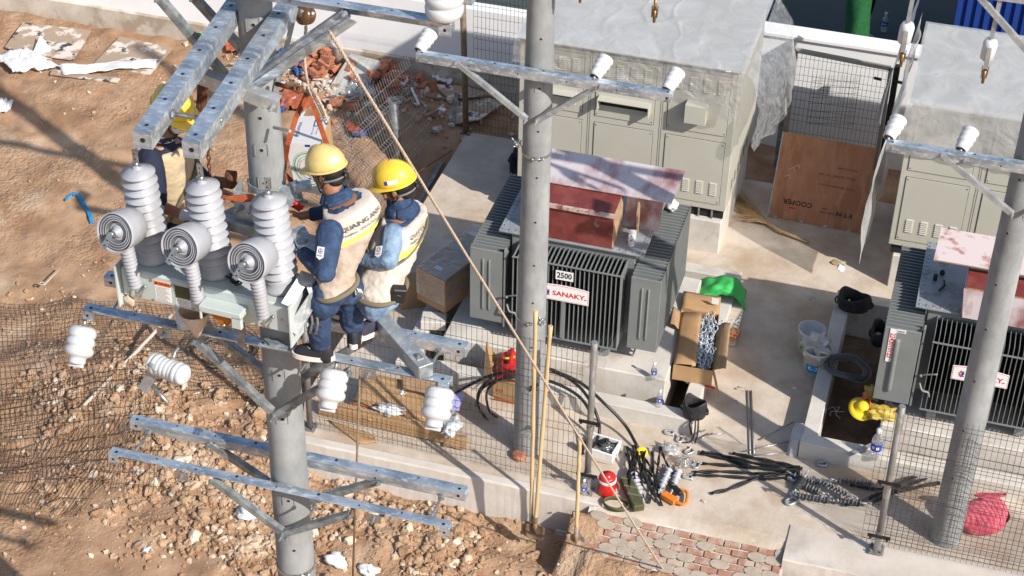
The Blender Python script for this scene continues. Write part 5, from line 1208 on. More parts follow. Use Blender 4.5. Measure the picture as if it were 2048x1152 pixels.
M['galvgd'] = mat('muddy_steel', (.25,.20,.165), .8, .1, (.36,.31,.27), 9, c3=(.34,.20,.12), s3=6, bump=.002)
spade(1071,620,1062,1050,12.75,12.72,'tall bamboo handled spade stuck upright in the soil, left one of the crossed pair',.20)
spade(1101,652,1070,1055,12.80,12.68,'tall bamboo handled spade stuck upright, leaning across its neighbour in the middle',.20,True)
spade(1160,878,1152,1075,12.80,12.70,'shorter bamboo handled spade with a wide muddy blade in front of the filmed post',.24)
# ================================================================ THINGS ON THE SLABS
def blob(name, c, r, m, label, cat, jit=.8, seg=22, rings=14, group=None):
    b = MB(); b.ball(tuple(c), r, 0, seg, rings, jit); return tag(b.build(name, m), label, cat, group)
def corners_box(p, q, r, h):               # base edges p->q, p->r, height h
    s = q+r-p; lo = [p, q, s, r]; return lo+[v+V(0,0,h) for v in lo]
BOXF = [(3,2,1,0),(4,5,6,7),(0,1,5,4),(1,2,6,5),(2,3,7,6),(3,0,4,7)]
# film wrapped carton
z0 = .37; p = G(890,627,z0); q = G(834,598,z0); h = PY(890,563,p.y).z-z0; top = G(930,463,z0+h); r_ = top-V(0,0,h)-q
t = thing('wrapped_carton', (p+q)/2, 'large brown carton wrapped in clear film beside the transformer marked 2500', 'carton')
b = MB(); b.add(corners_box(p, p+r_, q, h), BOXF); b.build('carton', 'card', t, bevel=.004)
b = MB(); tp = lambda u, v: p+(q-p)*v+r_*u+V(0,0,h+.001)
def quadp(a, c, w): pass
b.add([tp(.02,.47), tp(.98,.47), tp(.98,.56), tp(.02,.56)], [(0,1,2,3)]); b.build('tape_strip', 'cardd', t)
b = MB(); b.add([tp(.13,.38)+V(0,0,.002), tp(.20,.38)+V(0,0,.002), tp(.20,.62)+V(0,0,.002), tp(.13,.62)+V(0,0,.002)], [(0,1,2,3)]); b.build('address_label', 'paper', t)
c8 = corners_box(p-(r_+(q-p))*.012, p+r_*1.012, q+(q-p)*.012, h*1.02)
b = MB()
def wrap_side(a, c, d):
    def f(u, v): w = .010*abs(vn(u*9+v*4, v*6+a.x*5)); n = d*(.006+w); return tuple(a*(1-u)*(1)+c*u + n - V(0,0,h*(.30+.08*vn(u*5,1))*0) + V(0,0,h*(v*.78+.23)))
    b.grid(f, 16, 10)
n1 = (-(r_).normalized()); n2 = (p-q).normalized()
wrap_side(q, p, n1); wrap_side(p, p+r_, n2)
b.grid(lambda u, v: tuple(tp(u, v)+V(0,0,.008+.010*abs(vn(u*8, v*6)))), 18, 10); b.build('film_wrap', 'film', t)
b = MB(); c = G(808,632,.05); b.box((-.17,-.12,0),(.17,.12,.34),0,Matrix.Translation((c.x,c.y+.35,0)) @ Matrix.Rotation(.5,4,'Z')); tag(b.build('carton', 'card', bevel=.004), 'brown carton standing behind the second worker', 'carton')
b = MB(); p2 = G(838,668,.22); b.box((-.14,-.10,0),(.14,.10,.12),0,Matrix.Translation((p2.x+.10,p2.y+.22,.205)) @ Matrix.Rotation(.2,4,'Z')); tag(b.build('concrete_block', 'kerb', bevel=.01), 'pale concrete block on the kerb in front of the wrapped carton', 'concrete block')
# carton with preformed rods
z0 = .205; p = G(1344,758,z0); q = G(1426,761,z0); h = .20; q.y = p.y+.02; bk = V(-.13,1.02,0)
t = thing('open_carton', (p+q)/2, 'open brown carton full of blue grey spiral rods on the pit kerb', 'carton')
w = q-p; b = MB()
for a, c in ((p, q), (q, q+bk), (q+bk, p+bk), (p+bk, p)):
    d = (c-a).normalized(); nn = V(-d.y, d.x, 0)*.006; b.add([a, c, c+nn, a+nn]+[v+V(0,0,h) for v in (a, c, c+nn, a+nn)], BOXF)
b.add([p+V(0,0,.01), q+V(0,0,.01), q+bk+V(0,0,.01), p+bk+V(0,0,.01)], [(0,1,2,3)]); b.build('body', 'card', t)
def flap(name, a, c, d, m='card', sd=0):
    a, c, d = Vector(a), Vector(c), Vector(d)
    b = MB(); b.grid(lambda u, v: tuple(a+(c-a)*u+(d-a)*v+V(0,0,.02*math.sin(v*PI)+.012*vn(u*3+sd, v*3))), 8, 6); b.build(name, m, t, solid=.005)
H = V(0,0,h)
flap('flap', p+bk+H, p+bk+w+H, p+bk+V(-.04,.30,.22)); flap('flap', p+H, p+bk*.92+H, p+H+V(.24,0,.035), sd=2); flap('flap', q+H, q+bk*.8+H, q+H+V(.14,-.03,.09), 'cardd', 5); flap('flap', q+V(0,0,.16), q+bk*.13+V(0,0,.14), q+V(.09,-.06,-.10), sd=6)
flap('flap', p+bk*.62+H, p+bk*.92+H, p+bk*.6+H+V(-.10,.03,.05), 'cardd', 8)
rnd = random.Random(4)
b = MB()
for k in range(95):
    u0, v0 = rnd.uniform(.54,.92), rnd.uniform(.10,.88); a = p+w*u0+bk*v0+V(0,0,.08+.15*rnd.random()); L = rnd.uniform(.16,.34); ang = rnd.gauss(1.68, .28); d = V(math.cos(ang), math.sin(ang), rnd.uniform(-.15,.25)).normalized(); s = d.cross(V(0,0,1)).normalized(); uu = s.cross(d)
    ph = rnd.uniform(0, 6); R = rnd.uniform(.014,.022); m = 26
    b.tube([a+d*(L*(i/m-.4))+s*R*math.cos(ph+i*.62)+uu*R*math.sin(ph+i*.62) for i in range(m+1)], .0042, 5, caps=False)
o = b.build('spiral_rods', 'rodblue'); tag(o, 'tangled heap of blue grey preformed spiral rods lying in the open carton', 'spiral rods', kind='stuff')
b = MB(); d0 = p+w*.85+bk*.78+V(0,0,.24); m = 34; b.tube([d0+V(.0085*i, .004*i, 0)+V(0, .016*math.cos(i*.6), .016*math.sin(i*.6)) for i in range(m)], .005, 5); b.build('loose_rod', 'rodblue', t)
b = MB(); c = q+bk*1.05+V(0,0,.19); b.box((.02,-.0,-.01),(.10,.004,.07),0,Matrix.Translation(p+bk+V(.30,.10,.28))); b.build('address_label', 'paper', t)
b = MB(); b.bar(G(1458,690,.02), G(1478,600,.15), .14, .03); tag(b.build('plank', 'wtimber'), 'pale plank lying beside the open carton', 'plank')
brick(1470,668,.10,(0,.3,1.4),'orange hollow brick beside the open carton')
# green cloth over the back kerb
def gc(u, v):
    c = G(1400+95*u, 600-38*v+8*u, .2); x = c.x; y = c.y; z = .22+.16*math.sin(u*PI)*(.5+.5*math.sin(v*PI))-.10*max(0,(u-.8)/.2)+.05*vn(u*5,v*4); return (x-.0, y-.15*math.sin(v*PI), max(.03, z))
b = MB(); b.grid(gc, 26, 18); tag(b.build('green_cloth', 'greenc', solid=.006), 'bright green cloth thrown over the kerb corner above the open carton', 'cloth')
# pails
def pail(px, py, label, tilt, kind):
    c = G(px, py, .0); t = thing('plastic_pail', c, label, 'pail'); T = Matrix.Translation(c) @ Matrix.Rotation(tilt, 4, 'Y'); b = MB()
    b.lathe([(0,.004),(.125,.0),(.150,.30),(.157,.302),(.159,.33),(.151,.335),(.148,.33),(.123,.012),(0,.012)], T, 34); b.build('bucket', 'white', t)
    b = MB()
    ang0, ang1 = (-2.3, -.7)
    def f(u, v, k=1): a = ang0+(ang1-ang0)*u; z = (.07+.11*v) if kind else (.10+.14*v); r = .125+.025*z/.3+.002; return tuple(T @ Vector((r*math.cos(a), r*math.sin(a), z)))
    b.grid(f, 16, 3); b.build('label_band', 'bluel' if kind else 'greenc', t)
    if kind:
        b = MB(); b.text('K-20', .075, Matrix.Translation((0,0,0)), 0, .001)
        b.v = [tuple(T @ Vector((.1405*math.cos(-1.55+x/.14), .1405*math.sin(-1.55+x/.14), .135+y))) for x, y, z in b.v]; b.build('label_text', 'paper', t)
        b = MB(); a = -1.15; b.lathe([(.022,0),(0,.001)], axis(tuple(T @ Vector((.136*math.cos(a), .136*math.sin(a), .215))), (math.cos(a), math.sin(a), 0)), 6); b.build('label_mark', 'redstrip', t)
    b = MB(); b.tube(bez([tuple(T @ Vector((.145*math.cos(a), .145*math.sin(a)*.99, .28-.06*math.sin((a+.3)/(PI-.3)*PI*.5)))) for a in (-2.9,-2.3,-1.57,-.8,-.25)], 5), .003, 5); b.build('pail_handle', 'steel', t)
    return c
M['bluel'] = mat('label_blue', (.01,.25,.62), .5)
c = pail(1615,703,'white plastic pail with a green label, behind the pail holding a clear bag', .05, 0)
c = pail(1629,743,'white plastic pail with a blue K-20 label and a clear bag stuffed in its top', 0, 1)
blob('clear_bag', (c.x-.02,c.y+.0,.37), (.14,.13,.12), 'filmt', 'crumpled clear plastic bag in the top of the blue labelled pail', 'plastic bag', 1.2, 30, 20)
def bag(px, py, z, s, label):
    c = G(px, py, z); t = thing('tool_bag', c, label, 'bag'); b = MB(); rx, ry = s
    def f(u, v):
        a = 2*PI*u
        if v < .62: k = v/.62; R = 1.0+.12*math.sin(k*PI); zz = .02+.19*k
        else: k = (v-.62)/.38; R = 1-.30*k; zz = .21-.12*k
        n = .10*vn(math.cos(a)*2+px, math.sin(a)*2+v*2); e = 1+.22*abs(math.cos(a))*(1 if v < .7 else 0)
        return (c.x+rx*R*(1+n)*math.cos(a), c.y+ry*R*(1+n)*math.sin(a), c.z+zz*(1+.16*math.cos(2*a+1)*sstep(.3,.62,v))+n*.10)
    b.grid(f, 34, 18); b.build('bag_shell', 'bag', t, solid=.008)
    for sgn in (-1, 1):
        b = MB(); b.tube(bez([c+V(sgn*rx*.95,-.02,.18), c+V(sgn*rx*1.25,-.02,.13), c+V(sgn*rx*1.2,.02,.04), c+V(sgn*rx*.95,.0,.06)], 6), .009, 6); b.build('strap', 'rubber', t)
    return c
c = bag(1706,618,.20,(.17,.11),'open black tool bag lying on the far left corner of the right pit kerb'); b = MB(); b.box((-.01,-.03,0),(.012,.03,.02),0,Matrix.Translation((c.x-.06,c.y-.02,.30))); b.build('yellow_tag', 'yellow', [o for o in COL.objects if o.name == 'tool_bag'][0])
bag(1757,682,.12,(.09,.14),'black bag wedged in the pit against the side of the right transformer')
bag(1388,832,.20,(.115,.095),'black shoulder bag hanging over the corner of the pit kerb with long straps')
b = MB(); c = G(1388,832,.2); b.tube(bez([c+V(.03,-.08,.05), c+V(.05,-.19,-.06), c+V(.02,-.22,-.17), c+V(-.05,-.24,-.185)], 6), .009, 6); b.tube(bez([c+V(.06,-.08,.05), c+V(.085,-.20,-.05), c+V(.07,-.22,-.18)], 6), .009, 6); tag(b.build('bag_strap', 'rubber'), 'black strap hanging from the shoulder bag to the slab', 'strap')
c = G(1034,345,.0); blob('black_bag', (c.x-.02,c.y+.1,.12), (.09,.20,.15), 'bag', 'black plastic bag standing behind the middle pole by the wide cabinet', 'plastic bag', .7)
# cable coils
b = MB(); c = G(1692,752,.10); rnd = random.Random(2)
for k in range(14):
    r = .155+.005*k*rnd.uniform(.4,1.3); dx, dy = rnd.uniform(-.014,.014), rnd.uniform(-.014,.014)
    b.tube([(c.x+dx+r*1.10*math.cos(a), c.y+dy+r*.92*math.sin(a), .225+.006*(k % 5)-.07*sstep(.0,.2,math.cos(a)*r)+.01*math.sin(a*2+k)) for a in [2*PI*i/44 for i in range(45)]], .0065, 6, caps=False)
tag(b.build('cable_coil', 'coil'), 'coil of grey cable lying across the left kerb of the right pit', 'cable coil')
cabs = [([(890,800,.1),(930,775,.35),(985,750,.55),(1050,742,.62),(1110,745,.55),(1160,775,.45),(1192,826,.30),(1198,868,.12),(1176,908,.05)],'thick black cable arching behind the left mesh fence over the filmed post'),
        ([(952,812,.05),(965,776,.3),(1010,756,.5),(1060,755,.5),(1115,768,.45),(1165,800,.35),(1186,850,.2),(1168,892,.05)],'second thick black cable arching just below the first behind the left mesh fence'),
        ([(1092,735,.6),(1160,765,.5),(1212,810,.35),(1250,850,.16),(1276,895,.04)],'thick black cable running down right from the filmed post to the yellow reel'),
        ([(985,752,.52),(958,782,.3),(958,815,.12),(975,840,.03)],'black cable tail hanging down to the slab beside the red carton'),
        ([(1010,752,.5),(975,780,.3),(978,820,.12),(995,835,.03)],'short black cable end standing beside the red carton'),
        ([(1383,868,.08),(1380,850,.18),(1382,838,.21)],'thin black cable end by the corner of the pit kerb')]
for i, (pts, lab) in enumerate(cabs):
    b = MB(); b.tube(bez([G(*q) for q in pts], 8), .017 if i < 3 else .013, 10); tag(b.build('black_cable', 'cable'), lab, 'cable')
# yellow hat and bags, litter in and by the right pit
c = G(1722,818,.37); t = thing('yellow_hat', c, 'yellow plastic hat with pink and orange straps on the corner of the right plinth', 'hat')
b = MB(); b.lathe([(.135,-.006),(.138,.0),(.10,.016),(.072,.028),(.064,.07),(.05,.095),(.02,.108),(0,.11)], Matrix.Translation(c) @ Matrix.Rotation(.35,4,'X') @ Matrix.Rotation(.25,4,'Y'), 26); b.build('crown', 'yellow', t)
b = MB(); b.tube(bez([c+V(-.02,.02,.12), c+V(.03,.05,.17), c+V(.075,.03,.12), c+V(.09,.0,.03)], 6), .008, 6); b.build('strap', 'pink', t); b = MB(); b.tube(bez([c+V(-.01,.0,.12), c+V(.045,.03,.16), c+V(.085,.01,.10)], 6), .007, 6); b.build('strap', 'redstrip', t)
M['yfilm'] = mat('yellow_film', (.62,.44,.05), .35, 0, (.72,.56,.16), 9, alpha=.72, bump=.02, bscale=16)
for (x, y, r, lab) in ((1762,826,(.13,.09,.055),'crumpled yellow plastic bag right of the yellow hat'),(1745,785,(.07,.08,.05),'smaller yellow plastic bag above the yellow hat against the transformer')):
    c = G(x, y, .40); blob('yellow_bag', c, r, 'yfilm', lab, 'plastic bag', 1.3)
b = MB(); c = G(1797,806,.40); b.box((c.x-.06,c.y,.372),(c.x+.07,c.y+.10,.41)); tag(b.build('blue_block', 'blue'), 'small blue block under the left radiator of the right transformer', 'block')
b = MB(); c = G(1672,828,-.26)
for k in range(5): a = k*1.2; b.tube(bez([c+V(0,0,.03), c+V(.06*math.cos(a), .07*math.sin(a), .05), c+V(.10*math.cos(a+.5), .10*math.sin(a+.5), .02)], 5), .006, 5)
tag(b.build('plastic_ties', 'cloth'), 'white plastic ties on the floor of the right pit', 'cable ties')
b = MB(); b.bar(G(1697,910,.215), G(1806,862,.215), .05, .008); tag(b.build('steel_flat', 'galvp'), 'pale steel flat bar lying across the front kerb of the right pit', 'steel bar')
def bottle(px, py, z, s, label, lab2, big=False):
    c = G(px, py, z); t = thing('water_bottle', c, label, 'bottle'); T = Matrix.Translation(c); b = MB()
    b.lathe([(r*s, h*s) for r, h in [(0,.004),(.030,.0),(.033,.012),(.033,.05),(.031,.055),(.033,.06),(.033,.125),(.030,.15),(.014,.185),(.013,.2)]], T, 20); b.build('bottle_body', 'pet', t)
    b = MB(); b.lathe([(r*s, h*s) for r, h in [(.016,.196),(.016,.222),(0,.223)]], T, 14); b.build('cap', 'cloth' if not big else 'white', t)
    b = MB(); b.lathe([(r*s, h*s) for r, h in [(.0338,.070),(.0338,.122)]], T, 20); b.build('label_sleeve', 'inkb2', t)
    b = MB()
    for a in (-2.1,-1.3): b.box((-.008*s,-.010*s,0),(.008*s,.010*s,.0008), 0, axis((c.x+.0342*s*math.cos(a), c.y+.0342*s*math.sin(a), c.z+.096*s), (math.cos(a), math.sin(a), 0)))
    b.build('label_print', 'paper', t)
M['inkb2'] = mat('label_deep_blue', (.015,.06,.42), .4)
bottle(1307,757,.372,1.0,'small blue labelled water bottle on the plinth step before the 2500 transformer','')
bottle(1318,812,.205,1.0,'small water bottle with a blue label on the pit kerb, lower than the other one','')
bottle(1749,915,.205,1.75,'large water bottle with a blue band standing on the right pit kerb','',True)
bottle(1167,988,.0,.9,'crushed clear bottle lying behind the left mesh fence','')
bottle(1767,62,-.35,1.4,'small blue labelled bottle on the dark yard floor beyond the wall','')
# wrench
t = thing('wrench', G(1400,770,.205), 'red handled wrench lying on the kerb below the open carton', 'wrench')
b = MB(); b.bar(G(1386,766,.19), G(1430,777,.19), .026, .018); b.build('handle', 'redp', t, bevel=.004)
b = MB(); b.bar(G(1372,764,.19), G(1388,766,.19), .020, .014); b.ball(tuple(G(1373,762,.195)), (.035,.02,.012), 0, 12, 6, .4); b.build('jaw', 'steel', t)
# hardware on the slab
def shackle(px, py, a, label, s=1.0):
    c = G(px, py, .0); T = Matrix.Translation((c.x,c.y,.016*s)) @ Matrix.Rotation(a, 4, 'Z') @ Matrix.Scale(s, 4); b = MB()
    pts = [(.045,.028,0),(0,.030,0),(-.035,.026,0),(-.05,0,0),(-.035,-.026,0),(0,-.030,0),(.045,-.028,0)]
    b.tube([T @ Vector(p) for p in bez(pts, 4)], .011*s, 8); b.tube([T @ Vector((.045,-.045,0)), T @ Vector((.045,.045,0))], .010*s, 8); b.ball(tuple(T @ Vector((.045,.045,0))), .016*s, 0, 8, 6)
    tag(b.build('shackle', 'galvp'), label, 'shackle')
for a in ((1338,867,.15,'shackle lying open on the slab left of the upright one under the shoulder bag'),(1359,880,1.5,'shackle under the shoulder bag pointing towards the camera'),(1378,905,.8,'shackle lying right of the clear bag'),(1392,932,1.4,'shackle at the left tips of the black twisted rods'),(1375,955,.1,'shackle below the grey insulator heap'),(1643,930,.3,'shackle at the upper end of the dark insulator pile'),(1582,1005,.9,'shackle at the lower left of the dark insulator pile',1.3),(1470,805,.4,'small shackle lying alone left of the two long rods',.5)): shackle(*a)
for i, (a, q, r, lab) in enumerate((((1495,781),(1500,908),.008,'left one of the two long upright rods on the slab'),((1503,781),(1508,908),.008,'right one of the two long upright rods on the slab'),((1437,854),(1488,887),.004,'thin dark rod left of the two long rods'),((1520,880),(1588,843),.006,'thin rod pointing at the grey sack from the left'),((1488,903),(1590,880),.006,'upper one of two thin rods crossing below the long rods'),((1486,912),(1585,905),.006,'lower one of two thin rods crossing below the long rods'),((1386,872),(1410,860),.008,'short bolt rod beside the pit kerb corner'),((1392,882),(1425,866),.008,'second short bolt rod beside the pit kerb corner'),((1421,869),(1452,866),.005,'short thin rod right of the pit kerb corner'))):
    b = MB(); b.tube([G(*a, .012+.004*i), G(*q, .012+.004*i)], r, 8)
    tag(b.build('steel_rod', 'galvg' if i in (2,3) else 'steel'), lab, 'steel rod')
c = G(1583,912,.0); t = thing('grey_sack', c, 'stiff pale grey sack standing by the left kerb of the right pit', 'sack'); b = MB()
def gs(u, v):
    a = 2*PI*u; p = V(.062*math.copysign(abs(math.cos(a))**.6, math.cos(a)), .145*math.copysign(abs(math.sin(a))**.6, math.sin(a)), .0); k = .02*vn(math.cos(a)*2, v*3+math.sin(a)*2)
    return (c.x+p.x*(1+k*3)+.02*v, c.y+.13+p.y*(1+k*3)+.05*v, .0+.20*v+.03*(1-abs(math.cos(a)))*(1 if v > .9 else 0)*vn(u*5,1))
b.grid(gs, 30, 8); b.add([gs(i/30, 1) for i in range(30)], [tuple(range(30))]); b.build('sack_body', mat('grey_sack_cloth', (.42,.44,.46), .8, 0, (.34,.36,.38), 6, bump=.01, bscale=14), t)
# twisted black rods
def twist(pts, r, label, group='black twisted rods fanned out on the slab', n=7):
    P = bez([G(*q) for q in pts], n); b = MB()
    for s in (0, PI):
        out = []
        for i, p in enumerate(P):
            t_ = (P[min(i+1, len(P)-1)]-P[max(i-1, 0)]).normalized(); u = t_.cross(V(0,0,1)).normalized(); a = i*.55+s; out.append(p+u*r*math.cos(a)+V(0,0,1)*r*math.sin(a))
        b.tube(out, r*.95, 6)
    tag(b.build('twisted_rod', 'rubber'), label, 'twisted rod', group)
for i, (pts, lab) in enumerate(((((1403,903,.03),(1450,912,.02),(1520,928,.03),(1600,935,.05)),'topmost twisted black rod of the fan'),(((1400,907,.02),(1450,918,.02),(1520,936,.03),(1598,940,.04)),'twisted black rod second from the top of the fan'),(((1405,927,.02),(1470,932,.02),(1540,938,.03),(1600,944,.04)),'third twisted black rod from the top of the fan'),
    (((1388,944,.02),(1440,943,.02),(1520,947,.03),(1600,948,.04)),'fourth twisted black rod from the top of the fan'),(((1385,950,.02),(1440,952,.02),(1520,957,.02),(1590,955,.03)),'fifth twisted black rod from the top of the fan'),(((1422,987,.02),(1460,978,.02),(1515,957,.03),(1590,945,.05)),'lowest twisted black rod curving away from the fan'),
    (((1465,906,.03),(1510,916,.05),(1560,926,.05),(1605,938,.06)),'short twisted black rod lying on top of the fan'))): twist(pts, .011, lab)
for pts, lab in ((((1700,970,.05),(1760,978,.04),(1800,965,.05),(1880,934,.06)),'upper twisted black rod running right behind the mesh to the leaning pole'),(((1712,1008,.04),(1765,985,.04),(1810,972,.05),(1878,948,.05)),'middle twisted black rod running right behind the mesh'),(((1690,1010,.04),(1740,1005,.04),(1790,985,.05),(1880,966,.05)),'lower twisted black rod running right behind the mesh')): twist(pts, .011, lab, 'twisted rods right of the dark insulator pile')
def polymer(a, q, n, R, m, label, group):
    a, q = G(*a), G(*q); t = thing('polymer_insulator', (a+q)/2, label, 'insulator', group); d = (q-a); L = d.length; pr = [(0,0),(.013,0)]
    for k in range(n): z = L*(k+.3)/n; pr += [(.014,z-.006),(R*(1 if k % 2 == 0 else .82),z),(R*(1 if k % 2 == 0 else .82),z+.004),(.016,z+.012)]
    b = MB(); b.lathe(pr+[(.013,L),(0,L)], axis(a, d), 18); b.build('sheds', m, t)
    for p, s in ((a,-1),(q,1)):
        b = MB(); e = d.normalized()*s; b.tube([p-e*.01, p+e*.045], .014, 8); b.tube(bez([p+e*.04+V(0,0,.012), p+e*.075+V(0,0,.02), p+e*.085, p+e*.04-V(0,0,.01)], 4), .008, 6); b.build('end_fitting', 'galvp', t)
g1 = 'dark polymer insulators piled on the slab'
for i, (a, q, lab) in enumerate((((1588,950,.05),(1640,968,.05),'dark ribbed insulator at the top left of the dark pile'),((1590,962,.05),(1642,984,.06),'dark ribbed insulator in the middle left of the dark pile'),((1592,978,.05),(1608,955,.12),'dark ribbed insulator standing up in the dark pile'),((1596,990,.05),(1660,1000,.05),'dark ribbed insulator lowest in the dark pile'),((1640,962,.09),(1700,992,.10),'dark ribbed insulator on top of the dark pile, its sheds facing the camera'),((1655,998,.05),(1725,1006,.05),'dark ribbed insulator at the lower right of the dark pile'),((1676,962,.05),(1745,968,.05),'dark ribbed insulator at the upper right of the dark pile'))):
    polymer(a, q, 9, .042, 'sild', lab, g1)
g2 = 'grey polymer insulators by the olive case'
for a, q, lab in (((1266,948,.06),(1282,990,.06),'pale grey ribbed insulator lying along the olive case'),((1338,940,.06),(1322,976,.06),'grey ribbed insulator left in the pair above the orange tool'),((1357,942,.06),(1345,978,.05),'grey ribbed insulator right in the pair above the orange tool')):
    polymer(a, q, 6, .048, 'sil', lab, g2)
# olive case, reel, orange tool, jug
t = thing('olive_case', G(1262,980,.0), 'olive green canvas case with buckles lying by the red jug', 'case')
b = MB(); a, q = G(1250,955,.05), G(1278,1018,.05); b.bar(a, q, .12, .085); b.build('case_body', 'oliv', t, bevel=.012)
for f in (.15,.4,.65): b = MB(); c = a.lerp(q, f)+V(0,0,.046); b.bar(c-V(.07,-.0,0), c+V(.07,.0,0), .02, .006); b.build('buckle_strap', 'belt', t)
b = MB(); c = G(1232,1012,.0); b.tube([(c.x+.16*math.cos(a)*1.0, c.y+.10*math.sin(a)-.0, .03) for a in [2*PI*i/30 for i in range(31)]], .006, 4, caps=False)
b = MB(); vs = []; n = 30
b.grid(lambda u, v: (c.x+.13*math.cos(2*PI*u), c.y+.085*math.sin(2*PI*u), .004+.05*v), 30, 1); tag(b.build('canvas_belt', 'oliv', solid=.006), 'olive canvas belt loop standing on edge below the red jug', 'belt')
t = thing('cable_reel', G(1283,918,.0), 'small yellow reel lying among the black twisted strips', 'reel')
b = MB(); b.lathe([(.02,-.03),(.06,-.03),(.062,-.022),(.035,-.018),(.035,.018),(.062,.022),(.06,.03),(.02,.03)], axis(G(1283,906,.06), (.25,-.55,.8)), 26); b.build('spool', 'yellow', t); b = MB(); b.ball(tuple(G(1283,905,.085)), .018, 0, 8, 6); b.build('hub', 'rubber', t)
rnd = random.Random(8)
for k in range(15):
    x, y = 1268+rnd.uniform(-22,62), 895+rnd.uniform(-5,12); x2 = 1262+rnd.uniform(-5,50)+(x-1268)*.4; y2 = y+rnd.uniform(55,120)
    if k > 9: x2 = x+rnd.uniform(20,40)
    P = bez([G(x,y,.05+.08*rnd.random()), G((x+x2)/2+rnd.uniform(-8,8),(y+y2)/2,.06+.05*rnd.random()), G(x2,y2,.02)], 8); b = MB()
    for s in (0, PI):
        b.tube([p+V(.008*math.cos(i*.8+s), 0, .008*math.sin(i*.8+s)) for i, p in enumerate(P)], .0075, 5)
    tag(b.build('twisted_strip', 'rubber'), 'black twisted strip in the tangled bundle round the yellow reel', 'twisted strip', 'black twisted strips round the yellow reel')
t = thing('ratchet_tool', G(1352,992,.0), 'orange and black ratchet tool lying below the grey insulators', 'tool')
b = MB(); b.bar(G(1326,988,.05), G(1352,1004,.05), .08, .06); b.tube(bez([G(1352,1004,.05), G(1370,1008,.05), G(1374,985,.05), G(1358,978,.05)], 6), .016, 8); b.build('housing', 'toolo', t, bevel=.006)
b = MB(); b.bar(G(1338,965,.06), G(1362,988,.06), .05, .05); b.build('grip', 'rubber', t, bevel=.006)
c = G(1213,985,.0); t = thing('red_jug', c, 'red insulated drinking jug with a white band on the slab', 'jug'); T = Matrix.Translation(c)
b = MB(); b.lathe([(0,.002),(.088,0),(.092,.01),(.092,.16),(.088,.17),(0,.17)], T, 32); b.build('body', 'redp', t)
b = MB(); b.lathe([(.088,.165),(.094,.17),(.094,.195),(.086,.20)], T, 32); b.build('collar', 'white', t)
b = MB(); b.lathe([(.085,.198),(.085,.225),(.070,.238),(.04,.240),(.04,.252),(0,.254)], T, 32); b.build('lid', 'redp', t)
b = MB(); b.tube(bez([c+V(.09,0,.18), c+V(.125,-.01,.15), c+V(.125,-.01,.08), c+V(.095,0,.10)], 5), .007, 6); b.build('jug_handle', 'redstrip', t)
c = G(1338,912,.0); blob('clear_bag', (c.x,c.y+.05,.05), (.10,.08,.06), 'filmt', 'white plastic bag right of the yellow reel', 'plastic bag', 1.2)
c = G(1372,935,.0); blob('clear_bag', (c.x-.02,c.y+.03,.05), (.08,.07,.05), 'film', 'clear plastic bag between the insulator pair and the twisted rods', 'plastic bag', 1.2)
c = G(1418,1040,.0)
# foam box with scrap and cup
t = thing('foam_box', G(1202,915,.0), 'broken white foam box holding plastic scrap behind the filmed post', 'box'); c = G(1202,912,.0); b = MB(); Tq = Matrix.Translation((c.x,c.y+.06,0)) @ Matrix.Rotation(-.15, 4, 'Z')
for a in (((-.16,-.12,0),(.16,-.10,.11)),((-.16,.10,0),(.16,.12,.13)),((-.16,-.0999,0),(-.14,.0999,.10)),((.14,-.0999,0),(.16,.0999,.13)),((-.139,-.0999,.0),(.139,.0999,.015))): b.box(*a, 0, Tq)
b.build('box_shell', 'foam', t, bevel=.004)
b = MB(); b.ball((c.x+.06,c.y+.05,.07), (.07,.06,.05), 0, 16, 10, 1.3); b.build('scrap_bag', 'film', t); b = MB(); b.ball((c.x+.02,c.y+.11,.07), (.09,.05,.05), 0, 14, 8, 1.2); b.build('scrap_ball', 'rubber', t)
b = MB(); b.tube([(c.x+.02+.22*math.cos(a), c.y+.02+.14*math.sin(a), .03+.02*math.sin(a*2)) for a in [2*PI*i/30 for i in range(27)]], .005, 5); tag(b.build('rope_loop', 'rope'), 'loop of brown cord lying round the foam box', 'cord')
c = G(1166,905,.0); b = MB(); b.lathe([(0,0),(.035,0),(.045,.13),(.04,.13),(.033,.01)], Matrix.Translation(c), 16); tag(b.build('cup', 'rubber'), 'black cup behind the short spade handle', 'cup')
c = G(1038,915,.0); b = MB(); b.lathe([(0,0),(.072,0),(.078,.012),(.076,.055),(.066,.066),(.03,.064),(0,.066)], Matrix.Translation(c), 26); tag(b.build('clay_disc', 'brick'), 'round orange clay disc lying at the foot of the middle pole', 'clay disc')
# cardboard heap behind left fence
def card(name, pts, zs, m, label, cat='cardboard', parent=None):
    P = [G(x, y, z) for (x, y), z in zip(pts, zs)]; b = MB()
    b.grid(lambda u, v: tuple((P[0]*(1-u)+P[1]*u)*(1-v)+(P[3]*(1-u)+P[2]*u)*v+V(0,0,.02*vn(u*3+P[0].x, v*3))), 10, 6)
    o = b.build(name, m, parent, solid=.006)
    if label: tag(o, label, cat, 'flattened cardboard behind the left mesh fence')
    return o
card('flat_carton', ((728,742),(868,775),(850,850),(706,800)), (.30,.28,.12,.14), 'card', 'large flat cardboard sheet at the back of the heap behind the left mesh fence')
card('flat_carton', ((722,768),(800,800),(880,850),(700,815)), (.16,.16,.08,.10), 'card', 'middle cardboard sheet of the heap behind the left mesh fence')
card('flat_carton', ((640,795),(760,828),(742,843),(640,815)), (.12,.16,.10,.06), 'card', 'left long cardboard edge of the heap close to the fence')
t = thing('long_carton', G(780,870,0), 'long low carton lying right behind the left mesh fence', 'carton')
b = MB(); b.bar(G(640,812,.09), G(902,872,.09), .11, .15); b.build('carton_body', 'card', t, bevel=.006)
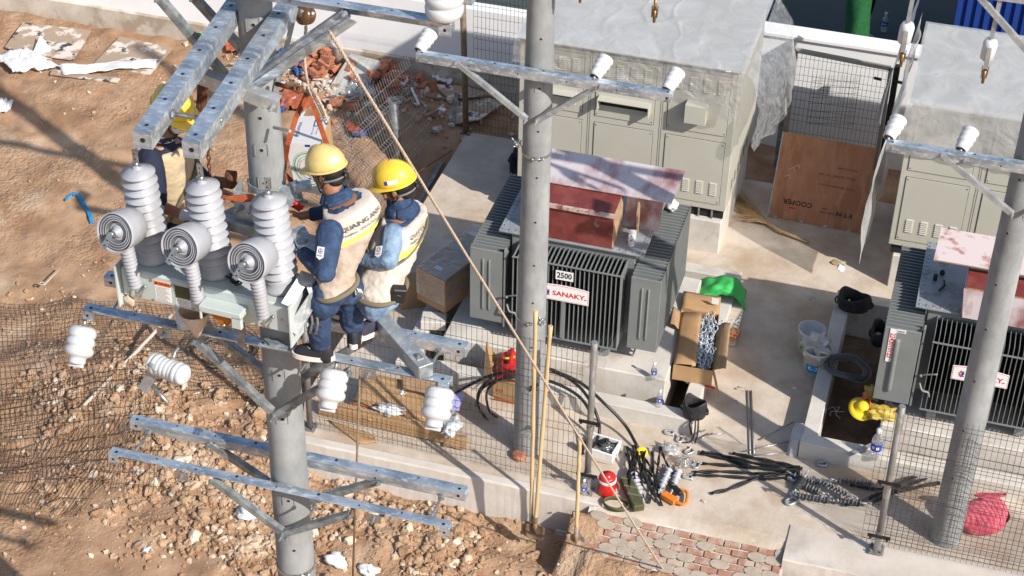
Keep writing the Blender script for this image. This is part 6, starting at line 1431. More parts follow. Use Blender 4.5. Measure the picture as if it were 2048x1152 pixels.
b = MB(); b.bar(G(640,806,.17)+V(0,.03,0), G(900,866,.17)+V(0,.03,0), .006, .05, (0,.6,.8)); b.build('carton_flap', 'cardd', t)
card('flat_carton', ((655,840),(745,868),(755,885),(720,888)), (.02,.03,.02,.02), 'card', 'cardboard strip poking out under the mesh onto the beam')
card('flat_carton', ((890,862),(935,872),(932,900),(885,892)), (.06,.08,.03,.03), 'cardd', 'crumpled cardboard end right of the white cloth')
card('flat_carton', ((800,740),(870,752),(872,795),(806,775)), (.36,.34,.30,.32), 'cardd', 'creased cardboard piece with a label on top of the heap')
for (x, y, s, m, lab, cat) in ((778,818,(.14,.08,.04),'cloth','cream crumpled paper in the cardboard heap','paper'),(806,782,(.05,.07,.03),'paper','small pale label sheet on top of the cardboard heap','paper'),(905,852,(.075,.16,.05),'cloth','white cloth hanging on the mesh right of the white insulator','cloth')):
    p = G(x, y, .22); blob('white_cloth' if cat == 'cloth' else 'crumpled_paper', p, s, m, lab, cat, 1.0)
b = MB(); b.add([G(800,830,.12), G(845,825,.14), G(852,838,.10), G(812,842,.08)], [(0,1,2,3)]); tag(b.build('red_print', 'redstrip', solid=.01), 'bright red printed carton piece in the cardboard heap', 'carton piece')
b = MB(); b.add([G(700,805,.12), G(745,815,.12), G(748,822,.08), G(702,812,.08)], [(0,1,2,3)]); tag(b.build('red_print', 'redstrip', solid=.01), 'red carton edge at the left of the cardboard heap', 'carton piece')
b = MB(); b.add([G(905,785,.25), G(928,785,.25), G(918,822,.12), G(898,820,.12)], [(0,1,2,3)]); tag(b.build('lavender_sheet', mat('lavender', (.36,.36,.66), .6), solid=.004), 'lavender sheet standing right of the white insulator behind the mesh', 'sheet')
# carton with red stuff beside middle pole
p = G(985,792,.02); q = G(1042,808,.02); t = thing('printed_carton', p, 'open brown carton with red print and red cloth inside beside the middle pole', 'carton')
b = MB(); b.add(corners_box(p, q, p+V(-.06,.36,0), .26), [(3,2,1,0),(0,1,5,4),(1,2,6,5),(2,3,7,6),(3,0,4,7),(4,5,6,7)]); b.build('carton_body', 'card', t, bevel=.004)
b = MB(); n = V(0,-.003,0); a = p+(q-p)*.1; b.box((a.x,min(a.y,q.y)-.004-.02,.03),(q.x-.02,min(a.y,q.y)-.002-.02,.06)); b.text('H3', .07, frame((a.x+.05,p.y-.012,.12),(q-p),(0,0,1)), 0, .001); b.build('red_print', 'redstrip', t)
b = MB(); a = p+V(-.06,.36,.26); b.add([a, p+V(0,0,.26), p+V(-.10,-.05,.10), a+V(-.12,-.02,.2)], [(0,1,2,3)]); b.build('carton_flap', 'card', t, solid=.005)
blob('red_cloth', (p.x+.16,p.y+.17,.34), (.15,.17,.12), 'redp', 'red cloth bundle in the printed carton beside the middle pole', 'cloth', 1.0)
b = MB(); b.tube(bez([(p.x+.06,p.y+.16,.44),(p.x+.12,p.y+.12,.48),(p.x+.18,p.y+.18,.47),(p.x+.12,p.y+.28,.45)], 6), .014, 7); tag(b.build('yellow_ribbon', 'yellow'), 'yellow and purple ribbon on the red cloth bundle', 'ribbon')
# pink sack
c = G(1945,1085,.0); t = thing('pink_sack', c, 'pink woven sack leaning at the foot of the leaning right pole', 'sack'); b = MB()
def ps(u, v):
    a = 2*PI*u; s = math.sin(min(1, v*1.08)*PI)**.45 if v < .93 else .35+.3*abs(math.cos(a)); w = .255*(1-.12*v)+.03*vn(a, v*3); k = .03*vn(math.cos(a)*2, math.sin(a)*2+v*5)
    return (c.x+.02+w*math.copysign(abs(math.cos(a))**.7, math.cos(a))*max(s, .3)+.06*v, c.y+.12+(.11+k)*math.sin(a)*max(s, .25)*(1-.5*v)+.10*v, .02+.46*v+.04*math.cos(a)*v)
b.grid(ps, 36, 24); b.build('sack_body', 'pink', t)
for (x, y, z, m, s, lab, cat) in ((1682,536,.0,'paper',(.05,.07,.002),'white crumpled paper on the slab in front of the right cabinet','paper'),(1672,527,.0,'edge',(.06,.05,.012),'brown paper scrap beside the white paper','paper'),(1625,597,.0,'galvp',(.032,.032,.004),'square steel washer on the slab above the pails','washer'),(1657,722,.2,'galvp',(.032,.032,.004),'square steel washer lying on the left kerb of the right pit','washer'),
    (1912,1085,.035,'cloth',(.03,.02,.012),'small crushed wrapper at the foot of the right pole','wrapper'),(1408,1003,.0,'stone',(.03,.02,.006),'small tan scrap on the bright slab','scrap'),(1588,777,.0,'cloth',(.03,.015,.008),'small white tie on the slab left of the kerb','scrap'),(1480,778,.0,'wtimber',(.06,.03,.004),'yellowish paper at the top of the two long rods','paper')):
    p = G(x, y, z); b = MB(); b.ball((p.x,p.y,z+s[2]), s, 0, 10, 6, .8) if m not in ('galvp',) else b.box((p.x-s[0],p.y-s[1],z+.001),(p.x+s[0],p.y+s[1],z+.006)); tag(b.build(cat+'_piece', m), lab, cat)
# yard: green netting
c = G(1705,110,-.35); t = thing('netting_roll', c, 'upright bundle of dark green netting standing in the yard beyond the wall', 'netting'); b = MB()
b.grid(lambda u, v: (c.x+(.17+.12*v*v+.05*vn(u*6,v*3))*math.cos(2*PI*u)-.05*v, c.y+(.20+.15*v+.05*vn(u*5,v*4+3))*math.sin(2*PI*u)+.4*v, -.35+1.7*v), 36, 24); b.build('net_bundle', 'greenn', t)
b = MB(); b.tube([G(1735,66,-.33), G(1765,88,-.33)], .015, 6); tag(b.build('pipe', 'galvg'), 'short grey pipe lying by the bottle on the dark yard floor', 'pipe')
b = MB(); b.tube([PY(1540,20,22.5), PY(1580,-20,22.5)], .02, 6); tag(b.build('pipe', 'galvp'), 'pale rail behind the plastic film at the top edge', 'rail')
# ================================================================ HANGING LOAD, ROPES, CHAIN
yb = 9.05
A_, B_ = PY(571,287,yb), PY(641,288,yb); D_, E_ = PY(592,381,yb-.04), PY(655,392,yb-.04)
t = thing('hanging_carton', (D_+E_)/2, 'white water carton hanging in orange slings behind the near pole', 'carton')
bkv = G(591,232,A_.z)-A_
lo = [D_, E_, E_+bkv, D_+bkv]; up4 = [A_, B_, B_+bkv, A_+bkv]; b = MB(); b.add(lo+up4, [(3,2,1,0),(4,5,6,7),(0,1,5,4),(2,3,7,6),(3,0,4,7)], 0); b.add([lo[1],lo[2],up4[2],up4[1]], [(0,1,2,3)], 1)
ff = lambda u, v, e=.0015: (D_*(1-u)+E_*u)*(1-v)+(A_*(1-u)+B_*u)*v+V(0,-e,0)
tf = lambda u, v, e=.0015: A_+(B_-A_)*u+bkv*v+V(0,0,e)
def ring(R, w, mi, cu=.55, cv=.50):
    n = 40; asp = (B_-A_).length/((A_-D_).length)
    P = [ff(cu+(R+w*k)*math.cos(a), cv+(R+w*k)*math.sin(a)*asp, .0015+.0004*mi) for k in (0,1) for a in [2*PI*i/n for i in range(n+1)]]
    b.add(P, [(i, i+1, n+1+i+1, n+1+i) for i in range(n)], mi)
ring(.40,.03,2); ring(.33,.008,3); ring(.27,.008,3); ring(.46,.006,3)
def surf_text(s, size, fn, mi, u0, v0, du, dv, bold=.0):
    k = MB(); k.text(s, size, Matrix(), 0, bold); b.add([tuple(fn(u0+x*du[0]+y*dv[0], v0+x*du[1]+y*dv[1], .003)) for x, y, z in k.v], k.f, mi)
surf_text('AQUAFINA', 1, ff, 4, .56, .5, (0,.085), (-.17,0)); surf_text('AQUAFINA', 1, tf, 4, .24, .52, (.0,.10), (-.12,0)); surf_text('PURE WATER', 1, tf, 4, .66, .45, (0,.05), (-.05,0)); surf_text('500ml x 24', 1, tf, 4, .78, .45, (0,.05), (-.05,0))
b.add([tuple(tf(u, v, .002)) for u, v in ((.62,.62),(.84,.62),(.84,.95),(.62,.95))]+[tuple(tf(u, v, .002)) for u, v in ((.65,.65),(.81,.65),(.81,.92),(.65,.92))], [(0,1,5,4),(1,2,6,5),(2,3,7,6),(3,0,4,7)], 4)
b.add([tuple(ff(u, v, .002)) for u, v in ((.55,.94),(.70,.94),(.70,.985),(.55,.985))], [(0,1,2,3)], 4)
b.build('carton_body', ['cardw','card','greenc','ink','inkb'], t, bevel=.002)
K = PY(617,180,yb+.05)
for (pts, lab) in (((K, PY(592,235,yb+.02), PY(575,290,yb-.05), PY(566,345,yb-.0), D_+V(.02,.05,-.04)),'left orange sling from the rope knot to the hanging carton'),((K, PY(640,250,yb+.02), PY(664,318,yb+.02), PY(684,350,yb+.05), E_+V(.02,.1,-.04)),'right orange sling from the rope knot to the hanging carton')):
    b = MB()
    for i in range(len(pts)-1): b.bar(pts[i], pts[i+1], .034, .003, (.2,-1,.3))
    tag(b.build('orange_sling', 'sling'), lab, 'sling')
def rope(pts, r, label, m='rope', cat='rope'):
    P = bez(pts, 10) if len(pts) > 2 else [Vector(pts[0]).lerp(Vector(pts[1]), i/60) for i in range(61)]; b = MB()
    for s in range(3):
        out = []
        for i, p in enumerate(P):
            t_ = (P[min(i+1, len(P)-1)]-P[max(i-1, 0)]).normalized(); u = t_.orthogonal().normalized(); w = t_.cross(u); a = i*1.1+s*2.094; out.append(p+(u*math.cos(a)+w*math.sin(a))*r*.55)
        b.tube(out, r*.62, 5)
    return tag(b.build('rope', m), label, cat)
a = PY(658,62,8.06); e = G(1334,1152,-.40); n = 220; 
b = MB()
for s in range(3):
    out = []; d = (e-a).normalized(); u = d.orthogonal().normalized(); w = d.cross(u)
    for i in range(n*3+1): f = i/(n*3); an = i*.95+s*2.094; out.append(a.lerp(e, f)-V(0,0,.22*4*f*(1-f)*.12)+(u*math.cos(an)+w*math.sin(an))*.0052)
    b.tube(out, .0060, 4, caps=False)
tag(b.build('rope', 'rope'), 'long rope running diagonally from the top arm down to the lower right soil', 'rope')
rope([PY(612,52,yb), PY(609,110,yb), PY(612,150,yb), K+V(0,0,.03)], .010, 'hauling rope holding the slings of the carton')
rope([K+V(.0,-.02,.05), PY(628,200,yb-.05), PY(640,225,yb-.05), PY(650,243,yb-.05)], .009, 'loose rope tail beside the right orange sling'); rope([K+V(.02,-.02,.04), PY(635,195,yb-.06), PY(647,220,yb-.06), PY(653,235,yb-.06)], .009, 'second loose rope tail beside the right orange sling')
b = MB()
for k in range(5): b.ball((K.x+.02*math.cos(k*2.2), K.y-.02, K.z+.02*math.sin(k*1.7)+.01*k), .022, 0, 10, 6, .2)
tag(b.build('rope_knot', 'rope'), 'fat knot where the rope meets the orange slings', 'knot')
b = MB(); b.tube([PY(650,240,yb-.06), PY(654,248,yb-.06)], .012, 8); tag(b.build('snap_hook', 'steel'), 'small steel snap hook at the end of the rope tail', 'hook')
b = MB(); c = PY(613,30,8.60); b.lathe([(0,-.05),(.035,-.045),(.055,-.02),(.058,.0),(.035,.006),(.034,.014),(.058,.02),(.056,.04),(.03,.055),(0,.056)], axis(c, (-.3,-.8,.3)), 24); tag(b.build('pulley', 'brown'), 'brown pulley hanging below the topmost crossarm', 'pulley')
def chain(pts, label, s=1.0):
    P = bez(pts, 8); L = sum((P[i+1]-P[i]).length for i in range(len(P)-1)); b = MB(); step = .034*s; dist = 0; i = 0; k = 0; pos = P[0]
    while i < len(P)-1:
        seg = P[i+1]-P[i]; l = seg.length
        while dist < l:
            c = P[i]+seg*(dist/l); d = seg.normalized(); u = d.cross(V(0,-1,.3)).normalized(); u = u if k % 2 else d.cross(u)
            b.tube([c+d*.022*s*math.cos(a)+u*.012*s*math.sin(a) for a in [2*PI*j/8 for j in range(9)]], .0048*s, 5, caps=False); dist += step; k += 1
        dist -= l; i += 1
    return tag(b.build('chain', 'rust'), label, 'chain')
chain([PY(392,100,8.9), PY(398,170,8.9), PY(412,250,8.9), PY(420,355,8.9)], 'rusty chain hanging behind the right heavy beam')
b = MB(); b.tube(bez([PY(386,88,8.3), PY(388,72,8.3), PY(398,70,8.25), PY(407,77,8.25)], 5), .012, 8); tag(b.build('sling_hook', 'greenc'), 'green and brass hook on top of the left heavy beam', 'hook')
b = MB(); b.bar(PY(408,150,8.95), PY(402,225,8.95), .07, .01, (0,-1,0)); tag(b.build('rust_plate', 'rust'), 'dark rusty strap behind the chain', 'strap')
b = MB(); b.bar(PY(425,362,8.6), PY(468,368,8.5), .05, .05); b.lathe([(0,-.03),(.035,-.03),(.035,.03),(0,.03)], axis(PY(462,352,8.45), (1,.1,0)), 14); tag(b.build('hoist_block', 'rust'), 'rusty hoist block behind the clamp of the near pole', 'hoist')
# ================================================================ PEOPLE
TEXD = bpy.data.textures.new('folds', 'CLOUDS'); TEXD.noise_scale = .075; TEXD.noise_depth = 3
TEXF = bpy.data.textures.new('fine_folds', 'CLOUDS'); TEXF.noise_scale = .03; TEXF.noise_depth = 2
def limb(b, pts, rs, n=14):
    pts = [Vector(p) for p in pts]
    for i, p in enumerate(pts): b.ball(tuple(p), rs[i], 0, n, 9)
    for i in range(len(pts)-1): b.tube([pts[i], pts[i+1]], [rs[i], rs[i+1]], n)
def ell(b, c, rx, ry, rz, X, Y_):
    T = frame(c, X, Y_); b.ball((0,0,0), (rx,ry,rz), 0, 20, 14, 0, T)
def fuse(b, name, m, parent, vox=.008, sm=6, disp=0, fine=0):
    o = b.build(name, m, parent); r = o.modifiers.new('fuse', 'REMESH'); r.mode = 'VOXEL'; r.voxel_size = vox; r.use_smooth_shade = True
    s = o.modifiers.new('smooth', 'SMOOTH'); s.factor = .5; s.iterations = sm
    for tex, st in ((TEXD, disp), (TEXF, fine)):
        if st: d = o.modifiers.new('folds', 'DISPLACE'); d.texture = tex; d.texture_coords = 'LOCAL'; d.strength = st; d.mid_level = .5
    return o
def hand(b, wrist, dirv, palmn, curl=.5, left=True, s=1.0):
    w = Vector(wrist); d = Vector(dirv).normalized(); n = Vector(palmn).normalized(); n = (n-d*n.dot(d)).normalized(); a = d.cross(n)*(1 if left else -1)
    c = w+d*.048*s
    T = Matrix(((a.x,d.x,n.x,c.x),(a.y,d.y,n.y,c.y),(a.z,d.z,n.z,c.z),(0,0,0,1)))
    b.ball((0,0,0), (.042*s,.052*s,.019*s), 0, 16, 10, 0, T)
    for i, (off, L) in enumerate(((-.029,.066),(-.010,.076),(.010,.072),(.028,.058))):
        p = c+a*off*s+d*.042*s; th = 0; P = [p]
        for seg, k in zip((.44,.32,.24), (.6,1.1,1.0)):
            th += curl*k; P.append(P[-1]+(d*math.cos(th)+n*math.sin(th))*L*seg*s)
        limb(b, P, [.0098*s,.0092*s,.0085*s,.0075*s], 8)
    p = c-a*.034*s-d*.012*s; q = p+(d*.55-a*.6+n*.35).normalized()*.036*s; r = q+(d*.75+n*.5+a*.1).normalized()*.030*s
    limb(b, [c-a*.018*s-d*.02*s, p, q, r], [.014*s,.013*s,.0105*s,.009*s], 8)
def head_parts(t, c, fwd, up, helm, hairm='hair', mask=None, sticker=False, rigid=True, hs=1.0, hoff=(0,0)):
    f = Vector(fwd).normalized(); u = Vector(up).normalized(); u = (u-f*u.dot(f)).normalized(); r = f.cross(u)      # r = person's right
    c = Vector(c)
    def Q(x, y, z): return c+r*x+f*y+u*z
    hb = [(c+u*.015-f*.015, .074,.092,.092), (c-u*.045+f*.018, .058,.066,.066), (Q(0,.05,-.10), .034,.034,.026)]
    b = MB()
    for cc, rx, ry, rz in hb: ell(b, cc, rx, ry, rz, r, f)
    ell(b, Q(0,.094,-.032), .013,.020,.022, r, f); ell(b, Q(0,.078,.022), .05,.020,.014, r, f); ell(b, Q(0,.079,-.078), .026,.014,.013, r, f)
    for s in (-1, 1):
        ell(b, Q(.076*s,-.005,-.02), .009,.020,.031, r, f); ell(b, Q(.040*s,.068,-.035), .020,.018,.02, r, f)
    HB = b
    # hair
    b = MB(); ell(b, Q(0,-.022,.018), .081,.094,.092, r, f); ell(b, Q(0,-.058,-.045), .062,.045,.045, r, f)
    for s in (-1,1): ell(b, Q(.072*s,.012,-.018), .010,.014,.035, r, f)
    fuse(b, 'hair', hairm, t, .007, 3, 0, .006)
    for s in (-1, 1):
        b = MB(); b.ball(tuple(Q(.032*s,.081,-.004)), (.012,.010,.010), 0, 12, 8); b.ball(tuple(Q(.033*s,.089,-.004)), .0055, 1, 8, 6); b.build('eye', ['porc','inkk'], t)
    b = MB(); b.tube(bez([Q(-.022,.092,-.074), Q(0,.096,-.076), Q(.022,.092,-.074)], 3), .0035, 6); b.build('mouth', 'sling', t)
    # helmet
    hc = Q(hoff[0], -.004+hoff[1], .052); b = MB(); n1, n2 = 40, 16; k = hs
    def dome(a, th, e=0):
        rx, ry, rz = .118*k+e, .142*k+e, .136*k+e
        ridge = .007*max(0, 1-abs(math.cos(a))*math.sin(th)/.22) if th < 1.45 else 0
        groove = -.004*max(0, 1-abs(abs(math.cos(a))*math.sin(th)-.42)/.06)
        q = 1+(ridge+groove)/.12; z = math.cos(th)*rz; z = max(z, -.02)
        return hc+r*(math.cos(a)*math.sin(th)*rx*q)+f*(math.sin(a)*math.sin(th)*ry*q)+u*(z*q)
    b.grid(lambda U_, V_: tuple(dome(2*PI*U_, .02+1.62*V_)), n1, n2)
    rim = lambda a, o_, dz: hc+r*(math.cos(a)*(.118*k+o_))+f*(math.sin(a)*(.142*k+o_))+u*dz
    def brim(U_, V_):
        a = 2*PI*U_; fr = max(0, math.sin(a)); o_ = (.012+.052*fr**2.2)*V_; return tuple(rim(a, -.002+o_, -.006-.012*V_-.020*fr**3*V_))
    b.grid(brim, n1, 4); H = b.build('helmet', helm, t, solid=.004)
    b = MB(); a0 = math.pi+.15
    for s in (-1, 1):
        b.tube(bez([Q(.088*s,.045,.02), Q(.080*s,.035,-.05), Q(.045*s,.060,-.118), Q(0,.070,-.132)], 6), .0045, 6); b.tube(bez([Q(.090*s,-.05,.015), Q(.082*s,-.02,-.04), Q(.066*s,.03,-.08)], 6), .0045, 6)
    b.build('chin_strap', 'rubber', H)
    b = MB(); b.tube([Q(.094*math.cos(a), -.02+.105*math.sin(a), -.022) for a in [PI+PI*i/14 for i in range(15)]], .007, 6); b.build('head_band', 'coil', H)
    b = MB(); p = Q(0,-.132,-.022); b.lathe([(0,-.01),(.02,-.01),(.02,.01),(0,.01)], axis(p, -f), 14); b.build('ratchet_knob', 'rubber', H)
    if sticker:
        def st(x, y, e): a = PI+.05+x; th = 1.40-y; return tuple(dome(a, th, e))
        b = MB(); b.grid(lambda U_, V_: st(-.28+.16*U_, -.02+.20*V_, .0035), 4, 2, 1); b.grid(lambda U_, V_: st(-.12+.52*U_, -.02+.20*V_, .0035), 10, 2, 0)
        for j in range(2): b.grid(lambda U_, V_: st(-.08+.42*U_, .04+.065*j+.016*V_, .0045), 8, 1, 2)
        b.build('sticker', ['paper','inkb','ink'], H)
    else:
        b = MB(); 
        for j in range(2): b.grid(lambda U_, V_: tuple(dome(PI-1.0+.16*j+.08*U_, 1.28+.10*V_, .0035)), 2, 2, 0)
        b.build('sticker', 'paper', H)
    if mask:
        b = MB(); ell(b, Q(0,.062,-.062), .060,.050,.048, r, f); b.build('face_mask', mask, t)
    return HB, Q
class Torso:
    def __init__(s, rows, R):       # rows: (centre, half width, half depth)
        s.rows = [(Vector(c), w, d) for c, w, d in rows]; s.R = Vector(R).normalized()
    def at(s, v):
        n = len(s.rows)-1; x = max(0, min(n-1e-6, v*n)); i = int(x); k = x-i; k2 = k*k*(3-2*k)*.5+k*.5
        a, c = s.rows[i], s.rows[i+1]; C0 = a[0].lerp(c[0], k); U_ = (s.rows[min(i+1, n)][0]-s.rows[i][0]).normalized()
        return C0, a[1]+(c[1]-a[1])*k2, a[2]+(c[2]-a[2])*k2
    def P(s, a, v, e=0):
        C0, w, d = s.at(v); n = len(s.rows)-1; ax = (s.rows[n][0]-s.rows[0][0]).normalized(); R = s.R; B = Vector((R.y, -R.x, 0)).normalized()      # towards the back
        ca, sa = math.cos(a), math.sin(a); return C0+R*math.copysign(abs(ca)**.80, ca)*(w+e)-B*(-1)*math.copysign(abs(sa)**.85, sa)*(d+e)
    def mesh(s, b, v0, v1, e=0, nu=40, nv=26, cap=True, mi=0, a0=0, a1=2*PI, fold=0):
        f = lambda U_, V_: tuple(s.P(a0+(a1-a0)*U_, v0+(v1-v0)*V_, e+fold*(vn(U_*7+3, V_*5)+.6*vn(U_*16, V_*3+9))))
        b.grid(f, nu, nv, mi)
        if cap:
            for V_ in (0, 1):
                ring = [f(i/nu, V_) for i in range(nu)]; b.add(ring, [tuple(range(nu)) if V_ else tuple(reversed(range(nu)))], mi)
def shoe(t, heel, toe, up, m='shoe', stripes=False, s=1.0):
    h, q = Vector(heel), Vector(toe); d = (q-h).normalized(); L = (q-h).length; u = Vector(up).normalized(); side = d.cross(u).normalized(); u = side.cross(d)
    def sh(U_, V_, k=1.0):
        a = 2*PI*U_; w = .036+.011*math.sin(V_*PI*.9+.4); top = .085*(1-V_)**.8+.035*(1 if V_ < .9 else 1-(V_-.9)*5); e = math.sqrt(max(0, 1-(2*V_-1)**8))
        return tuple(h+d*(V_*L)+side*(math.cos(a)*w*e*k)+u*(.022+max(-.3, math.sin(a))*top*e))
    b = MB(); b.grid(sh, 20, 18); o = b.build('shoe', m, t, solid=.002)
    b = MB()
    def so(U_, V_): a = 2*PI*U_; return tuple(h+d*(L*.5+L*.53*math.cos(a))+side*((.053+.006*math.cos(a))*math.copysign(abs(math.sin(a))**.8, math.sin(a)))+u*(.034*V_-.003))
    b.grid(so, 30, 2); ring = [so(i/30, 0) for i in range(30)]; b.add(ring, [tuple(range(30))]); ring = [so(i/30, 1) for i in range(30)]; b.add(ring, [tuple(range(30))]); b.build('shoe_sole', 'sole', o)
    if stripes:
        for k in range(3): b = MB(); c = h+d*(L*(.36+.10*k)); b.bar(c+side*.047+u*.03, c+side*.040+u*.062-d*.03, .010, .003, side); b.build('shoe_stripe', 'cloth', o)
        b = MB(); c = h+d*(L*.62)+u*.085; b.tube(bez([c, c+side*.03+u*.01, c+side*.02+d*.03-u*.01, c-side*.02+u*.005, c-side*.03-d*.02, c], 4), .003, 5); b.build('shoe_lace', 'cloth', o)
    return o
def rot(fr, a): return Matrix.Rotation(a, 3, 'Z') @ Vector(fr)

def collar(t, neck, hd, m):
    ax = (hd-neck).normalized(); T = axis(neck-ax*.02, ax); b = MB(); n = 30
    b.grid(lambda U_, V_: tuple(T @ Vector(((.096-.022*V_+.006*math.sin(3*2*PI*U_))*math.cos(2*PI*U_), (.096-.022*V_)*math.sin(2*PI*U_), -.03+.070*V_))), n, 6)
    b.grid(lambda U_, V_: tuple(T @ Vector(((.078+.030*V_)*math.cos(2*PI*U_), (.078+.030*V_)*math.sin(2*PI*U_), .040-.045*V_))), n, 3)
    b.build('collar', m, t, solid=.006)
def worker_a():
    t = thing('person', (-3.45,8.35,5.43), 'person in faded helmet and tan vest with printed back, standing on the crossarms', 'person', 'workers on the near pole')
    R = V(.72,.66,.32).normalized(); F = V(-.86,.50,0)
    hip = V(-3.375,8.10,6.12); shc = V(-3.305,8.26,6.52); neck = V(-3.44,8.33,6.60)
    T = Torso([(hip+V(.0,.0,-.03),.118,.112),(hip+V(0,0,.05),.115,.102),(hip.lerp(shc,.4),.134,.106),(hip.lerp(shc,.72),.160,.110),(shc+V(-.005,.0,-.02),.172,.104),(shc+V(-.045,.03,.050),.145,.092),(neck+V(.0,-.0,-.02),.070,.068)], R)
    shL = PY(660,466,8.09); shR = shL+V(.07,.17,-.03); elL = PY(650,545,7.96); wrL = PY(606,506,8.10); haL = PY(592,497,8.14)
    elR = V(-3.45,8.60,6.33); wrR = PY(603,432,8.42); hd = PY(655,343,8.36)
    fwd = V(-.93,.22,-.28); HB, Q = head_parts(t, hd, fwd, (-.18,.05,1), 'help', hs=.90)
    b = HB; limb(b, [hd+V(.01,-.01,-.04), neck-V(0,0,.03)], [.058,.062]); T.mesh(b, .02, .93, -.022)
    limb(b, [shL, elL, wrL], [.05,.038,.027]); limb(b, [shR, elR, wrR], [.05,.038,.027])
    hand(b, wrL, haL-wrL+V(-.03,.02,0), (-.2,-.5,-.8), .45, True, 1.0); hand(b, wrR, V(-1,.1,.05), (0,-.6,-.8), .8, False, 1.0)
    kn = [(-3.51,8.13,5.86),(-3.40,8.34,5.86)]; an = [(-3.535,8.20,5.57),(-3.40,8.40,5.58)]
    hips = [hip+R.normalized()*(-.08)+V(0,0,-.08), hip+R.normalized()*.08+V(0,0,-.08)]
    for k in range(2): limb(b, [hips[k], kn[k], an[k]], [.08,.052,.036])
    fuse(b, 'body', 'skin', t, .0065, 3)
    b = MB(); limb(b, [shL, elL.lerp(shL,.45), elL, elL.lerp(wrL,.5), wrL+(elL-wrL)*.05], [.084,.074,.064,.058,.046]); limb(b, [shR, elR, wrR+(elR-wrR)*.25], [.05,.054,.044]); T.mesh(b, .03, .90, -.008)
    limb(b, [neck+V(.0,0,-.05), neck+V(-.012,.01,-.005)], [.078,.068]); fuse(b, 'denim_jacket', 'denim', t, .0075, 3, .014, .007)
    collar(t, neck, hd, 'denim')
    # vest
    b = MB(); T.mesh(b, .0, .56, .012, fold=.012); fuse(b, 'vest', 'vest', t, .008, 2, .020, .006)
    b = MB(); T.mesh(b, .555, .89, .013, fold=.004); fuse(b, 'vest_yoke', 'vestt', t, .008, 2, .004)
    b = MB(); s0, s1 = .535, .59
    b.grid(lambda U_, V_: tuple(T.P(.35+2.45*U_, s0+(s1-s0)*V_+.015*math.sin(U_*PI), .022)), 26, 3); b.build('stripe', 'hivis', t)
    def back(x, y, e): C0, w, d = T.at(y); a = math.acos(max(-1, min(1, x/(w+.02)))); return tuple(T.P(a, y, e))
    def bt(s, size, vc, bold, mi, b):
        k = MB(); k.text(s, size, Matrix(), 0, bold); b.add([back(x+.030, vc+y/.60, .028) for x, y, z in k.v], k.f, mi)
    b = MB(); bt('QUANG ANH', .038, .725, .0007, 0, b); bt('Hotline: 0919 75 81 91', .024, .66, .0003, 0, b); b.build('back_print', 'ink', t)
    # jeans
    b = MB(); ell(b, hip+V(0,0,-.03), .155,.122,.11, R, F)
    for k in range(2):
        limb(b, [hips[k]+V(0,0,-.02), Vector(hips[k]).lerp(Vector(kn[k]),.5), kn[k], Vector(kn[k]).lerp(Vector(an[k]),.55), Vector(an[k])+V(0,0,-.0)], [.102,.094,.082,.076,.072])
    fuse(b, 'jeans', 'denim', t, .0085, 3, .018, .012)
    b = MB(); b.tube([tuple(T.P(a, .035, .018)) for a in [2*PI*i/30 for i in range(31)]], .017, 8); B = b.build('tool_belt', 'belt', t)
    b = MB(); c = Vector(T.P(.9, .03, .03)); 
    for k in range(3): b.tube(bez([c+V(.01*k,-.01,0), c+V(.01*k+.02,-.02,-.03), c+V(.01*k,-.02,-.05), c+V(.01*k-.01,-.01,-.02)], 4), .006, 6)
    b.build('buckle', 'steel', B)
    c = PY(622,640,7.98)
    for k, (dx, m) in enumerate(((0,'steel'),(.035,'steel'))):
        b = MB(); b.tube([c+V(dx,0,.10), c+V(dx+.01,0,-.02), c+V(dx-.01,.0,-.10)], [.010,.006,.009], 7); b.build('hand_tool', m, t)
    b = MB(); b.tube([c+V(.0,0,.11), c+V(.005,0,.04)], .011, 7); b.build('tool_grip', 'redp', t)
    p = Vector(shL).lerp(Vector(elL), .42); n = V(.0,-.9,.42); n = V(-.2,-.93,.3).normalized(); ax_ = (Vector(shL)-Vector(elL)).normalized(); Tp = frame(p+n*.082, ax_.cross(n), ax_)
    b = MB(); b.prism([(-.024,-.026),(0,-.042),(.024,-.026),(.024,.036),(-.024,.036)], .003, Tp); b.lathe([(.012,.0035),(.016,.0035)], Tp @ Matrix.Translation((0,.010,0)), 14, 1, False); b.prism([(-.012,.008),(0,.004),(0,-.004),(0,.004),(.012,.008),(.002,.010),(0,.024),(-.002,.010)], .001, Tp @ Matrix.Translation((0,.0,.0032)), 1)
    b.text('EVNSPC', .011, Tp @ Matrix.Translation((0,-.018,.0042)), 2, .0003); b.build('sleeve_patch', ['paper','inkb','inkr'], t)
    shoe(t, V(-3.45,8.20,5.438), V(-3.71,8.17,5.438), (0,0,1), stripes=True); shoe(t, V(-3.37,8.33,5.44), V(-3.43,8.56,5.435), (0,0,1))
    # gloves and tool
    b = MB(); hand(b, wrL, haL-wrL+V(-.03,.02,0), (-.2,-.5,-.8), .45, True, 1.10); limb(b, [Vector(wrL), Vector(wrL)+(Vector(elL)-Vector(wrL))*.12], [.034,.038]); fuse(b, 'glove', 'glove', t, .006, 1)
    return t
M['glove'] = mat('striped_glove', (.25,.30,.36), .85, 0, (.06,.09,.17), 22, lo=.45, hi=.55)
WA = worker_a()
b = MB(); p = PY(545,380,8.42); q = PY(600,412,8.42); b.tube([PY(576,397,8.42), PY(607,416,8.42)], .016, 10); b.build
t = thing('crimping_tool', p, 'long tool with grey jaws and red handles held beside the pole clamp', 'tool')
b.build('handle', 'redp', t)
b = MB(); b.tube([PY(566,398,8.46), PY(600,420,8.50)], .014, 8); b.build('handle', 'redp', t)
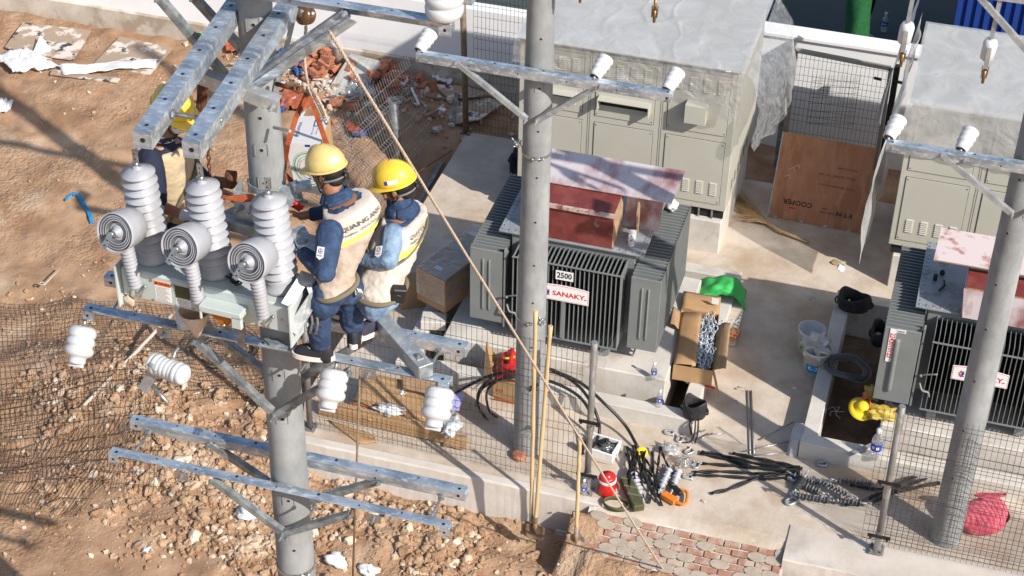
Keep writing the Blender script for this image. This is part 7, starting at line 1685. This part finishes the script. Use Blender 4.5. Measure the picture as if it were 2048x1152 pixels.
b = MB(); b.tube([PY(552,378,8.45), PY(578,392,8.43), PY(615,404,8.42)], [.012,.022,.010], 8); b.build('jaw', 'galvg', t)

def worker_b():
    t = thing('person', (-3.3,8.6,5.43), 'person in bright yellow helmet and faded denim crouching on the crossarm behind the first worker', 'person', 'workers on the near pole')
    R = V(.10,.99,.06); F = V(-.99,.10,0)
    hip = PY(762,578,8.42); neck = PY(802,412,8.66); shc = neck+V(.02,-.01,-.07); hd = PY(792,372,8.66)
    T = Torso([(hip+V(0,0,-.01),.145,.125),(hip+V(0,0,.06),.15,.125),(hip.lerp(shc,.4),.165,.13),(hip.lerp(shc,.75),.18,.13),(shc,.175,.11),(neck+V(0,0,-.01),.08,.075)], R)
    shL = PY(786,470,8.50); shR = shL+R.normalized()*.30+V(-.05,0,-.02); elL = PY(778,520,8.36); wrL = PY(722,520,8.40); elR = shR+V(-.14,.02,-.18); wrR = PY(700,470,8.75)
    HB, Q = head_parts(t, hd, V(-.95,-.12,-.28), (-.15,0,1), 'hely', sticker=True, hs=.92); b = HB
    limb(b, [hd+V(.01,0,-.04), neck-V(0,0,.03)], [.058,.062]); T.mesh(b, .02, .93, -.02)
    limb(b, [shL, elL, wrL], [.05,.038,.027]); limb(b, [shR, elR, wrR], [.05,.038,.027])
    hand(b, wrL, (-1,.1,0), (0,-.4,-.9), .6, True); hand(b, wrR, (-1,.1,0), (0,-.4,-.9), .6, False)
    hips = [hip-R.normalized()*.08+V(0,0,-.05), hip+R.normalized()*.08+V(0,0,-.05)]
    kn = [hips[0]+V(-.33,.02,-.02), hips[1]+V(-.33,.02,-.02)]; an = [V(-3.335,8.60,5.56), V(-3.46,8.66,5.53)]
    kn = [V(-3.36,8.42,5.84), V(-3.50,8.66,5.80)]; an[0] = V(-3.318,8.56,5.56)
    for k in range(2): limb(b, [hips[k], kn[k], an[k]], [.08,.055,.036])
    fuse(b, 'body', 'skin', t, .0065, 3)
    b = MB(); limb(b, [shL, shL.lerp(elL,.5), elL, elL.lerp(wrL,.5), wrL+(elL-wrL)*.1], [.080,.070,.060,.054,.042]); limb(b, [shR, elR, wrR+(elR-wrR)*.15], [.068,.054,.042]); fuse(b, 'denim_sleeves', 'deniml', t, .0075, 3, .014, .007)
    b = MB(); T.mesh(b, .02, .90, -.008); limb(b, [neck+V(0,0,-.05), neck+V(-.012,0,.025)], [.086,.078]); fuse(b, 'denim_jacket', 'denim', t, .0075, 3, .01, .006)
    collar(t, neck, hd, 'denim')
    b = MB(); T.mesh(b, .0, .86, .012, fold=.010); fuse(b, 'vest', 'vestt', t, .008, 2, .022, .007)
    b = MB(); b.grid(lambda U_, V_: tuple(T.P(.2+2.4*U_, .56+.06*V_, .024)), 26, 3); b.build('stripe', 'hivis', t)
    def back(x, y, e): C0, w, d = T.at(y); a = math.acos(max(-1, min(1, x/(w+.02)))); return tuple(T.P(a, y, e))
    b = MB()
    for s, size, vc in (('QUANG ANH', .037, .745),('Hotline: 0919 75 81 91', .023, .68)):
        k = MB(); k.text(s, size, Matrix(), 0, .0006); b.add([back(x, vc+y/.55, .028) for x, y, z in k.v], k.f, 0)
    b.build('back_print', 'ink', t)
    b = MB(); ell(b, hip+V(0,0,-.06), .15,.13,.08, R, F)
    for k in range(2): limb(b, [hips[k], Vector(hips[k]).lerp(kn[k],.5), kn[k], kn[k].lerp(an[k],.5), an[k]+V(0,0,.02)], [.105,.09,.082,.072,.062])
    fuse(b, 'jeans', 'deniml', t, .0085, 3, .03, .010)
    b = MB(); b.tube([tuple(T.P(a, .06, .024)) for a in [2*PI*i/30 for i in range(31)]], .016, 8); B = b.build('tool_belt', 'belt', t)
    c = PY(796,588,8.34); b = MB(); b.box((-.045,-.03,-.055),(.045,.03,.055),0,Matrix.Translation(c) @ Matrix.Rotation(.25,4,'Y') @ Matrix.Rotation(.5,4,'Z')); P_ = b.build('belt_pouch', 'rubber', t, bevel=.006)
    b = MB(); b.bar(c+V(-.04,-.032,.02), c+V(.03,-.032,.01), .003, .003); b.build('pouch_seam', 'coil', P_)
    b = MB(); b.tube([tuple(T.P(a, .62+.12*math.cos(a), .026)) for a in [2*PI*i/30 for i in range(31)]], .008, 6); b.build('harness_strap', 'belt', t)
    p = shL.lerp(elL, .55); n = V(-.25,-.93,.25).normalized(); ax_ = (shL-elL).normalized(); Tp = frame(p+n*.082+V(-.03,0,0), ax_.cross(n), ax_)
    b = MB(); b.prism([(-.023,-.026),(0,-.040),(.023,-.026),(.023,.034),(-.023,.034)], .003, Tp); b.lathe([(.010,.0035),(.015,.0035)], Tp @ Matrix.Translation((0,.010,0)), 14, 1, False); b.text('EVNSPC', .010, Tp @ Matrix.Translation((0,-.018,.0042)), 2, .0003); b.build('sleeve_patch', ['paper','inkb','inkr'], t)
    M['canvas_shoe'] = mat('dark_canvas', (.022,.022,.045), .8, 0, (.04,.04,.07), 20)
    shoe(t, V(-3.275,8.64,5.425), V(-3.395,8.44,5.428), (0,0,1), 'canvas_shoe'); shoe(t, V(-3.42,8.66,5.435), V(-3.64,8.64,5.435), (0,0,1), 'canvas_shoe')
worker_b()
def worker_c():
    t = thing('person', (-4.75,8.75,5.4), 'person in yellow helmet, neck scarf and cream vest bending behind the left grey bushing', 'person', 'workers on the near pole')
    R = V(-.25,-.95,.15); F = V(.93,-.25,-.25)
    neck = PY(322,272,8.66); hip = PY(352,432,8.80); shc = neck+(hip-neck)*.16; hd = PY(348,226,8.62)
    T = Torso([(hip+(hip-neck)*.2,.15,.125),(hip,.155,.125),(hip.lerp(shc,.4),.175,.135),(hip.lerp(shc,.75),.20,.145),(shc,.195,.13),(neck,.09,.085)], R)
    shR = PY(300,318,8.50); shL = shR-R.normalized()*.27+V(0,.02,-.04); elR = PY(318,412,8.36); wrR = PY(372,432,8.36); elL = shL+V(.06,.10,-.24); wrL = elL+V(.14,-.05,-.06)
    HB, Q = head_parts(t, hd, V(.90,-.28,-.38), (.2,-.1,1), 'hely', mask='foam', hoff=(0,-.015)); b = HB
    limb(b, [hd+V(-.01,0,-.04), neck-V(0,0,.03)], [.056,.062]); T.mesh(b, .02, .93, -.02)
    limb(b, [shR, elR, wrR], [.052,.042,.029]); limb(b, [shL, elL, wrL], [.05,.038,.027])
    hand(b, wrR, (1,.0,-.1), (0,-.4,-.9), .5, False); hand(b, wrL, (1,0,-.1), (0,-.4,-.9), .6, True)
    hips = [hip+R.normalized()*.08, hip-R.normalized()*.08]; an = [V(-4.86,8.60,5.51), V(-4.62,8.66,5.51)]; kn = [V(-4.70,8.55,5.80), V(-4.50,8.62,5.82)]
    for k in range(2): limb(b, [hips[k], kn[k], an[k]], [.08,.055,.036])
    fuse(b, 'body', 'skin', t, .0065, 3)
    b = MB(); limb(b, [shR, shR.lerp(elR,.5), elR+(shR-elR)*.12], [.080,.074,.064]); limb(b, [shL, elL, wrL], [.06,.055,.045]); T.mesh(b, .02, .90, -.012); limb(b, [neck+V(0,0,-.05), neck+V(.01,0,.02)], [.086,.076]); fuse(b, 'navy_shirt', 'navy', t, .0075, 3, .018, .005)
    b = MB(); T.mesh(b, .0, .86, .010, fold=.012); fuse(b, 'vest', 'vesty', t, .008, 2, .018, .006)
    b = MB(); b.grid(lambda U_, V_: tuple(T.P(.2+.35*U_, .74+.10*V_, .024)), 6, 3); b.build('stripe', 'hivis', t)
    b = MB(); b.tube([tuple(T.P(a, .50-.28*math.cos(a), .024)) for a in [2*PI*i/30 for i in range(31)]], .014, 6); b.build('harness_strap', 'belt', t)
    b = MB(); pts = [Vector(T.P(PI*.5+.3-.6*i/24, .86-.9*i/24, .030)) for i in range(25)]
    for i in range(24): 
        d = (pts[i+1]-pts[i]).normalized(); u = d.cross(V(0,-1,.5)).normalized(); u = u if i % 2 else d.cross(u); b.tube([pts[i]+d*.014*math.cos(a)+u*.009*math.sin(a) for a in [2*PI*j/8 for j in range(9)]], .0035, 5, caps=False)
    b.build('safety_chain', 'coil', t)
    M['scarf'] = mat('patterned_scarf', (.02,.025,.05), .85, 0, (.70,.70,.70), 28, lo=.52, hi=.56)
    b = MB(); ell(b, neck+V(.02,-.01,.02), .095,.085,.045, V(1,0,0), V(0,1,0)); b.build('neck_scarf', 'scarf', t)
    b = MB(); ell(b, hip+V(0,0,-.0), .15,.12,.10, R, F)
    for k in range(2): limb(b, [hips[k], kn[k], an[k]+V(0,0,.02)], [.10,.078,.062])
    fuse(b, 'trousers', 'navy', t, .0085, 3, .03)
    b = MB(); hand(b, wrR, (1,.0,-.1), (0,-.4,-.9), .5, False, 1.12); limb(b, [wrR, wrR+(elR-wrR)*.1], [.034,.036]); fuse(b, 'glove', 'cloth', t, .006, 1)
    shoe(t, V(-4.92,8.60,5.43), V(-4.68,8.58,5.43), (0,0,1)); shoe(t, V(-4.68,8.68,5.43), V(-4.44,8.66,5.43), (0,0,1))
worker_c()
# ================================================================ clean up
for o in list(COL.objects):
    if '_o' in o: del o['_o']
